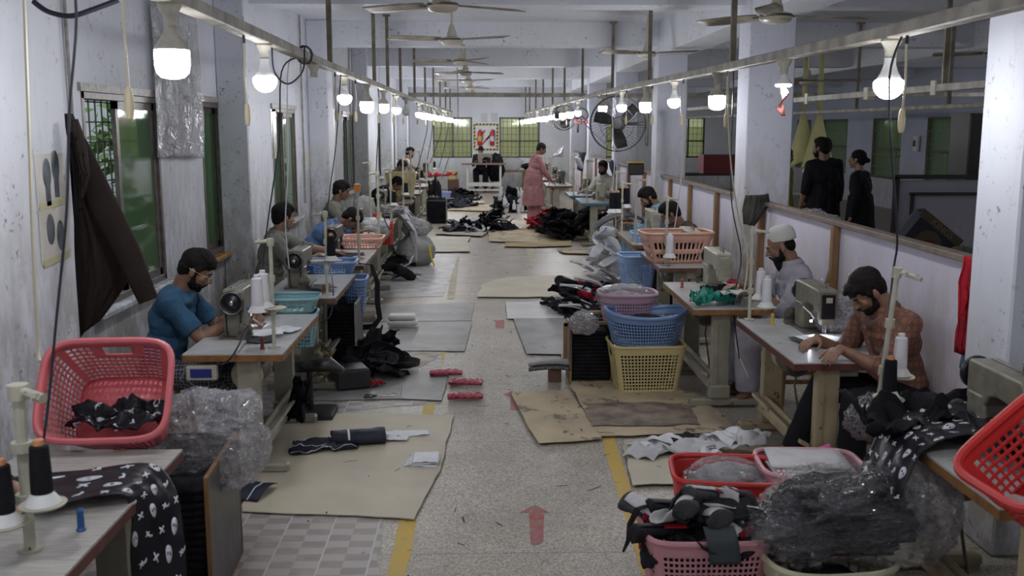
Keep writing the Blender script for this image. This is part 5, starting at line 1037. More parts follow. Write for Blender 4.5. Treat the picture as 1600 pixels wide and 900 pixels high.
# heap of white, black and red gloves beyond the white board
for i, (x, y, z, a) in enumerate([(0, 0, .10, 1.2), (.12, .06, .06, 2.4), (-.14, .1, .05, .6), (.05, .25, .22, -1.0), (.22, .24, .16, -.6), (-.05, .35, .10, 2.0), (.18, .42, .16, 1.0), (-.22, .28, .02, .2), (.28, .1, .10, 2.8)]):
    glove(i % 2, GW, (.98+x*1.0, 10.55+y*1.7, z), (q.uniform(-.3, .5), q.uniform(-.6, .6), a), 'white armoured black and red glove in the heap left of the mauve basket', 'white and red gloves heaped on the floor', 1.25)
for i, (x, y, z, a, tl) in enumerate([(1.12, 11.25, .40, .95, .35), (.98, 10.7, .24, 1.45, .2), (1.36, 11.05, .34, 2.3, .5), (1.14, 10.9, .28, 1.7, .3), (.82, 10.6, .12, .4, .2), (.95, 10.4, .08, 1.4, .1)]):
    P_ = piece_proto('shell', WHC, i, 1.25, mat('glossy_guard', (.1, .1, .11))); P_.name = 'shin_guard'; P_.location = (x, y, z); P_.rotation_euler = (tl, -.2, a); tag(P_, 'white moulded panel with dark oval insert on the glove heap left of the mauve basket', 'armour panel', 'white moulded panels on the heap')
scatter(14, (1.06, 10.75), .30, .50, .24, [('curl', BLKC), ('rumple', BLKC), ('curl', REDC), ('curl', BLKC)], 'black or red leather piece in the glove heap left of the mauve basket', 'fabric piece', 'leather pieces in the glove heap', 31, s=.85)
b = MB(); b.tube([(0, 0, .01), (-.12, .02, .012), (-.20, .05, .012), (-.22, .10, .012), (-.14, .11, .012), (0, .03, .014)], .009, 6, ry=1.4); b.obj('strap_loop', BLKC, loc=(1.05, 10.15, .015)); tag(COL.objects[-1], 'black strap loop lying on the white board', 'strap')
rumple('black_cloth', (1.12, 10.10, .012), .2, .36, .30, .10, 4, BLKC, 'black cloth bundle at the foot of the mauve basket', 'cloth')
# black leather heap on the left, next to the black box
scatter(20, (-.95, 8.12), .28, .42, .22, [('curl', BLKC), ('curl', BLKC), ('curl', GREYC), ('rumple', BLKC)], 'curled black leather piece in the heap below the third left table', 'fabric piece', 'curled black leather pieces heap', 41, s=.95, tilt=.9)
# aisle heap of black strips with white piping
scatter(46, (-.30, 19.4), .52, .60, .12, [('strip', BLKC, WHPR), ('strip', BLKC, WHPR), ('rumple', NAVC), ('strip', WHC)], 'black strip with white piping in the heap in the middle of the aisle', 'fabric strip', 'black and white strips heaped in the aisle', 51, s=1.1, tilt=.7, name='fabric_strip')
scatter(22, (.16, 19.5), .32, .40, .30, [('rumple', BLKC), ('strip', BLKC, WHPR), ('strip', BLKC, WHPR)], 'piped black piece at the tall right end of the aisle heap', 'fabric strip', 'piped black pieces at the right end', 52, s=1.1, tilt=.8, name='fabric_strip')
scatter(20, (-.55, 27.0), .40, .9, .05, [('strip', BLKC, WHPR), ('rumple', BLKC)], 'black scrap with white edges on the floor of the far left aisle', 'fabric scrap', 'far black and white scraps', 61, s=.9, name='fabric_scrap')
scatter(12, (-.75, 29.0), .4, .8, .14, [('rumple', BLKC)], 'black scrap in the low heap before the far wall desk', 'fabric scrap', 'black scraps before the far desk', 62, s=1.1, name='fabric_scrap')
scatter(8, (-.62, 25.0), .35, .5, .10, [('rumple', NAVC)], 'dark navy scrap on the far kraft sheet', 'fabric scrap', 'navy scraps on the far kraft sheet', 63, s=1.2, name='fabric_scrap')
scatter(30, (.62, 24.0), .36, .55, .46, [('rumple', BLKC), ('curl', NAVC), ('rumple', BLKC)], 'black piece in the tall heap left of the man in pink', 'fabric piece', 'black pieces left of the man in pink', 71, s=1.0, tilt=.9)
for i in range(13):
    P_ = piece_proto('shell', WHC, i, .85, None); P_.name = 'shoe_upper'; P_.location = (.34+.62*q.random(), 23.45-.12*q.random(), .08+.45*q.random()); P_.rotation_euler = (1.0+q.uniform(-.4, .4), q.uniform(-.5, .5), q.uniform(-.7, .7)); tag(P_, 'white shoe upper shape showing in the black heap left of the man in pink', 'shoe upper', 'white shoe uppers in the black heap')
scatter(30, (1.42, 18.1), .34, .55, .46, [('rumple', BLKC), ('rumple', BLKC), ('curl', BLKC)], 'black cloth piece in the big heap before the blue edged table', 'fabric piece', 'big black heap before the blue table', 81, s=1.15, tilt=.7)
scatter(28, (1.24, 19.3), .38, .6, .34, [('rumple', REDC), ('rumple', BLKC), ('rumple', REDC)], 'red or black cloth piece in the heap at the feet of the man in pink', 'fabric piece', 'red and black cloth heap', 82, s=.9, tilt=.7)
rumple('black_cloth', (1.60, 17.3, .34), .2, .30, .36, .5, 14, BLKC, 'black cloth hanging off the near corner of the blue edged table', 'cloth', rot=Euler((.9, .9, .3)))
# white panels cascading off the right row table
scatter(34, (1.60, 13.1), .20, .50, .72, [('flat', PAPER), ('flat', PAPER), ('curl', PAPER), ('flat', PAPER)], 'white cut panel in the cascade beside the right row table', 'cut panel', 'white cut panels beside the table', 91, s=.85, tilt=1.0, name='cut_leather')
b = MB(); b.surf(lambda u, v: Vector((-.28+.62*u, .05*math.sin(u*3)+(v-.5)*.30, .16*math.sin(u*2.6)+.03*v)), 14, 8); b.obj('cut_leather', NAVC, loc=(1.62, 12.2, TZ+.02), solid=.006); tag(COL.objects[-1], 'long dark panel arching over the edge of the right row table', 'cut panel')
m = MB(); m.lathe([(.10, 0), (.12, .30), (.13, .31), (.125, .30), (.105, .01)], n=22, cap=False); m.obj('bucket', WHP, loc=(1.58, 13.3, .0)); tag(COL.objects[-1], 'white plastic bucket below the cascade of white panels', 'bucket')
# big sack, left
def lump(name, loc, r, sd, m, label, cat, amp=.14, fs=2.2, rid=.10, rot=0, group=None, nu=60, nv=36, flat=.0, parent=None, folds=None):
    if folds is None: folds = .07 if m in (BAG, BAGW) or 'poly' in m.name else 0
    b = MB()
    def f(u, v):
        a = 2*PI*u; th = PI*v*.985+.02; d = Vector((math.sin(th)*math.cos(a), math.sin(th)*math.sin(a), math.cos(th)))
        k = 1+amp*noise.noise(d*fs+Vector((sd, 0, 0)))+rid*(1-2.2*abs(noise.noise(d*fs*2.6+Vector((0, sd, 0)))))+rid*.4*(1-2.2*abs(noise.noise(d*fs*6+Vector((0, sd, 5)))))+(folds*(1-3*abs(noise.noise(Vector((d.x*2+sd, d.y*9+d.z*7, d.z*5-d.y*3))))) if folds else 0)
        p = Vector((d.x*r[0], d.y*r[1], d.z*r[2]))*k; p.z = max(p.z, -r[2]*(1-flat)); p.z += r[2]*(1-flat); return p
    b.surf(f, nu, nv, closed_u=True); o = b.obj(name, m, parent, loc=loc, rz=rot, ang=80); return tag(o, label, cat, group)
SACK = mm('woven_sack', (.36, .36, .355), .65, c2=(.24, .24, .235), scale=4, bump=.3, bscale=120, spots=(.16, .15, .13), spot_scale=12, spot_amt=.62)
lump('sack', (-1.02, 14.5, 0), (.28, .30, .235), 3, SACK, 'big dirty white woven sack on the floor beside the left row', 'sack', .10, 1.8, .05, flat=.12)
lump('plastic_bag', (-1.00, 14.6, .40), (.19, .2, .13), 9, BAGW, 'milky plastic bag sitting on top of the woven sack', 'plastic bag', .2, 2.4, .12)
b = MB(); b.tube([(0, 0, .32), (.02, -.03, .2), (.04, -.02, .1), (.07, -.05, .02)], .014, 6, ry=.4); b.obj('yellow_strap', mat('bright_yellow', (.65, .48, .02), .5), loc=(-.80, 14.25, .0)); tag(COL.objects[-1], 'yellow strap hanging down the side of the woven sack', 'strap')
scatter(10, (-1.12, 13.1), .18, .25, .26, [('strip', BLKC, WHPR), ('curl', BLKC), ('strip', WHC)], 'piped black piece hanging beside the woven sack', 'fabric piece', 'piped pieces beside the sack', 95, s=1.0, tilt=1.1)
# patterned white cloth draped over a left row table
b = MB()
def S(u, v): a = (u-.5); return Vector((-.25+.50*min(1, v*1.6)+.16*max(0, v-.4)+.045*math.sin(u*26+v*3)*min(1, 2*v), a*1.25+.02*math.sin(v*9), .06*max(0, 1-v*2)+.02+(-max(0, v-.42)*1.18)+.025*noise.noise(Vector((u*8, v*8, 3)))))
b.surf(S, 60, 34)
def motifs(b, S, cu, cv, su, sv, sd=0, eps=.004):
    q = random.Random(sd)
    for i in range(cu):
        for j in range(cv):
            u0 = (i+.5+(.25 if j % 2 else -.25)*.8)/cu; v0 = (j+.5)/cv; kind = (i+j*2) % 3; an = q.uniform(-.4, .4)
            if not (.04 < u0 < .96): continue
            def pp(x, y):
                c, s = math.cos(an), math.sin(an); uu = min(.999, max(.001, u0+(x*c-y*s)*su)); vv = min(.999, max(.001, v0+(x*s+y*c)*sv)); e = .004; p = S(uu, vv); du = S(min(1, uu+e), vv)-S(max(0, uu-e), vv); dv = S(uu, min(1, vv+e))-S(uu, max(0, vv-e)); n = du.cross(dv)
                n = n.normalized() if n.length > 1e-9 else Vector((0, 0, 1)); return p, n
            def poly(pts, k=1, ee=0):
                for sg in (1, -1):
                    P = [pp(x, y) for x, y in pts]; c = sum((k[0] for k in P), Vector())/len(P); vs = [w_[0]+w_[1]*(eps+ee)*sg for w_ in P]; b.raw(vs+[c+P[0][1]*(eps+ee)*sg], [(t, (t+1) % len(P), len(P)) for t in range(len(P))], k)
            if kind == 0:
                poly([(.38*math.cos(t)*(1-.25*math.sin(t)), .56*math.sin(t)) for t in np.linspace(0, 2*PI, 14, endpoint=False)])
                if su > .08:
                    for e_ in (-.15, .15): poly([(e_+.07*math.cos(t)+.04*math.sin(t)*(1 if e_ > 0 else -1), -.05+.12*math.sin(t)) for t in np.linspace(0, 2*PI, 8, endpoint=False)], 0, .0012)
            elif kind == 1: poly([(x*.5, y*.36) for x, y in ((-.5, -.75), (0, -.3), (.5, -.75), (.7, -.5), (.25, 0), (.7, .5), (.5, .75), (0, .3), (-.5, .75), (-.7, .5), (-.25, 0), (-.7, -.5))])
            else:
                poly([(x, y) for x, y in ((-.5, .0), (-.25, .12), (0, .02), (0, .16), (-.25, .28), (-.5, .16))]); poly([(.15+x*.32, .08+y*.26) for x, y in ((-.5, -.75), (0, -.3), (.5, -.75), (.7, -.5), (.25, 0), (.7, .5), (.5, .75), (0, .3), (-.5, .75), (-.7, .5), (-.25, 0), (-.7, -.5))])
motifs(b, S, 11, 9, .055, .06, 4, .003)
b.obj('patterned_cloth', [WHC, mat('dark_print', (.03, .03, .04), .7)], loc=(-1.32, 14.75, TZ+.01), solid=.002, ang=80); tag(COL.objects[-1], 'white cloth with dark print draped over the edge of a left row table', 'cloth')
# black printed fabric over the nearest left table
def sheet_path(name, path, w, m, label, cat, nu=26, nv=60, amp=.012, motif=None, loc=(0, 0, 0), parent=None, sd=1, wtap=None, thick=.003):
    P = [Vector(p) for p in path]; wd = [Vector(x) for x in w] if isinstance(w[0], (tuple, list)) else None
    def cr(v):
        t = v*(len(P)-1); i = min(int(t), len(P)-2); f = t-i; p0, p1, p2, p3 = P[max(i-1, 0)], P[i], P[i+1], P[min(i+2, len(P)-1)]
        return .5*((2*p1)+(-p0+p2)*f+(2*p0-5*p1+4*p2-p3)*f*f+(-p0+3*p1-3*p2+p3)*f**3)
    def wv(v):
        t = v*(len(wd)-1); i = min(int(t), len(wd)-2); f = t-i; return wd[i].lerp(wd[i+1], f)
    def S(u, v): x = wv(v); p = cr(v)+x*(u-.5); return p+Vector((0, 0, 1))*amp*(noise.noise(Vector((u*3.5+sd, v*5, 0)))+.5*noise.noise(Vector((u*8, v*11+sd, 2))))+Vector((1, .3, 0)).normalized()*amp*.6*noise.noise(Vector((u*4, v*6, sd+5)))
    b = MB(); b.surf(S, nu, nv)
    if motif: motifs(b, S, *motif)
    o = b.obj(name, [m, WHPR] if motif else m, parent, solid=thick, loc=loc, ang=80); return tag(o, label, cat)
sheet_path('printed_fabric', [(-1.95, 3.05, TZ+.02), (-1.72, 3.17, TZ+.05), (-1.45, 3.32, TZ+.035), (-1.24, 3.36, TZ+.045), (-1.165, 3.36, TZ-.03), (-1.15, 3.33, TZ-.18), (-1.14, 3.30, TZ-.36), (-1.15, 3.28, TZ-.5)], [(.06, -.26, 0), (.08, -.30, 0), (.07, -.34, 0), (.0, -.32, 0), (-.09, -.22, 0), (-.14, -.14, 0), (-.15, -.12, 0), (-.15, -.12, 0)], BLKP, 'black fabric printed with pale faces and crosses over the nearest left table', 'fabric', motif=(4, 14, .15, .044, 3, .0035))
rumple('printed_bundle', (-1.62, 4.02, .90), .3, .30, .16, .10, 7, BLKP, 'black printed bundle lying inside the tilted coral basket', 'fabric', rot=Euler((.2, .1, .2)))
b = MB(); f = rumple_fn(.36, .17, .085, 8, .7); b.surf(f, 26, 18); motifs(b, f, 6, 3, .07, .16, 5, .003); bpy.data.objects.remove(COL.objects['printed_bundle']); b.obj('printed_bundle', [BLKP, WHPR], loc=(-1.50, 3.99, .80), solid=.003, ang=80); COL.objects[-1].rotation_euler = (.35, 0, .1); tag(COL.objects[-1], 'black printed bundle lying inside the tilted coral basket', 'fabric')
# black fabrics over the bottom right table
sheet_path('printed_fabric', [(2.35, 3.80, TZ+.10), (2.1, 3.86, TZ+.09), (1.85, 3.88, TZ+.07), (1.70, 3.84, TZ+.03), (1.60, 3.78, TZ-.09), (1.55, 3.74, TZ-.23)], [(.0, -.50, 0), (0, -.46, 0), (.0, -.42, 0), (.0, -.38, 0), (.04, -.30, -.02), (.06, -.22, -.02)], BLKP, 'black printed fabric draped over the left edge of the bottom right table', 'fabric', motif=(6, 11, .10, .05, 9, .0035), amp=.025, sd=4)
rumple('black_cloth', (1.83, 4.02, TZ+.004), .1, .55, .30, .12, 23, BLKC, 'rumpled black cloth on the middle of the bottom right table', 'cloth', nx=34)
rumple('black_cloth', (2.13, 3.55, TZ+.03), .1, .45, .35, .13, 27, BLKP, 'black coated cloth lump beside the red basket on the bottom right table', 'cloth', nx=34)
# plastic wrapped bundles
lump('wrapped_bundle', (1.41, 3.74, .34), (.31, .22, .135), 5, mm('dark_packed_cloth', (.009, .009, .011), .8, c2=(.03, .03, .036), scale=7), 'dark goods bundle inside the clear plastic wrap on the cream basket', 'bundle', .34, 1.5, .07, rot=.3, nu=90, nv=50, folds=.05)
lump('plastic_wrap', (1.43, 3.74, .31), (.35, .25, .165), 5, plastic('grey_polythene', (.6, .6, .65), .16, .9), 'clear crinkled plastic wrap around the dark bundle on the cream basket', 'plastic bag', .34, 1.5, .06, rot=.3, nu=120, nv=80, folds=.11)
lump('plastic_bag', (1.73, 3.78, .28), (.16, .16, .20), 17, BAG, 'loose end of clear plastic hanging below the bottom right table', 'plastic bag', .2, 2.2, .12, nu=70, nv=44)
lump('plastic_bag', (1.12, 4.42, .27), (.19, .145, .10), 23, plastic('grey_polythene', (.45, .45, .5)), 'clear plastic bag of pieces in the red basket', 'plastic bag', .10, 2.0, .05, nu=80, nv=50)
lump('cloth_bundle', (1.12, 4.42, .28), (.16, .12, .08), 29, mm('greyish_pieces', (.18, .18, .19), .7, c2=(.35, .35, .36), scale=12), 'grey pieces inside the plastic bag in the red basket', 'bundle', .14, 2.6, .10)
for i in range(7):
    b = MB(); sd = i; b.surf(lambda u, v: Vector(((u-.5)*.36, (v-.5)*.27, .006*noise.noise(Vector((u*3, v*3, sd))))), 8, 8); b.obj('white_sheet', WHC, loc=(1.53+.012*math.sin(i*3), 4.49+.01*math.cos(i*2), .34+.017*i), rz=-.08+.06*math.sin(i*5), solid=.012); tag(COL.objects[-1], 'white folded sheet stacked in the pale pink basket' if i < 6 else 'topmost white sheet in the pale pink basket', 'sheet', 'white sheets in the pale pink basket')
lump('plastic_bag', (1.10, 7.78, .56), (.20, .17, .10), 31, BAG, 'clear plastic bag bulging out of the mauve basket', 'plastic bag', .16, 2.4, .10, nu=80, nv=50)
lump('cloth_bundle', (1.10, 7.78, .55), (.16, .14, .075), 33, WHC, 'white pieces inside the bag in the mauve basket', 'bundle', .16, 2.4, .12)
lump('plastic_bag', (2.20, 6.00, TZ+.0), (.15, .17, .11), 37, BAGW, 'milky plastic bag on the table edge beside the rust shirt man', 'plastic bag', .2, 2.2, .12, nu=70, nv=44)
b = MB(); b.surf(lambda u, v: Vector((.06*(u-.5)*(3-2.2*v)+.02*math.sin(u*9), .04*math.sin(u*7+v*4), v*.19)), 16, 12); b.obj('plastic_bag', BAGW, loc=(2.27, 6.02, TZ+.17), solid=.0015, ang=80); tag(COL.objects[-1], 'gathered top of the milky bag beside the rust shirt man', 'plastic bag')
lump('plastic_bag', (-1.22, 4.30, .40), (.24, .22, .23), 41, BAG, 'large clear plastic bag sagging over the dark crate at left', 'plastic bag', .30, 1.5, .05, nu=110, nv=70)
lump('plastic_bag', (1.86, 4.62, .50), (.10, .08, .10), 43, plastic('dark_polythene', (.06, .06, .07), .7), 'small black plastic bag by the near corner of the bottom right table', 'plastic bag', .2, 2.6, .14)

lump('cloth_bundle', (1.60, 3.60, .33), (.09, .08, .06), 77, mm('cream_yarn_pieces', (.40, .38, .33), .8, c2=(.28, .26, .22), scale=14), 'cream crumpled scraps beside the wrapped bundle on the cream basket', 'bundle', .25, 3, .2)
for (x, y, z, r_, l) in ((1.23, 7.45, .02, (.20, .155, .16), 'added dark lump inside the yellow basket, darkening its holes'), (1.22, 7.42, .40, (.23, .17, .09), 'added dark lump inside the cornflower blue oval basket, darkening its holes'), (1.80, 9.32, TZ+.02, (.24, .15, .12), 'added dark lump inside the salmon basket, darkening its holes'), (.875, 3.78, .04, (.19, .15, .17), 'added dark lump low inside the dusty pink basket'), (1.32, 3.62, .02, (.20, .16, .14), 'added dark lump low inside the cream basket'), (1.12, 4.42, .02, (.18, .14, .12), 'added dark lump at the bottom of the red basket')):
    lump('cloth_bundle', (x, y, z), r_, x*7, BLKC, l, 'bundle', .10, 2.6, .06, nu=40, nv=24)  # black lumps added so the basket insides look dark through the holes
# ------------------------------------------------------------------ sheets and marks on the floor
_z = [0]
def mat_px(name, px, m, label, cat='floor sheet', t=.004, jit=.02, z=None, kind=None, sd=0, curl=0):
    pts = [pz(x, y, 0).xy if isinstance(x, (int, float)) and abs(x) > 20 else Vector((x, y)) for x, y in px]; out = []; _z[0] += 1
    for i, p in enumerate(pts):
        q = pts[(i+1) % len(pts)]; L = (q-p).length; n = max(1, int(L/.09))
        for k in range(n): c = p.lerp(q, k/n); out.append((c.x+jit*noise.noise(Vector((c.x*6, c.y*6, sd))), c.y+jit*noise.noise(Vector((c.x*6, c.y*6, sd+9)))))
    z0 = (.0012*_z[0] if z is None else z); ob = MB(); c = sum((Vector(o) for o in out), Vector((0, 0)))/len(out); ob.prism([(x-c.x, y-c.y) for x, y in out], 0, t); o = ob.obj(name, m, smooth=False, loc=(c.x, c.y, z0))
    if kind: o['kind'] = kind
    else: tag(o, label, cat)
    return o
mat_px('vinyl_sheet', [(-2.03, 3.0), (-.62, 3.0), (590, 900), (598, 815), (610, 780), (560, 640), (690, 630), (688, 560), (690, 545), (560, 548), (-2.03, 8.0)], VINYL, 'checked grey vinyl flooring sheet running under the left row', jit=.03, t=.0012)
mat_px('floor_patch', [(560, 466), (692, 463), (718, 396), (640, 396)], mat('worn_white_paint', (.50, .50, .52), .5, c2=(.30, .29, .27), scale=5), 'worn whitish painted strip on the floor at left', t=.001, jit=.04)
mat_px('floor_patch', [(595, 590), (640, 590), (688, 552), (640, 548), (560, 560)], mat('torn_vinyl', (.46, .43, .37), .6, c2=(.26, .22, .17), scale=7), 'torn pale vinyl patch beside the black leather heap', t=.001, jit=.05)
def line(name, a, b, w, m, label, segs=1): d = (b-a); n = Vector((-d.y, d.x)).normalized()*w/2; out = [a-n, b-n, b+n, a+n]; mb = MB(); L = d.length; k = max(2, int(L/.12)); ps = [a+d*i/k for i in range(k+1)]; l = [(p.x-n.x*(1+.25*noise.noise(Vector((p.y*5, 1, 1)))), p.y-n.y) for p in ps]; r = [(p.x+n.x*(1+.25*noise.noise(Vector((p.y*5, 7, 1)))), p.y+n.y) for p in ps]; mb.prism(l+r[::-1], .0, .0012); o = mb.obj(name, m, smooth=False, loc=(0, 0, .0006)); tag(o, label, 'floor marking'); return o
line('yellow_line', Vector((-.40, 3.2)), pz(680, 585).xy, .085, YEL, 'yellow line on the floor left of the aisle, near stretch')
line('yellow_line', pz(680, 585).xy, pz(690, 545).xy, .085, YEL, 'short yellow line between the grey boards left of the aisle')
line('yellow_line', pz(704, 468).xy, pz(716, 380).xy, .09, YELW, 'faded cream line on the floor left of the aisle, far stretch')
line('yellow_line', pz(1018, 900).xy, pz(948, 680).xy, .085, YEL, 'yellow line on the floor right of the aisle, beside the pink basket')
line('yellow_line', pz(950, 575).xy, pz(920, 540).xy, .085, YEL, 'short yellow mark beneath the crate of black sheets')
line('yellow_line', pz(832, 408).xy, pz(827, 388).xy, .11, YELW, 'short faded yellow mark in the middle distance of the aisle')
def mark(px, label): 
    pts = [pz(x, y).xy for x, y in px]; mb = MB(); mb.prism([(p.x, p.y) for p in pts], 0, .001); tag(mb.obj('red_arrow', REDP, smooth=False, loc=(0, 0, .0006)), label, 'floor marking')
mark([(829, 850), (826, 801), (812, 801), (836, 789), (858, 801), (850, 801), (849, 845), (842, 851)], 'worn red arrow painted on the floor at the bottom middle')
mark([(798, 641), (797, 621), (786, 617), (800, 611), (812, 617), (808, 622), (812, 641)], 'worn red arrow painted beside the kraft paper')
mark([(774, 513), (774, 503), (770, 501), (788, 500), (788, 513)], 'small red mark on the floor near the white board')
GS = [('grey_board', [(600, 479), (742, 473), (736, 502), (585, 504)], 'long scuffed grey board beyond the white foam block'), ('grey_board', [(580, 505), (738, 503), (726, 550), (575, 549)], 'scuffed grey board under the white foam block'),
      ('grey_board', [(505, 582), (632, 581), (625, 625), (490, 628)], 'grey board under the black box'), ('grey_board', [(632, 581), (702, 583), (690, 628), (626, 625)], 'stained grey board beside the red packets')]
for i, (n, p, l) in enumerate(GS): mat_px(n, p, GREYSH, l, jit=.008, sd=i)
mat_px('cream_sheet', [(378, 803), (460, 806), (560, 809), (648, 815), (668, 772), (688, 738), (696, 702), (710, 652), (560, 649), (470, 650), (405, 690)], CREAMSH, 'large cream backing sheet on the floor at left', jit=.012, t=.006)
mat_px('white_board', [(790, 474), (870, 473), (940, 472), (950, 498), (793, 500)], WHSH, 'white board on the floor under the glove heap', jit=.004, z=.012)
mat_px('grey_board', [(802, 500), (925, 498), (962, 552), (875, 556), (823, 555)], GREYSH, 'large scuffed grey board in front of the white board', jit=.006)
mat_px('grey_board', [(874, 552), (915, 549), (918, 580), (888, 581)], GREYSH, 'small grey board left of the crate of black sheets', jit=.006)
mat_px('cream_sheet', [(745, 466), (755, 445), (790, 435), (880, 432), (915, 466)], CREAMSH, 'cream sheet across the aisle behind the white board', jit=.03)
mat_px('kraft_sheet', [(798, 616), (888, 613), (915, 650), (943, 690), (842, 697), (820, 660)], CARD, 'kraft paper sheet on the floor, the left one of two', jit=.015)
mat_px('kraft_sheet', [(888, 598), (945, 594), (1000, 600), (1085, 618), (1135, 658), (1155, 680), (1050, 682), (940, 686), (910, 640)], CARD, 'dirty kraft paper sheet under the yellow basket', jit=.02)
b = MB(); c0 = pz(1000, 652); b.surf(lambda u, v: Vector(((u-.5)*.74*(1+.15*noise.noise(Vector((v*4, 1, 2)))), (v-.5)*.56*(1+.2*noise.noise(Vector((u*4, 1, 2)))), 0)), 12, 8)
o = b.obj('dirt_stain', mat('boot_dirt', (.13, .105, .09), .8, c2=(.33, .27, .20), scale=6), loc=(c0.x, c0.y, .028), smooth=False); tag(o, 'dark ground-in dirt on the kraft paper before the yellow basket', 'stain')
mat_px('cream_sheet', [(972, 692), (1080, 684), (1180, 690), (1200, 720), (1080, 760), (988, 763)], CREAMSH, 'cream sheet under the white cut pieces behind the red basket', jit=.02)
mat_px('cream_sheet', [(672, 372), (735, 372), (731, 380), (734, 395), (660, 396), (668, 382)], CREAMSH, 'rounded cream board right of the woven sack', jit=.005, t=.008)
mat_px('kraft_sheet', [(762, 362), (830, 360), (905, 361), (880, 372), (905, 376), (830, 380), (764, 379)], CARD, 'kraft sheet across the middle distance of the aisle', jit=.04)
mat_px('kraft_sheet', [(790, 381), (893, 378), (893, 386), (830, 388), (788, 387)], mat('yellowed_kraft', (.50, .38, .12), .8, c2=(.30, .24, .17), scale=2), 'narrow kraft strip with yellow end across the aisle', jit=.03)
mat_px('kraft_sheet', [(795, 345), (850, 350), (845, 361), (790, 358)], CREAMSH, 'cream sheet at the feet of the man in pink', jit=.05)
mat_px('kraft_sheet', [(868, 390), (960, 388), (985, 400), (880, 398)], CARD, 'kraft scrap left of the white bucket', jit=.04)
mat_px('cream_sheet', [(700, 311), (755, 310), (757, 319), (703, 318)], CREAMSH, 'cream board on the floor of the far left aisle', jit=.02)
mat_px('kraft_sheet', [(700, 321), (840, 322), (830, 333), (700, 330)], CARD, 'brown kraft paper on the floor in the far aisle', jit=.1)
mat_px('kraft_sheet', [(690, 358), (765, 360), (755, 371), (680, 368)], mat('dusty_kraft', (.36, .28, .22), .8, c2=(.45, .40, .34), scale=4), 'dusty brown paper behind the rounded cream board', jit=.06)
mat_px('yellow_scrap', [(857, 579), (872, 578), (884, 582), (872, 585), (858, 584)], YEL, 'yellow scrap of tape beside the small grey board', 'scrap', jit=.004)
b = MB(); q = random.Random(5)
for i in range(240):
    x = q.uniform(-.9, 1.6); y = q.uniform(3.2, 18); a = q.uniform(0, PI); s = q.uniform(.004, .012); L = s*q.uniform(1, 5); d = Vector((math.cos(a), math.sin(a), 0)); n = Vector((-d.y, d.x, 0)); c = Vector((x, y, .034 if y < 9 and (x < 0 or x > .2) else .003)); z = Vector((0, 0, .002)); b.raw([c-d*L-n*s*.4, c+d*L-n*s*.4, c+d*L+n*s*.4, c-d*L+n*s*.4, c+z], [(0, 1, 4), (1, 2, 4), (2, 3, 4), (3, 0, 4)])
o = b.obj('floor_lint', mat('dark_lint', (.04, .035, .035), .8), smooth=False); o['kind'] = 'stuff'; o['label'] = 'tiny dark threads and scraps littering the floor'; o['category'] = 'litter'
# ------------------------------------------------------------------ small things on the floor
def at_floor(px, py, z=.0): p = pz(px, py, 0); return Vector((p.x, p.y, z))
for i, (x, y, a, l) in enumerate([(697, 588, .05, 'farthest'), (728, 603, -.10, 'middle'), (727, 625, .03, 'nearest')]):
    b = MB(); b.surf(lambda u, v, i=i: Vector(((u-.5)*.26*(1+.06*noise.noise(Vector((v*4, i, 0)))), (v-.5)*.11*(1+.15*noise.noise(Vector((u*5, i, 3)))), .012+.020*max(0, 1-(2*v-1)**4)*max(0, 1-(2*u-1)**8)+.012*noise.noise(Vector((u*9, v*5, i*3))))), 26, 12)
    b.surf(lambda u, v, i=i: Vector(((u-.5)*.26, (v-.5)*.11, .003)), 4, 3); tag(b.obj('red_packet', MAGC, loc=at_floor(x, y, .020), rz=a, solid=.006), 'crimson wrapped packet on the floor, the %s of three' % l, 'packet', 'crimson packets')
for k in range(2):
    b = MB(); b.box((0, 0, .028), (.30-.03*k, .15, .052), ch=.014); tag(smooth_bend(b.obj('foam_block', mat('white_foam', (.72, .72, .70), .8, c2=(.62, .62, .58), scale=3), loc=at_floor(630, 512, .028+.056*k)+Vector((-.01*k, .01*k, 0)), rz=-.04+.05*k), .012), 'white foam block on the grey board, the %s of two' % ['lower', 'upper'][k], 'foam block')
b = MB(); b.box((0, 0, .075), (.26, .26, .145), ch=.012); b.box((0, 0, .15), (.22, .22, .006), ch=.002); tag(b.obj('black_box', mat('black_box', (.022, .022, .026), .32), loc=at_floor(548, 606, .02), rz=.35), 'black square moulded box on the floor by the grey board', 'box')
rumple('red_rag', at_floor(588, 606, .02), .4, .12, .08, .03, 3, REDC, 'small red rag right of the black moulded box', 'rag')
b = MB(); b.tube([(-.045*1+.030*math.cos(a), .018+.020*math.sin(a), .008) for a in np.linspace(0, 2*PI, 16, endpoint=False)], .006, 6, closed=True); b.tube([(-.045+.028*math.cos(a), -.020+.018*math.sin(a), .008) for a in np.linspace(0, 2*PI, 16, endpoint=False)], .006, 6, closed=True); b.cyl((-.02, .01, .008), (.02, 0, .008), .008); b.cyl((-.02, -.01, .008), (.02, 0, .008), .008)
r = b.obj('scissors', BLACK, loc=at_floor(585, 624, .02), rz=-.05); tag(r, 'black handled steel scissors on the floor in front of the black box', 'scissors'); b = MB(); b.prism([(.0, -.010), (.16, -.002), (.16, .004), (.0, .010)], .004, .010); b.obj('blades', CHROME, r, smooth=False)
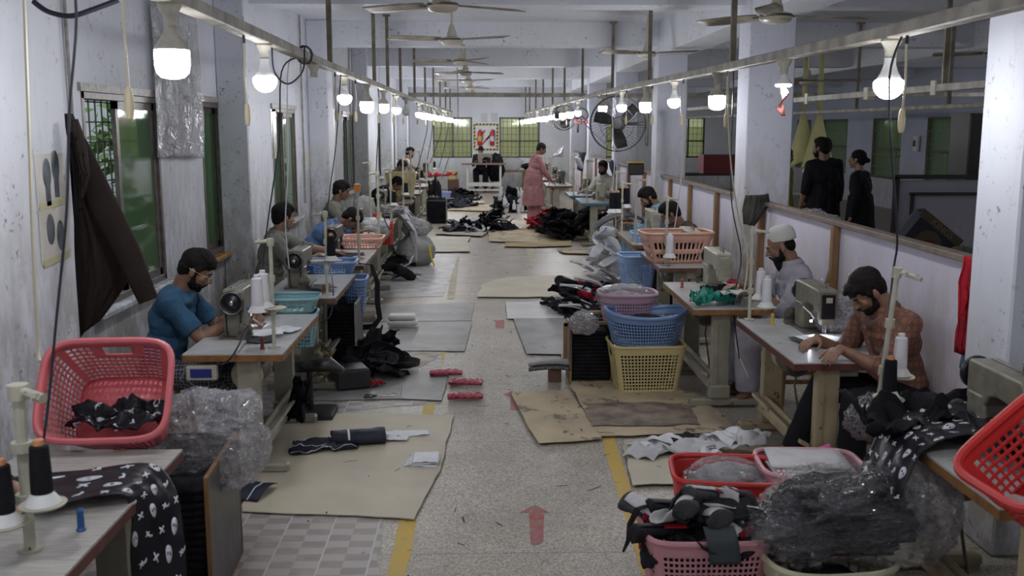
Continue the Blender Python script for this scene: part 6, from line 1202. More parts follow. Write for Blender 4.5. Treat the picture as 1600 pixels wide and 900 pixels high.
# piped navy leather and white papers on the cream sheet
b = MB(); f = rumple_fn(.38, .20, .045, 44, .8); b.surf(f, 26, 18); 
for vv in (.02, .5, .97): b.surf(lambda u, v, vv=vv: f(u, min(.999, vv+v*.025))+Vector((0, 0, .004)), 26, 1, k=1)
tag(b.obj('leather_piece', [NAVC, WHPR], loc=at_floor(508, 704, .012), rz=.25, solid=.003, ang=80), 'dark navy piped leather piece on the cream sheet, the flat left one', 'leather piece')
b = MB(); f2 = lambda u, v: Vector(((u-.5)*.34, .07*math.cos(v*4.8)*(1+.1*u), .05+.045*math.sin(v*4.8)))+Vector((0, 0, .006*noise.noise(Vector((u*5, v*5, 3))))); b.surf(f2, 22, 20); b.surf(lambda u, v: f2(u, v*.03)+Vector((0, 0, .003)), 22, 1, k=1); b.surf(lambda u, v: f2(.30+u*.04, v)*1.0+Vector((0, 0, .003)), 2, 20, k=1)
tag(b.obj('leather_piece', [NAVC, WHPR], loc=at_floor(560, 697, .012), rz=.20, solid=.004, ang=80), 'rolled navy leather piece with white edging on the cream sheet', 'leather piece')
for i, (x, y, w, l, a) in enumerate([(630, 682, .34, .13, .12), (612, 690, .22, .10, -.2)]):
    b = MB(); b.surf(lambda u, v, i=i, w=w, l=l: Vector(((u-.5)*w, (v-.5)*l*(1-.35*abs(2*u-1)**2), .006+.018*abs(noise.noise(Vector((u*4, v*3, i)))))), 18, 10); tag(b.obj('white_cut_piece', PAPER, loc=at_floor(x, y, .012+.008*i), rz=a, solid=.003), 'white cut piece beside the rolled navy leather, %s one' % ['upper long', 'lower short'][i], 'cut piece')
for i in range(3):
    b = MB(); b.surf(lambda u, v, i=i: Vector(((u-.5)*(.20-.02*i), (v-.5)*.19*(1-.12*(i % 2)*u), .004+.012*abs(noise.noise(Vector((u*3, v*3, i*2)))))), 12, 10); tag(b.obj('white_cut_piece', PAPER, loc=at_floor(660, 725, .012+.010*i)+Vector((.01*i, .008*i, 0)), rz=-.1+.06*i, solid=.003), 'white cut piece stacked at the right edge of the cream sheet', 'cut piece', 'white pieces at the right edge of the cream sheet')
b = MB(); f = lambda u, v: Vector(((u-.5)*.24, (v-.5)*.22, .01+.04*math.sin(v*2.6)+.01*noise.noise(Vector((u*4, v*4, 1))))); b.surf(f, 14, 12); b.surf(lambda u, v: f(.72+.03*u, v)+Vector((0, 0, .003)), 1, 12, k=1)
tag(b.obj('leather_piece', [NAVC, WHPR], loc=at_floor(388, 775, .012), rz=-.3, solid=.004), 'black piped piece at the left edge of the cream sheet', 'leather piece')
# white cut pieces behind the red basket
q = random.Random(12)
for i in range(14):
    x = 1010+i*13+q.uniform(-8, 8); y = 712-8*math.sin(i*.5)+q.uniform(-10, 10); p = at_floor(x, y); w = q.uniform(.13, .24)
    b = MB(); b.surf(lambda u, v, i=i, w=w: Vector(((u-.5)*w, (v-.5)*.26*(1-.25*u), .006+.05*abs(noise.noise(Vector((u*2, v*2.2, i*1.3))))+.03*math.sin(v*3)*(i % 3 == 0))), 12, 12); tag(b.obj('white_cut_piece', [PAPER, WHC, BLKC][0 if i % 5 else 2] if i % 2 else WHC, loc=(p.x, p.y, .014+.008*i), rz=q.uniform(-.9, .9), solid=.004), 'cut piece in the flat heap behind the red basket', 'cut piece', 'cut pieces behind the red basket')
# crates of stacked black sheets
def sheet_crate(loc, rz, w, d, h, label, n=14, frame=WOOD, top=True, lift=True):
    root = empty('sheet_crate', loc, rz, label, 'crate'); DB = mat('dark_laminate_panel', (.045, .042, .042), .4, c2=(.085, .08, .08), scale=26, stretch=(1, 1, .2))
    for s in (-1, 1):
        b = MB(); b.box((s*(w/2-.008), 0, h/2), (.014, d, h)); p = b.obj('side_panel', DB, root, smooth=False); e = MB()
        for yy in (-d/2, d/2): e.box((s*(w/2-.008), yy, h/2), (.018, .012, h))
        e.box((s*(w/2-.008), 0, h-.004), (.018, d, .010)); e.box((s*(w/2-.008), 0, .006), (.018, d, .012)); e.obj('edge_strip', frame, p, smooth=False)
    b = MB(); b.box((0, d/2-.008, h/2), (w-.03, .014, h)); b.obj('back_panel', DB, root, smooth=False)
    q = random.Random(int(w*1000+h*77))
    for k in range(n):
        z = .012+(h-.06)*k/n; b = MB(); t = (h-.06)/n*.8; b.surf(lambda u, v, k=k, z=z: Vector(((u-.5)*(w-.045), -d/2+.02+v*(d-.05)+.010*noise.noise(Vector((u*3, k*3.1, 0))), z+.006*noise.noise(Vector((u*5, v*2, k*1.7)))+t/2)), 14, 3); b.obj('black_sheet', BLKC, root, solid=t)
    return root
sheet_crate((-1.37, 4.18, 0), .05, .46, .62, .60, 'dark crate with wooden edges and stacked black sheets at bottom left', 17)
sheet_crate((.83, 7.78, 0), .0, .34, .36, .46, 'crate of stacked black sheets left of the yellow basket', 14)
sheet_crate((-1.20, 8.35, 0), .0, .26, .40, .55, 'narrow crate of black sheets between the second and third left tables', 16, ALUL)
sheet_crate((-1.01, 21.0, 0), .0, .42, .5, .52, 'dark woven looking crate beside the patterned white cloth', 14, DST)
rumple('black_cloth', (-1.05, 21.05, .50), .2, .26, .28, .36, 33, BLKC, 'black cloth peaked on top of the far left crate', 'cloth', dome=.12)
# wooden frame, strip and plastic on the near crate
b = MB(); b.box((0, -.08, 0), (.22, .03, .02)); b.box((0, .12, 0), (.22, .03, .02)); b.box((-.10, .02, 0), (.03, .24, .02)); b.box((.10, .02, 0), (.03, .24, .02)); tag(b.obj('wooden_rack', CREAMW, smooth=False, loc=(.90, 7.72, .50)), 'small pale wooden frame lying on the crate of black sheets', 'frame'); COL.objects[-1].rotation_euler = (.25, 0, .2)
b = MB(); b.box((0, 0, .14), (.03, .03, .28)); b.box((.07, 0, .27), (.16, .03, .03)); tag(b.obj('wooden_bracket', WOOD, smooth=False, loc=(.62, 7.55, .22)), 'small brown wooden bracket leaning at the crate of black sheets', 'bracket')
lump('plastic_bag', (.76, 7.52, .42), (.10, .08, .085), 47, BAGW, 'white crumpled plastic on the crate of black sheets', 'plastic bag', .2, 2.6, .12)
for k in range(2): b = MB(); b.surf(lambda u, v: Vector(((u-.5)*.34, (v-.5)*.12, .03*math.sin(u*2.2))), 12, 4); tag(b.obj('shoe_sole_strip', [mm('grey_strip', (.34, .34, .34), .6), mm('speckled_strip', (.2, .19, .17), .7, c2=(.04, .04, .04), scale=90)][k], loc=(.52, 7.72-.03*k, .13-.035*k+.0), rz=-.25, solid=.025), 'curved %s strip at the left of the crate of black sheets' % ['grey', 'speckled'][k], 'strip')
b = MB(); b.box((0, 0, .05), (.10, .10, .10)); tag(b.obj('box', mat('brown_box', (.12, .06, .04)), loc=(.55, 7.70, .002), smooth=False), 'small brown block under the curved strips', 'box')
# post-bed machine standing on the floor, left row
root = empty('arm_press', (-1.22, 6.75, 0), .0, 'black cast iron arm press with square base on the floor at left', 'press')
b = MB(); b.box((0, 0, .03), (.34, .28, .05), ch=.01); b.obj('base', RUB, root); b = MB(); b.cyl((0, 0, .05), (0, 0, .34), .022, n=12); b.obj('post', BLACK, root)
b = MB(); b.tube([(-.24, 0, .37), (-.10, 0, .355), (.05, 0, .37), (.14, 0, .375), (.24, 0, .33)], [.055, .045, .06, .065, .018], 14, ry=.8); b.obj('arm', mat('worn_black_iron', (.02, .02, .022), .35, c2=(.16, .17, .19), scale=9, mix=.66), root)
# black strap hanging from the third table and rag on the second
b = MB(); b.tube([(-1.16, 9.16, TZ+.012), (-1.04, 9.06, TZ+.012), (-.98, 8.98, .60), (-.985, 8.98, .42), (-.965, 8.97, .27), (-1.02, 8.95, .20), (-1.12, 8.95, .19)], [.02, .02, .028, .03, .03, .03, .028], 8, ry=.25); tag(b.obj('black_strap', BLKC), 'wide black strap hanging from the near corner of the third left table', 'strap')
rumple('rag', (-1.25, 7.33, .24), .3, .14, .26, .12, 19, mm('khaki_rag', (.38, .33, .22), .8, c2=(.24, .2, .13), scale=7), 'khaki rag hung on the stretcher of second left table', 'rag', rot=Euler((1.2, .3, .4)))
rumple('rag', (-1.22, 6.30, .25), .3, .12, .30, .10, 20, BLKC, 'black rag with white ties hung on the nearest left table stretcher', 'rag', rot=Euler((1.3, .2, .2)))
root = empty('stool', (1.72, 4.93, 0), .2, 'small bare wooden stool frame behind the pale pink basket', 'stool')
b = MB(); b.box((0, 0, .29), (.26, .24, .02)); b.obj('seat', WOOD, root, smooth=False)
for sx in (-1, 1):
    for sy in (-1, 1): b = MB(); b.box((sx*.115, sy*.105, .14), (.022, .022, .28)); b.obj('leg', WOOD, root, smooth=False)
b = MB(); b.cyl((0, 0, 0), (.07, 0, .03), .022, n=10); tag(b.obj('glue_tube', mat('pink_tube', (.60, .10, .30), .4), loc=(1.72, 4.93, .325)), 'pink and white tube lying on the small stool', 'tube')
# ------------------------------------------------------------------ things on the tables
def paper(x, y, w, l, rz, m, label, cat='cut piece', z=TZ+.003, amp=.006, sd=0, name='cut_piece', t=.002): b = MB(); b.surf(lambda u, v: Vector(((u-.5)*w, (v-.5)*l*(1-.2*abs(2*u-1)), amp*(1+noise.noise(Vector((u*3, v*3, sd)))))), 12, 10); o = b.obj(name, m, loc=(x, y, z), rz=rz, solid=t); return tag(o, label, cat)
paper(-1.36, 5.98, .24, .20, .3, PAPER, 'white cut piece under the needle on the nearest man\'s table', z=TZ+.014, amp=.01)
paper(-1.24, 6.12, .16, .18, -.4, PAPER, 'white cut piece right of the machine on the table of the blue T-shirt man', amp=.012)
paper(-1.33, 5.80, .16, .10, .2, GREYC, 'dark scrap in front of the white pieces on the nearest man\'s table', amp=.008)
lump('cloth_bundle', (-1.60, 6.72, TZ), (.16, .10, .045), 3, mm('dark_tools', (.04, .04, .035), .6, c2=(.10, .10, .07), scale=16), 'dark crumpled pieces behind the nearest left machine', 'bundle', .25, 3, .2)
b = MB(); b.surf(lambda u, v: Vector(((u-.5)*.14*(1-.6*v)+.05*v, .04*math.sin(v*3)+.02*math.sin(u*6), v*.24)), 10, 12); tag(b.obj('white_cloth', WHC, loc=(-1.56, 6.9, TZ+.01), solid=.004), 'white cloth standing up by the aqua tray basket', 'cloth')

paper(-1.30, 7.75, .22, .26, .5, GREYC, 'grey cut piece on the second left table', amp=.02); paper(-1.32, 9.6, .3, .26, .2, BLKC, 'black cut piece held by the man in grey-green kameez', amp=.02, z=TZ+.02)
paper(-1.36, 11.65, .26, .3, .3, PAPER, 'white papers on the fourth left table, front sheet', amp=.02); lump('cloth_bundle', (-1.32, 11.95, TZ), (.17, .16, .09), 13, WHC, 'crumpled white cloth on the fourth left table', 'bundle', .2, 2.5, .14)
rumple('teal_cloth', (-1.30, 11.5, TZ+.01), .2, .16, .14, .03, 5, TEAL, 'small teal cloth on the fourth left table', 'cloth')
for i, (x, c) in enumerate([(-1.50, (.42, .02, .03)), (-1.44, (.60, .40, .03))]): b = MB(); b.box((0, 0, .08), (.045, .08, .16), ch=.008); tag(b.obj('thread_carton', mat('carton_%d' % i, c, .5), loc=(x+.08, 12.9+.02*i, TZ+.0)), '%s upright packet on a left row table beyond the blue shirt man' % ['red', 'yellow'][i], 'packet')
lump('cloth_bundle', (-1.40, 14.15, TZ), (.22, .25, .07), 15, mm('mixed_scraps', (.10, .10, .09), .7, c2=(.32, .33, .34), scale=22), 'mixed grey scraps on the left table near the patterned cloth', 'bundle', .25, 3, .2)
lump('cloth_bundle', (-1.62, 13.4, TZ+.0), (.14, .14, .17), 25, SACK, 'pale bundle standing by the wall on the fifth left table', 'bundle', .15, 2, .08)
rumple('red_cloth', (-1.05, 24.4, TZ+.07), .1, .62, .4, .08, 7, REDC, 'red cloth spread on a far left table', 'cloth')
paper(2.02, 5.73, .30, .26, .2, PAPER, 'white sheet being sewn by the man in rust plaid shirt', z=TZ+.016, amp=.003); paper(2.00, 5.72, .34, .28, .2, GREYC, 'dark backing piece under the white sheet of the man in rust plaid shirt', z=TZ+.011, amp=.003)
b = MB(); b.surf(rumple_fn(.30, .16, .09, 9, .9), 24, 18); tag(b.obj('teal_satin_cloth', TEAL, loc=(1.62, 6.98, TZ+.006), rz=.25, solid=.003, ang=80), 'shiny teal satin cloth on the white cap man\'s table, front one', 'cloth')
b = MB(); b.surf(rumple_fn(.30, .15, .09, 11, .9), 24, 18); tag(b.obj('teal_satin_cloth', TEAL, loc=(1.83, 7.18, TZ+.006), rz=.7, solid=.003, ang=80), 'shiny teal satin cloth on the white cap man\'s table, rear one', 'cloth')
paper(1.78, 7.02, .24, .16, .5, WHC, 'white strip lying over the teal satin cloth', amp=.025, z=TZ+.06); paper(1.62, 7.20, .22, .12, .1, mm('lilac_paper', (.50, .42, .50), .6), 'pale lilac piece behind the teal satin cloth', amp=.006)
rumple('black_cloth', (1.79, 7.55, TZ+.005), .1, .24, .14, .05, 15, BLKC, 'black piece under the needle of the white cap man\'s machine', 'cloth')
b = MB(); b.lathe([(.045, 0), (.052, .006), (.050, .022), (.040, .024), (.042, .008)], n=20); tag(b.obj('red_dish', mat('red_dish', (.45, .02, .06), .3), loc=(2.02, 7.98, TZ)), 'small red dish at the far end of the white cap man\'s table', 'dish')
for i, (x, y, m_, l) in enumerate([(1.56, 7.75, mat('amber_reel', (.30, .11, .05), .5), 'small amber bobbin standing on the white cap man\'s table'), (1.85, 6.25, mat('yellow_clip', (.55, .42, .08), .5), 'small yellow clip standing on the maroon edged table'), (-1.28, 5.62, mat('dark_red_reel', (.12, .02, .015), .5), 'dark red reel at the corner of the nearest man\'s table'), (-1.23, 7.52, mat('amber_reel2', (.18, .06, .03), .5), 'brown pointed reel on the second left table'), (1.86, 3.97, mat('blue_reel', (.02, .10, .30), .4), 'small blue rod standing on the bottom right table'), (-1.10, 3.02, mat('blue_reel', (.02, .1, .3)), 'small blue rod standing at the edge of the nearest left table')]):
    b = MB(); b.lathe([(.014, 0), (.016, .004), (.011, .01), (.011, .06), (.013, .064), (.010, .07), (.004, .075)], n=14); xx = x if i < 5 else -1.28; tag(b.obj('bobbin', m_, loc=(xx, y, TZ)), l, 'bobbin')
b = MB(); b.box((0, 0, .035), (.07, .05, .07), ch=.008); b.tube([(0, 0, .07), (.0, .02, .11), (.02, .06, .10)], .004, 6); tag(b.obj('knee_lifter', DST, loc=(1.82, 4.16, TZ)), 'small dark metal bracket on the bottom right table', 'bracket')
lump('cloth_bundle', (1.95, 4.22, TZ), (.20, .07, .018), 19, WHC, 'white strips lying behind the bottom right machine', 'bundle', .25, 3, .2)
lamp_led((1.97, 5.86, TZ+.10), 'tiny white work lamp shining on the needle of the rust shirt man', (2.03, 5.74, TZ))
lamp_led((-1.50, 6.22, TZ+.10), 'tiny white work lamp beside the needle of the blue T-shirt man', (-1.48, 6.3, TZ))
lamp_led((1.83, 7.55, TZ+.14), 'tiny work lamp beside the needle of the white cap man', (1.83, 7.5, TZ))
lamp_led((-1.56, 2.68, TZ+.10), 'tiny work lamp over the hands at the bottom left', (-1.6, 2.75, TZ))
b = MB(); b.box((0, 0, 0), (.05, .03, .035), ch=.004); b.tube([(0, .02, 0), (-.02, .05, .01), (-.06, .07, .03)], .005, 6); tag(b.obj('solenoid_box', mat('blue_valve', (.01, .06, .28), .3), loc=(-1.44, 6.0, TZ+.16)), 'small blue valve box on the nearest left sewing machine', 'valve')
b = MB(); b.box((0, 0, 0), (.05, .03, .035), ch=.004); tag(b.obj('solenoid_box', mat('blue_valve', (.01, .06, .28)), loc=(-1.39, 7.9, TZ+.15)), 'small blue valve box on the second left sewing machine', 'valve')
b = MB(); b.box((0, 0, 0), (.17, .05, .085), ch=.006); o = b.obj('control_display', PVC, loc=(-1.60, 5.52, .63)); tag(o, 'grey control unit with a blue label under the nearest left table', 'control box'); b = MB(); b.box((.0, -.027, .0), (.12, .003, .05)); b.obj('blue_label', mat('blue_label', (.03, .035, .22), .35), o, smooth=False)
b = MB(); b.lathe([(.02, 0), (.085, 0), (.09, .01), (.085, .02), (.02, .03)], n=26, axis='x'); 
for i in range(16):
    b2 = MB(); b2.surf(lambda u, v: Vector(((u-.5)*.20, (v-.5)*.14, .004*noise.noise(Vector((u*3, v*3, i))))), 5, 4); tag(b2.obj('white_sheet', PAPER, loc=(-1.98+.008*math.sin(i*2), 5.55+.006*math.cos(i*3), .46+.006*i), rz=.1*math.sin(i*4), solid=.004), 'white sheet in the stack beside the man in blue T-shirt', 'sheet', 'white sheets beside the blue T-shirt man')
b = MB(); b.box((-1.98, 5.56, .23), (.24, .24, .45)); tag(b.obj('box', mat('brown_box', (.12, .06, .04)), smooth=False), 'box carrying the stack of white sheets at left', 'box')
# ------------------------------------------------------------------ wall things, coats, posters
def slab_px(px, Y, th, bulge=.05, sd=0, nx=24, ny=30, axis='y'):
    """cloth hanging in front of a wall: an outline with real thickness and folds"""
    pts = [(pyy(x, y, Y) if axis == 'y' else pxx(x, y, Y)) for x, y in px]; n = len(pts)//2
    Lf = pts[:n]; Rt = pts[n:]
    def at(P, v): t = v*(len(P)-1); i = min(int(t), len(P)-2); return P[i].lerp(P[i+1], t-i)
    off = Vector((0, -1, 0)) if axis == 'y' else Vector((-1 if Y > 0 else 1, 0, 0))
    def f(u, v): p = at(Lf, v).lerp(at(Rt, v), u); return p+off*(bulge*math.sin(PI*u)+.030*noise.noise(Vector((u*7, v*2.0, sd)))+.02*noise.noise(Vector((u*14, v*4, sd+3))))
    b = MB(); b.surf(f, nx, ny); return b
JK = cm_('dark_brown_jacket', (.022, .015, .013))
root = empty('jacket', pyy(107, 178, 5.2), 0, 'dark brown jacket hanging at the left pillar in front of the first window', 'jacket')
def put(b, name, m, parent, solid=.012):
    o = b.obj(name, m, None, solid=solid, ang=80); o.parent = parent; o.location = -parent.location; return o
put(slab_px([(106, 178), (111, 260), (116, 350), (120, 440), (125, 528), (112, 178), (150, 270), (190, 355), (200, 440), (156, 500)], 5.22, .02, .07, 1), 'jacket_body', JK, root)
a = [pyy(118, 205, 5.12), pyy(140, 265, 5.10), pyy(168, 330, 5.08), pyy(200, 395, 5.06), pyy(232, 470, 5.04)]
b = MB(); b.tube(a, [.03, .055, .068, .066, .052], 18, ry=.55); sl = put(b, 'jacket_sleeve', JK, root, 0)
put(slab_px([(116, 190), (122, 235), (128, 280), (126, 330), (120, 186), (134, 232), (140, 275), (134, 300)], 5.02, .02, .03, 2), 'jacket_collar', JK, root)
0 and put(slab_px([(150, 420), (175, 440), (190, 460), (205, 425), (222, 445), (238, 475)], 5.16, .02, .03, 3), 'jacket_hem', JK, root)
# pictures stuck on the left pillar
def plate(name, x, y0, y1, z0, z1, m, label=None, cat=None, parent=None, t=.002, sd=1, flip=1):
    b = MB(); b.box((x, (y0+y1)/2, (z0+z1)/2), (t, abs(y1-y0), abs(z1-z0))); o = b.obj(name, m, parent, smooth=False); return tag(o, label, cat)
PX = XL+.33+.003
TAPED = mat('taped_paper', (.56, .55, .53), .5, c2=(.46, .44, .40), scale=5, spots=(.36, .33, .24), spot_scale=9, spot_amt=.6)
for k, (t0, t1, yA) in enumerate([(240, 322, 'upper'), (326, 410, 'lower')]):
    z1 = pxx(80, t0, PX).z; z0 = pxx(80, t1, PX).z; ya = pxx(57, 300, PX).y; yb = pxx(104, 300, PX).y; o = plate('picture_sheet', PX, ya, yb, z0, z1, TAPED, '%s taped picture of dark shin pads on the left pillar' % yA, 'picture')
    b = MB(); mid = (z0+z1)/2
    for j, (yy, zz) in enumerate(((.36, .01), (.66, .045) if k == 0 else (.68, -.03))):
        y_ = ya+(yb-ya)*yy; b.ell((PX+.002, y_, mid+zz+.02), (.002, .045, .075), n=16, m=8)
        if k == 0: b.box((PX+.002, y_, mid+zz-.07), (.003, .05, .12))
    b.obj('pad_picture', mat('pad_print', (.035, .05, .06), .4, c2=(.12, .13, .15), scale=12), o)
    b = MB(); b.box((PX+.0025, (ya+yb)/2, z0+.01), (.002, (yb-ya)*.9, .035), rot=Euler((.06, 0, 0))); b.obj('tape_strip', mat('old_tape', (.45, .42, .26), .4), o, smooth=False)
# plastic sheeting taped over the wall between the first two windows
root = empty('plastic_sheet', (XL+.02, 8.05, 1.9), 0, 'hazy plastic sheet taped high on the left wall between first and second windows', 'plastic sheet')
b = MB(); y0 = pxx(240, 150, XL+.03).y; y1 = pxx(310, 150, XL+.03).y
b.surf(lambda u, v: Vector((.02+.05*abs(noise.noise(Vector((u*5, v*2, 1))))+.02*math.sin(u*20)*v, y0-8.05+(y1-y0)*(u+.02*math.sin(v*5)), .98-(1.10+.04*u)*v)), 40, 30); b.obj('sheet', SHEETP, root, solid=.0015, ang=80)
b = MB()
for i, (w, h) in enumerate([(.16, .03), (.07, .03), (.08, .03)]): b = MB(); b.box((.085, y0-8.05+(y1-y0)*.80, .36-.07*i), (.002, w, h-.012)); b.obj('printed_mark', mat('grey_print', (.2, .2, .24), .5), root, smooth=False)
def poster(px, x, m, label, name='wall_paper_notice', off=.004):
    a = pxx(px[0], px[1], x); c = pxx(px[2], px[3], x); z1 = a.z; z0 = pxx(px[0], px[3], x).z*.5+c.z*.5; return plate(name, x+off*(1 if x < 0 else -1), a.y, c.y, z0, z1, m, label, 'notice')
o = poster((422, 170, 433, 248), XL, mat('silver_picture', (.45, .44, .46), .25, c2=(.30, .24, .16), scale=14), 'tall silvery framed picture left of the third window', 'framed_picture')
NOTE = mat('printed_notice', (.60, .60, .62), .5, c2=(.50, .50, .56), scale=24, spots=(.18, .16, .24), spot_scale=30, spot_amt=.62)
poster((481, 192, 491, 228), XL, mat('lilac_notice', (.46, .44, .60), .5, c2=(.6, .6, .62), scale=30), 'faded lilac notice right of the third window'); poster((476, 232, 490, 265), XL, mat('cream_notice', (.5, .48, .38), .6, c2=(.6, .6, .6), scale=22), 'torn cream notice below the lilac notice')
poster((507, 168, 524, 240), XL, NOTE, 'large printed calendar sheet hanging by the fourth window'); poster((560, 205, 568, 235), XL, NOTE, 'small white notice between far left windows')
# cables hanging down
def cable(name, pts, r, m, label, cat='cable'): b = MB(); P = [Vector(p) for p in pts]; out = []
def cable(name, pts, r, m, label, cat='cable'):
    P = [Vector(p) for p in pts]; out = []
    if name == 'power_cable' and 1.6 < P[0].z < 2.44:
        rl = lin(LR if P[0].x < 0 else RRr, P[0].y); P.insert(0, rl+Vector((0, 0, .01)) if abs(rl.x-P[0].x) < .3 else Vector((P[0].x, P[0].y, ZC)))
    for i in range(len(P)-1):
        p0, p1, p2, p3 = P[max(i-1, 0)], P[i], P[i+1], P[min(i+2, len(P)-1)]
        for k in range(6): t = k/6; out.append(.5*((2*p1)+(-p0+p2)*t+(2*p0-5*p1+4*p2-p3)*t*t+(-p0+3*p1-3*p2+p3)*t**3))
    out.append(P[-1]); b = MB(); b.tube(out, r, 6); return tag(b.obj(name, m), label, cat)
CB = mat('black_cable', (.012, .013, .025), .4); CW = mat('pale_cable', (.50, .47, .36), .5)
cable('power_cable', [pyy(118, 0, 3.0), pyy(108, 180, 3.0), pyy(104, 330, 3.0), pyy(88, 500, 3.0), pyy(72, 660, 2.95), pyy(52, 780, 2.9), pyy(46, 870, 2.85)], .0042, CB, 'long black cable hanging down the left side of the photo')
cable('power_cable', [pyy(38, 0, 3.9), pyy(44, 170, 3.9), pyy(52, 400, 3.9), pyy(60, 540, 3.9), pyy(62, 565, 3.85)], .007, CW, 'long cream cable hanging down at the left edge')
cable('power_cable', [pyy(52, 2, 4.0), pyy(75, 18, 4.0), pyy(110, 25, 4.0), pyy(145, 15, 4.02), pyy(185, 0, 4.05)], .011, CB, 'thick dark cable looping at the top left corner')
cable('power_cable', [pyy(440, 112, 6.9), pyy(436, 220, 6.6), pyy(418, 350, 6.4), pyy(402, 470, 6.2), pyy(370, 545, 5.5), pyy(350, 568, 5.45), pyy(338, 566, 5.4)], .0055, CB, 'long black cable from the left rail down to the nearest left table')
cable('power_cable', [pyy(525, 225, 8.9), pyy(515, 300, 8.6), pyy(508, 380, 8.3), pyy(520, 440, 7.6), pyy(517, 490, 7.3), pyy(500, 505, 7.2)], .005, CB, 'black cable hanging to the second left table')
cable('power_cable', [pyy(451, 100, 7.2), pyy(450, 260, 7.2), pyy(446, 350, 7.2), pyy(452, 420, 7.2)], .0045, mat('white_cable', (.5, .5, .52), .5), 'thin white cord hanging in front of the grey-green kameez man')
cable('power_cable', [pyy(592, 190, 12), pyy(588, 280, 12), pyy(600, 340, 11.8), pyy(620, 378, 11.5)], .006, CB, 'black cable hanging in the left row near the orange wrapped stand')
cable('power_cable', [pyy(715, 200, 23), pyy(700, 250, 22), pyy(690, 280, 21.6)], .008, CB, 'thin dark cable in the far left row')
for i, (a, c, y) in enumerate([((668, 190), (650, 270), 19), ((676, 190), (664, 262), 22), ((690, 195), (672, 255), 23), ((700, 190), (686, 262), 25)]): cable('power_cable', [pyy(*a, y), pyy((a[0]+c[0])/2+2, (a[1]+c[1])/2, y), pyy(*c, y)], .008, CB, 'slanting dark cable in the far left row, %s from the left' % ordn(i))
cable('power_cable', [pyy(1138, 115, 7.6), pyy(1140, 230, 7.6), pyy(1152, 330, 7.5), pyy(1168, 400, 7.4), pyy(1160, 470, 7.0), pyy(1152, 500, 6.8)], .006, CW, 'cream cable hanging beside the nearest full column')
cable('power_cable', [pyy(1146, 110, 7.7), pyy(1142, 300, 7.6), pyy(1158, 400, 7.4), pyy(1146, 470, 7.0), pyy(1155, 560, 6.6)], .005, CB, 'black cable hanging beside the cream one at the nearest full column')
cable('power_cable', [pyy(1390, 120, 4.5), pyy(1394, 250, 4.5), pyy(1402, 370, 4.5), pyy(1395, 430, 4.5), pyy(1375, 600, 4.35), pyy(1345, 650, 4.3)], .0055, CB, 'black cable down to the bottom right thread stand')
cable('power_cable', [pyy(1062, 135, 9.6), pyy(1066, 250, 9.6), pyy(1055, 350, 9.6), pyy(1038, 430, 9.4)], .005, mat('white_cable', (.5, .5, .52)), 'white cord hanging in front of the squat column')
cable('power_cable', [pyy(957, 165, 13), pyy(960, 260, 13), pyy(950, 340, 12.6)], .006, mat('white_cable', (.5, .5, .52)), 'white cord hanging in front of the big wall fan')
cable('power_cable', [pyy(900, 160, 18.6), pyy(908, 185, 18.6), pyy(935, 215, 17.5), pyy(965, 235, 16)], .008, CB, 'black cable drooping from the right rail to the wall fan')
cable('power_cable', [pyy(1155, 495, 6.9), pyy(1150, 540, 6.7), pyy(1170, 590, 6.5)], .006, CW, 'cream cable under the maroon edged table')
for i in range(6):
    p = lin(LR, 6.95); pts = [p+Vector((.05*math.cos(a)+.02, .05+.03*i*.3, .03+.06*math.sin(a))) for a in np.linspace(0, 2*PI, 12)]
    if i < 2: b = MB(); b.tube([q_+Vector((0, i*.03, 0)) for q_ in pts], .006, 6, closed=True); tag(b.obj('cable_tie', CB), 'black cable wound round the left rail before the empty holder, %s turn' % ordn(i), 'cable')
cable('power_cable', [lin(LR, 6.8)+Vector((.06, 0, .06)), lin(LR, 6.6)+Vector((.08, 0, -.10)), lin(LR, 6.3)+Vector((.04, 0, -.20)), lin(LR, 6.1)+Vector((0, 0, -.14)), lin(LR, 6.05)+Vector((0, 0, 0))], .006, CB, 'loop of black cable slung below the left rail by second bulb')
# right side: cloths on the partition
HX = 2.47
b = slab_px([(1165, 305), (1160, 330), (1163, 350), (1200, 303), (1203, 318), (1178, 352)], 8.75, .02, .05, 8, 16, 14); tag(b.obj('hanging_jacket', mat('olive_black_cloth', (.035, .035, .03), .8), solid=.02, ang=80), 'dark olive jacket hung over the partition end behind the white cap man', 'jacket')
b = slab_px([(1508, 400), (1500, 440), (1498, 470), (1492, 550), (1534, 404), (1530, 440), (1520, 480), (1500, 552)], 4.86, .02, .05, 9, 20, 20); tag(b.obj('red_cloth', REDC, solid=.012, ang=80), 'red spotted cloth hanging on the partition by the near right pillar', 'cloth')
b = slab_px([(1528, 410), (1518, 470), (1508, 530), (1500, 575), (1545, 412), (1536, 470), (1530, 530), (1524, 578)], 4.90, .02, .05, 10, 16, 20); tag(b.obj('denim_cloth', mat('slate_blue_cloth', (.07, .11, .17), .8), solid=.012, ang=80), 'slate blue cloth hanging beside the red cloth at the near right pillar', 'cloth')
b = slab_px([(905, 238), (903, 250), (902, 265), (915, 238), (912, 252), (910, 268)], 19.1, .02, .08, 12, 12, 12); tag(b.obj('navy_cloth', mat('navy_cloth', (.03, .04, .08), .8), solid=.02), 'navy cloth hanging on the partition in the far right row', 'cloth')
b = slab_px([(898, 246), (901, 256), (908, 263), (906, 246), (911, 256), (911, 263)], 18.6, .02, .06, 13, 12, 12); tag(b.obj('white_cap_cloth', WHC, solid=.02), 'white cloth hung on a stand before the far right partition', 'cloth')
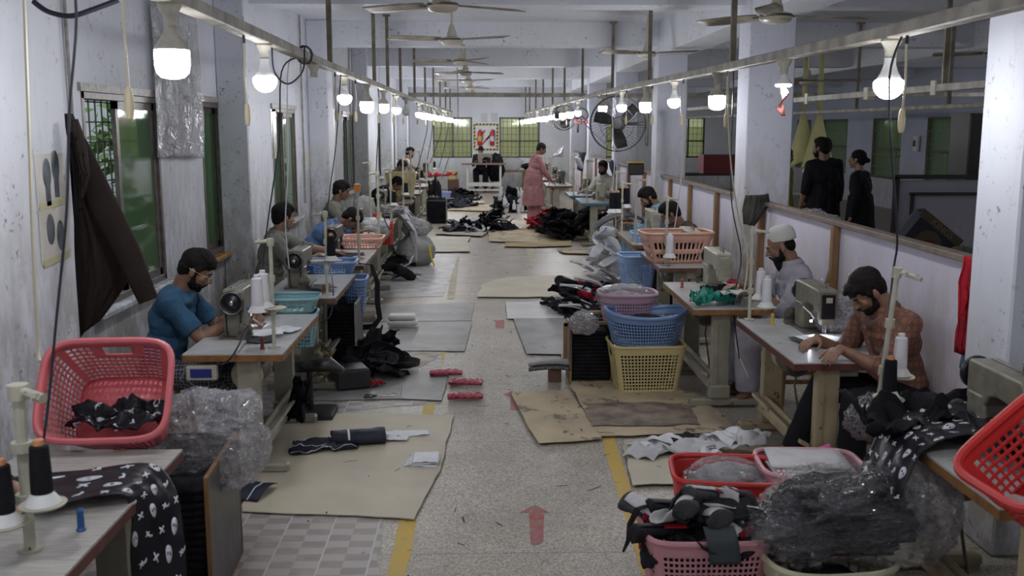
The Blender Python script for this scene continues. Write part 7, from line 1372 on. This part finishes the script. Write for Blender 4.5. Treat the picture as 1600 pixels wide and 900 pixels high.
b = slab_px([(951, 252), (953, 262), (958, 275), (957, 250), (962, 262), (961, 278)], 17.9, .02, .05, 14, 10, 10); tag(b.obj('grey_blue_cloth', mat('greyblue_cloth', (.08, .10, .14), .8), solid=.02), 'grey-blue cloth on the partition behind the man in cream kameez', 'cloth')
b = MB(); b.raw([Vector(p) for p in (pyy(881, 228, 20.6), pyy(862, 245, 20.6), pyy(880, 246, 20.6), pyy(876, 240, 20.35))], [(0, 1, 3), (0, 3, 2), (1, 2, 3), (0, 2, 1)]); tag(b.obj('white_cone_bag', BAGW, smooth=False), 'white cone shaped bag hanging in the far right row', 'bag')
# first-aid like dark box with yellow rim on the squat column
b = MB(); b.box((0, 0, 0), (.22, .14, .17), ch=.02); o = b.obj('wall_bin', BLACK, loc=pyy(993, 264, 13.9)); tag(o, 'black bin with yellow rim fixed to the stained column', 'bin'); b = MB(); b.box((0, 0, .09), (.23, .15, .02), ch=.006); b.obj('yellow_rim', mat('bin_yellow', (.45, .28, .03), .5), o)
# no-smoking sign and red sign on the third column
p0 = pyy(908, 180, 18.47); b = MB(); b.tube([(p0.x+.125*math.cos(a), p0.y, p0.z+.125*math.sin(a)) for a in np.linspace(0, 2*PI, 28, endpoint=False)], .013, 6, closed=True); b.tube([(p0.x-.085, p0.y, p0.z+.085), (p0.x+.085, p0.y, p0.z-.085)], .012, 6)
b.tube([(p0.x-.02, p0.y, p0.z+.05), (p0.x-.05, p0.y, p0.z-.04), (p0.x+.0, p0.y, p0.z-.07)], .012, 6); tag(b.obj('prohibition_sign', mat('sign_black', (.03, .03, .04), .5)), 'round prohibition sign with diagonal bar painted on a far right column', 'sign')
b = MB(); b.box(pyy(908, 190, 18.47), (.26, .006, .07)); tag(b.obj('red_sign', mat('sign_red', (.35, .08, .10), .5), smooth=False), 'small red sign below the round prohibition sign', 'sign')
# fire point on the far wall
cx, cz = .045, 1.67; y = YF-.01; root = empty('fire_point_board', (cx, y, cz), 0, 'white board with yellow and black hazard border on the far wall', 'board')
b = MB(); b.box((0, 0, 0), (.74, .012, .80)); b.obj('board', WHP, root, smooth=False)
for (x0, z0, x1, z1) in ((-.39, .40, .39, .40), (-.39, -.40, .39, -.40), (-.37, -.40, -.37, .40), (.37, -.40, .37, .40)):
    L = math.hypot(x1-x0, z1-z0); n = int(L/.055); b = MB(); hz = abs(x1-x0) > .1; w = .032; s = L/n
    for i in range(n):
        b.k = i % 2; a = i*s; e = a+s; k = .03
        if hz: vs = [(x0+a, z0-w), (x0+e, z0-w), (min(x1, x0+e+k), z0+w), (min(x1, x0+a+k), z0+w)]
        else: vs = [(x0-w, z0+a), (x0+w, min(z1, z0+a+k)), (x0+w, min(z1, z0+e+k)), (x0-w, z0+e)]
        b.raw([(p, -.009, q_) for p, q_ in vs], [(0, 1, 2, 3)]); b.raw([(p, -.010+.008, q_) for p, q_ in vs], [(3, 2, 1, 0)])
    b.obj('hazard_border', [mat('hazard_yellow', (.62, .46, .03), .5), BLACK], root, smooth=False)
for k, (x, z, t, w) in enumerate(((-.14, 0, .9, .06), (.12, .0, .9, .06), (0, 0, .9, .05))): b = MB(); b.box((x*1.2, -.010, z+(.06 if k < 2 else -.1)), (w, .006, .42), rot=Euler((0, .75, 0))); b.obj('red_stripe', mat('fire_red', (.55, .03, .03), .35), root, smooth=False)
for k, x in enumerate((-.20, .20)):
    r = empty('fire_extinguisher', (cx+x, y-.10, cz-.27), 0, 'red fire extinguisher on the hazard board, the %s one' % ['left', 'right'][k], 'fire extinguisher'); m_ = mat('fire_red', (.55, .03, .03))
    b = MB(); b.lathe([(.06, 0), (.072, .02), (.072, .40), (.05, .46), (.02, .49)], n=22); b.obj('cylinder', m_, r); b = MB(); b.box((0, -.02, .52), (.03, .12, .02)); b.tube([(0, 0, .49), (.05, -.02, .50), (.09, -.02, .40), (.085, -.02, .15)], .010, 7); b.obj('valve_and_hose', BLACK, r)
    b = MB(); b.lathe([(.0735, .14), (.0735, .30)], n=22, cap=False); b.obj('label_band', mat('ext_label_%d' % k, [(.6, .42, .05), (.6, .6, .62)][k], .5), r)
for i, (a, c) in enumerate([((752, 178), (761, 190)), ((768, 177), (777, 190))]): p = pyy(*a, YF-.004); q_ = pyy(*c, YF-.004); b = MB(); b.box(((p.x+q_.x)/2, YF-.006, (p.z+q_.z)/2), (.22, .004, .28)); tag(b.obj('paper_notice', mat('printed_notice', (.6, .6, .62)), smooth=False), 'small paper notice above the hazard board, %s one' % ['left', 'right'][i], 'notice')
# far wall benches and bundles
b = MB(); b.box((0, 0, .60), (2.1, .5, .05)); o = b.obj('bench_top', WOOD, loc=(1.25, 31.9, 0), smooth=False); o.name = 'wooden_bench'; tag(o, 'long wooden bench with dark bundles at the far wall', 'bench')
for x in (-1.0, .0, 1.0): b = MB(); b.box((x, 0, .29), (.08, .4, .58)); b.obj('leg', WOOD, o, smooth=False)
lump('cloth_bundle', (.85, 31.8, .63), (.36, .25, .2), 51, plastic('grey_polythene', (.45, .45, .5)), 'grey plastic covered bundle on the far wall bench', 'bundle', .18, 2.2, .1); lump('cloth_bundle', (.35, 31.5, .3), (.25, .25, .42), 53, BLKC, 'black bundle beside the far desk', 'bundle', .2, 2.2, .1); lump('cloth_bundle', (1.6, 31.8, .63), (.4, .2, .12), 55, BLKC, 'low black cloth on the right part of the far bench', 'bundle', .2, 2.6, .12)
# ------------------------------------------------------------------ dim right hand room
root = empty('framed_board', (6.3, 11.6, 0), 0, 'dull grey board with dark frame standing in the right hand room', 'board')
b = MB(); b.box((0, .03, .70), (2.9, .02, 1.36)); b.obj('board_panel', DULL, root, smooth=False); DF = mat('dark_frame_wood', (.022, .02, .02), .5)
for (x, z, w, h) in ((0, 1.42, 3.0, .05), (-1.47, .7, .06, 1.42), (-1.27, .62, .03, 1.2), (.0, 1.22, 2.6, .035), (.93, .70, .14, 1.4)): b = MB(); b.box((x, 0, z), (w, .05, h)); b.obj('frame_bar', DF if x != .93 else mat('dark_brown_post', (.05, .04, .03), .6), root, smooth=False)
root = empty('dark_cabinet', (6.32, 12.3, 0), 0, 'tall nearly black cabinet in the right hand room beside the near pillar', 'cabinet'); b = MB(); b.box((0, 0, 1.08), (.9, .5, 2.16)); b.obj('cabinet_body', DF, root, smooth=False); b = MB(); b.box((-.23, -.26, 1.08), (.43, .02, 2.1)); b.box((.23, -.26, 1.08), (.43, .02, 2.1)); b.obj('cabinet_door', mat('black_door', (.015, .014, .014), .45), root, smooth=False)
b = MB(); b.tube([(-.02, -.28, 1.55), (-.02, -.29, 1.62), (-.02, -.28, 1.69)], .006, 6); b.obj('cabinet_handle', CHROME, root)
root = empty('work_bench', (4.0, 7.3, 0), 0, 'dark wooden workbench behind the partition on the right', 'bench'); b = MB(); b.box((0, 0, 1.0), (1.3, .6, .04)); b.obj('bench_board', mat('old_board', (.12, .10, .07), .6), root, smooth=False)
for sx in (-1, 1):
    for sy in (-1, 1): b = MB(); b.box((sx*.5, sy*.22, .49), (.07, .07, .98)); b.obj('leg', DF, root, smooth=False)
cable('cord_loop', [(3.25, 6.6, 1.12), (3.55, 6.6, 1.22), (3.72, 6.6, 1.18), (3.68, 6.6, 1.06), (3.45, 6.6, 1.03)], .009, mat('white_cable', (.5, .5, .52)), 'white cord loop on the clutter behind the right partition')
lump('clutter_bag', (3.4, 6.7, .55), (.42, .3, .3), 61, mat('dark_bags', (.05, .05, .045), .7, c2=(.10, .11, .08), scale=8), 'dark heap of bags behind the right partition', 'bag', .2, 2.4, .12)
# printed sack with curved lettering, red and tan print on navy
root = empty('printed_sack', (3.70, 8.3, .98), 0, 'navy printed sack with red disc and curved pale lettering behind the partition', 'sack'); root.rotation_euler = (0, R_(38), 0); root.scale = (.8, .8, .8)
b = MB(); b.box((0, .02, .12), (.62, .16, .44), ch=.06); b.obj('sack_body', mat('navy_sack', (.015, .017, .03), .6), root)
b = MB(); b.lathe([(.001, -.066), (.15, -.066), (.15, -.062)], c=(.0, 0, .06), n=26, axis='y'); b.obj('tan_disc', mat('tan_print', (.07, .055, .03), .6), root); b = MB(); b.lathe([(.001, -.070), (.085, -.070), (.085, -.066)], c=(.03, 0, .05), n=22, axis='y'); b.obj('red_disc', mat('dull_red', (.13, .02, .02), .6), root)
b = MB(); b.box((.0, -.063, .285), (.56, .006, .09)); b.obj('tan_band', mat('tan_print', (.14, .11, .06)), root, smooth=False)
fc = bpy.data.curves.new('sack_lettering', 'FONT'); fc.body = 'KINGS'; fc.size = .10; fc.extrude = .002; fc.align_x = 'CENTER'; fo = bpy.data.objects.new('sack_lettering', fc); COL.objects.link(fo); fo.parent = root; fo.location = (.02, -.068, .25); fo.rotation_euler = (PI/2, 0, 0); fc.materials.append(mat('pale_letter', (.16, .14, .09), .6))
dg = bpy.context.evaluated_depsgraph_get(); me = bpy.data.meshes.new_from_object(fo.evaluated_get(dg)); fm = bpy.data.objects.new('sack_lettering', me); COL.objects.link(fm); fm.parent = root; fm.location = fo.location; fm.rotation_euler = fo.rotation_euler; bpy.data.objects.remove(fo)
b = MB(); b.box((3.72, 8.42, .40), (.55, .45, .80), ch=.01); tag(b.obj('box', mat('brown_box', (.12, .06, .04))), 'box behind the partition under the navy printed sack', 'box')
# garments, tables, machines in the right hand room
for i, (x, y, s) in enumerate([(5.32, 16.7, .8), (5.52, 16.5, .86)]):
    b = MB(); b.surf(lambda u, v, s=s, i=i: Vector(((.03+.24*v*s)*math.cos(2*PI*u)*(1+.12*math.sin(u*30)*v), (.03+.15*v)*math.sin(2*PI*u), .02+1.18*(v < .001)-1.0*v*s+.10*v*v*math.cos(2*PI*u+i))), 48, 16, closed_u=True); tag(b.obj('hanging_cloth', mat('pale_yellow_cloth', (.66, .63, .30), .8, c2=(.55, .52, .24), scale=4), loc=(x, y, 2.22), solid=.006, ang=80), 'pale yellow cloth hanging in a cone in the right room, %s one' % ['rear left', 'front right'][i], 'cloth')
root = empty('sewing_table', (5.0, 16.3, 0), 0, 'white sewing table under the pale yellow cloths in the right room', 'table'); b = MB(); b.box((0, 0, .93), (1.3, .6, .04)); b.obj('tabletop', TOPW, root, smooth=False)
for sx in (-1, 1): b = MB(); b.box((sx*.5, 0, .46), (.08, .4, .9)); b.obj('leg', CREAM, root, smooth=False)
WM = mat('white_enamel', (.55, .56, .56), .35)
for i, x in enumerate((-.45, -.1, .35)):
    b = MB(); b.box((0, 0, .03), (.22, .2, .06), ch=.01); b.box((.05, 0, .18), (.09, .12, .30), ch=.015); b.box((-.02, 0, .33), (.24, .13, .10), ch=.02); b.cyl((-.10, 0, .28), (-.10, 0, .08), .012, n=8); b.lathe([(.02, 0), (.05, .01), (.05, .03), (.02, .04)], c=(.10, 0, .28), axis='x', n=16); tag(b.obj('overlock_machine', WM, loc=(5.0+x, 16.25, .95)), 'white overlock machine on the right room table, %s from the left' % ordn(i), 'sewing machine', 'overlock machines')
partition_z = 1.34
lump('plastic_bag', (2.85, 8.7, .96), (.28, .25, .15), 71, BAGW, 'clear plastic heap behind the partition near the full column', 'plastic bag', .2, 2.4, .12)
b = MB(); b.box((2.85, 8.7, .475), (.6, .5, .95)); tag(b.obj('box', mat('brown_box', (.12, .06, .04)), smooth=False), 'box behind the partition carrying the plastic heap', 'box')
root = empty('red_cabinet', (4.7, 19.6, 0), 0, 'dull red board box standing on a shelf in the right room', 'box'); b = MB(); b.box((0, 0, 1.28), (.9, .5, .36)); b.obj('box_body', mat('dull_crimson', (.16, .018, .025), .5), root, smooth=False); b = MB(); b.box((0, 0, 1.08), (2.0, .6, .04)); b.obj('shelf_board', DF, root, smooth=False)
for sx in (-1, 1): b = MB(); b.box((sx*.9, 0, .53), (.06, .5, 1.06)); b.obj('leg', DF, root, smooth=False)
root = empty('electric_meter_box', (XR-.03, 25.9-3.0, 1.62), 0, 'small pale switch box on the right room wall between windows', 'switch box'); b = MB(); b.box((-.03, 0, 0), (.07, .22, .36), ch=.01); b.obj('case', WHP, root); b = MB(); b.box((-.07, .02, .0), (.01, .12, .14)); b.obj('dark_switch', BLACK, root, smooth=False)
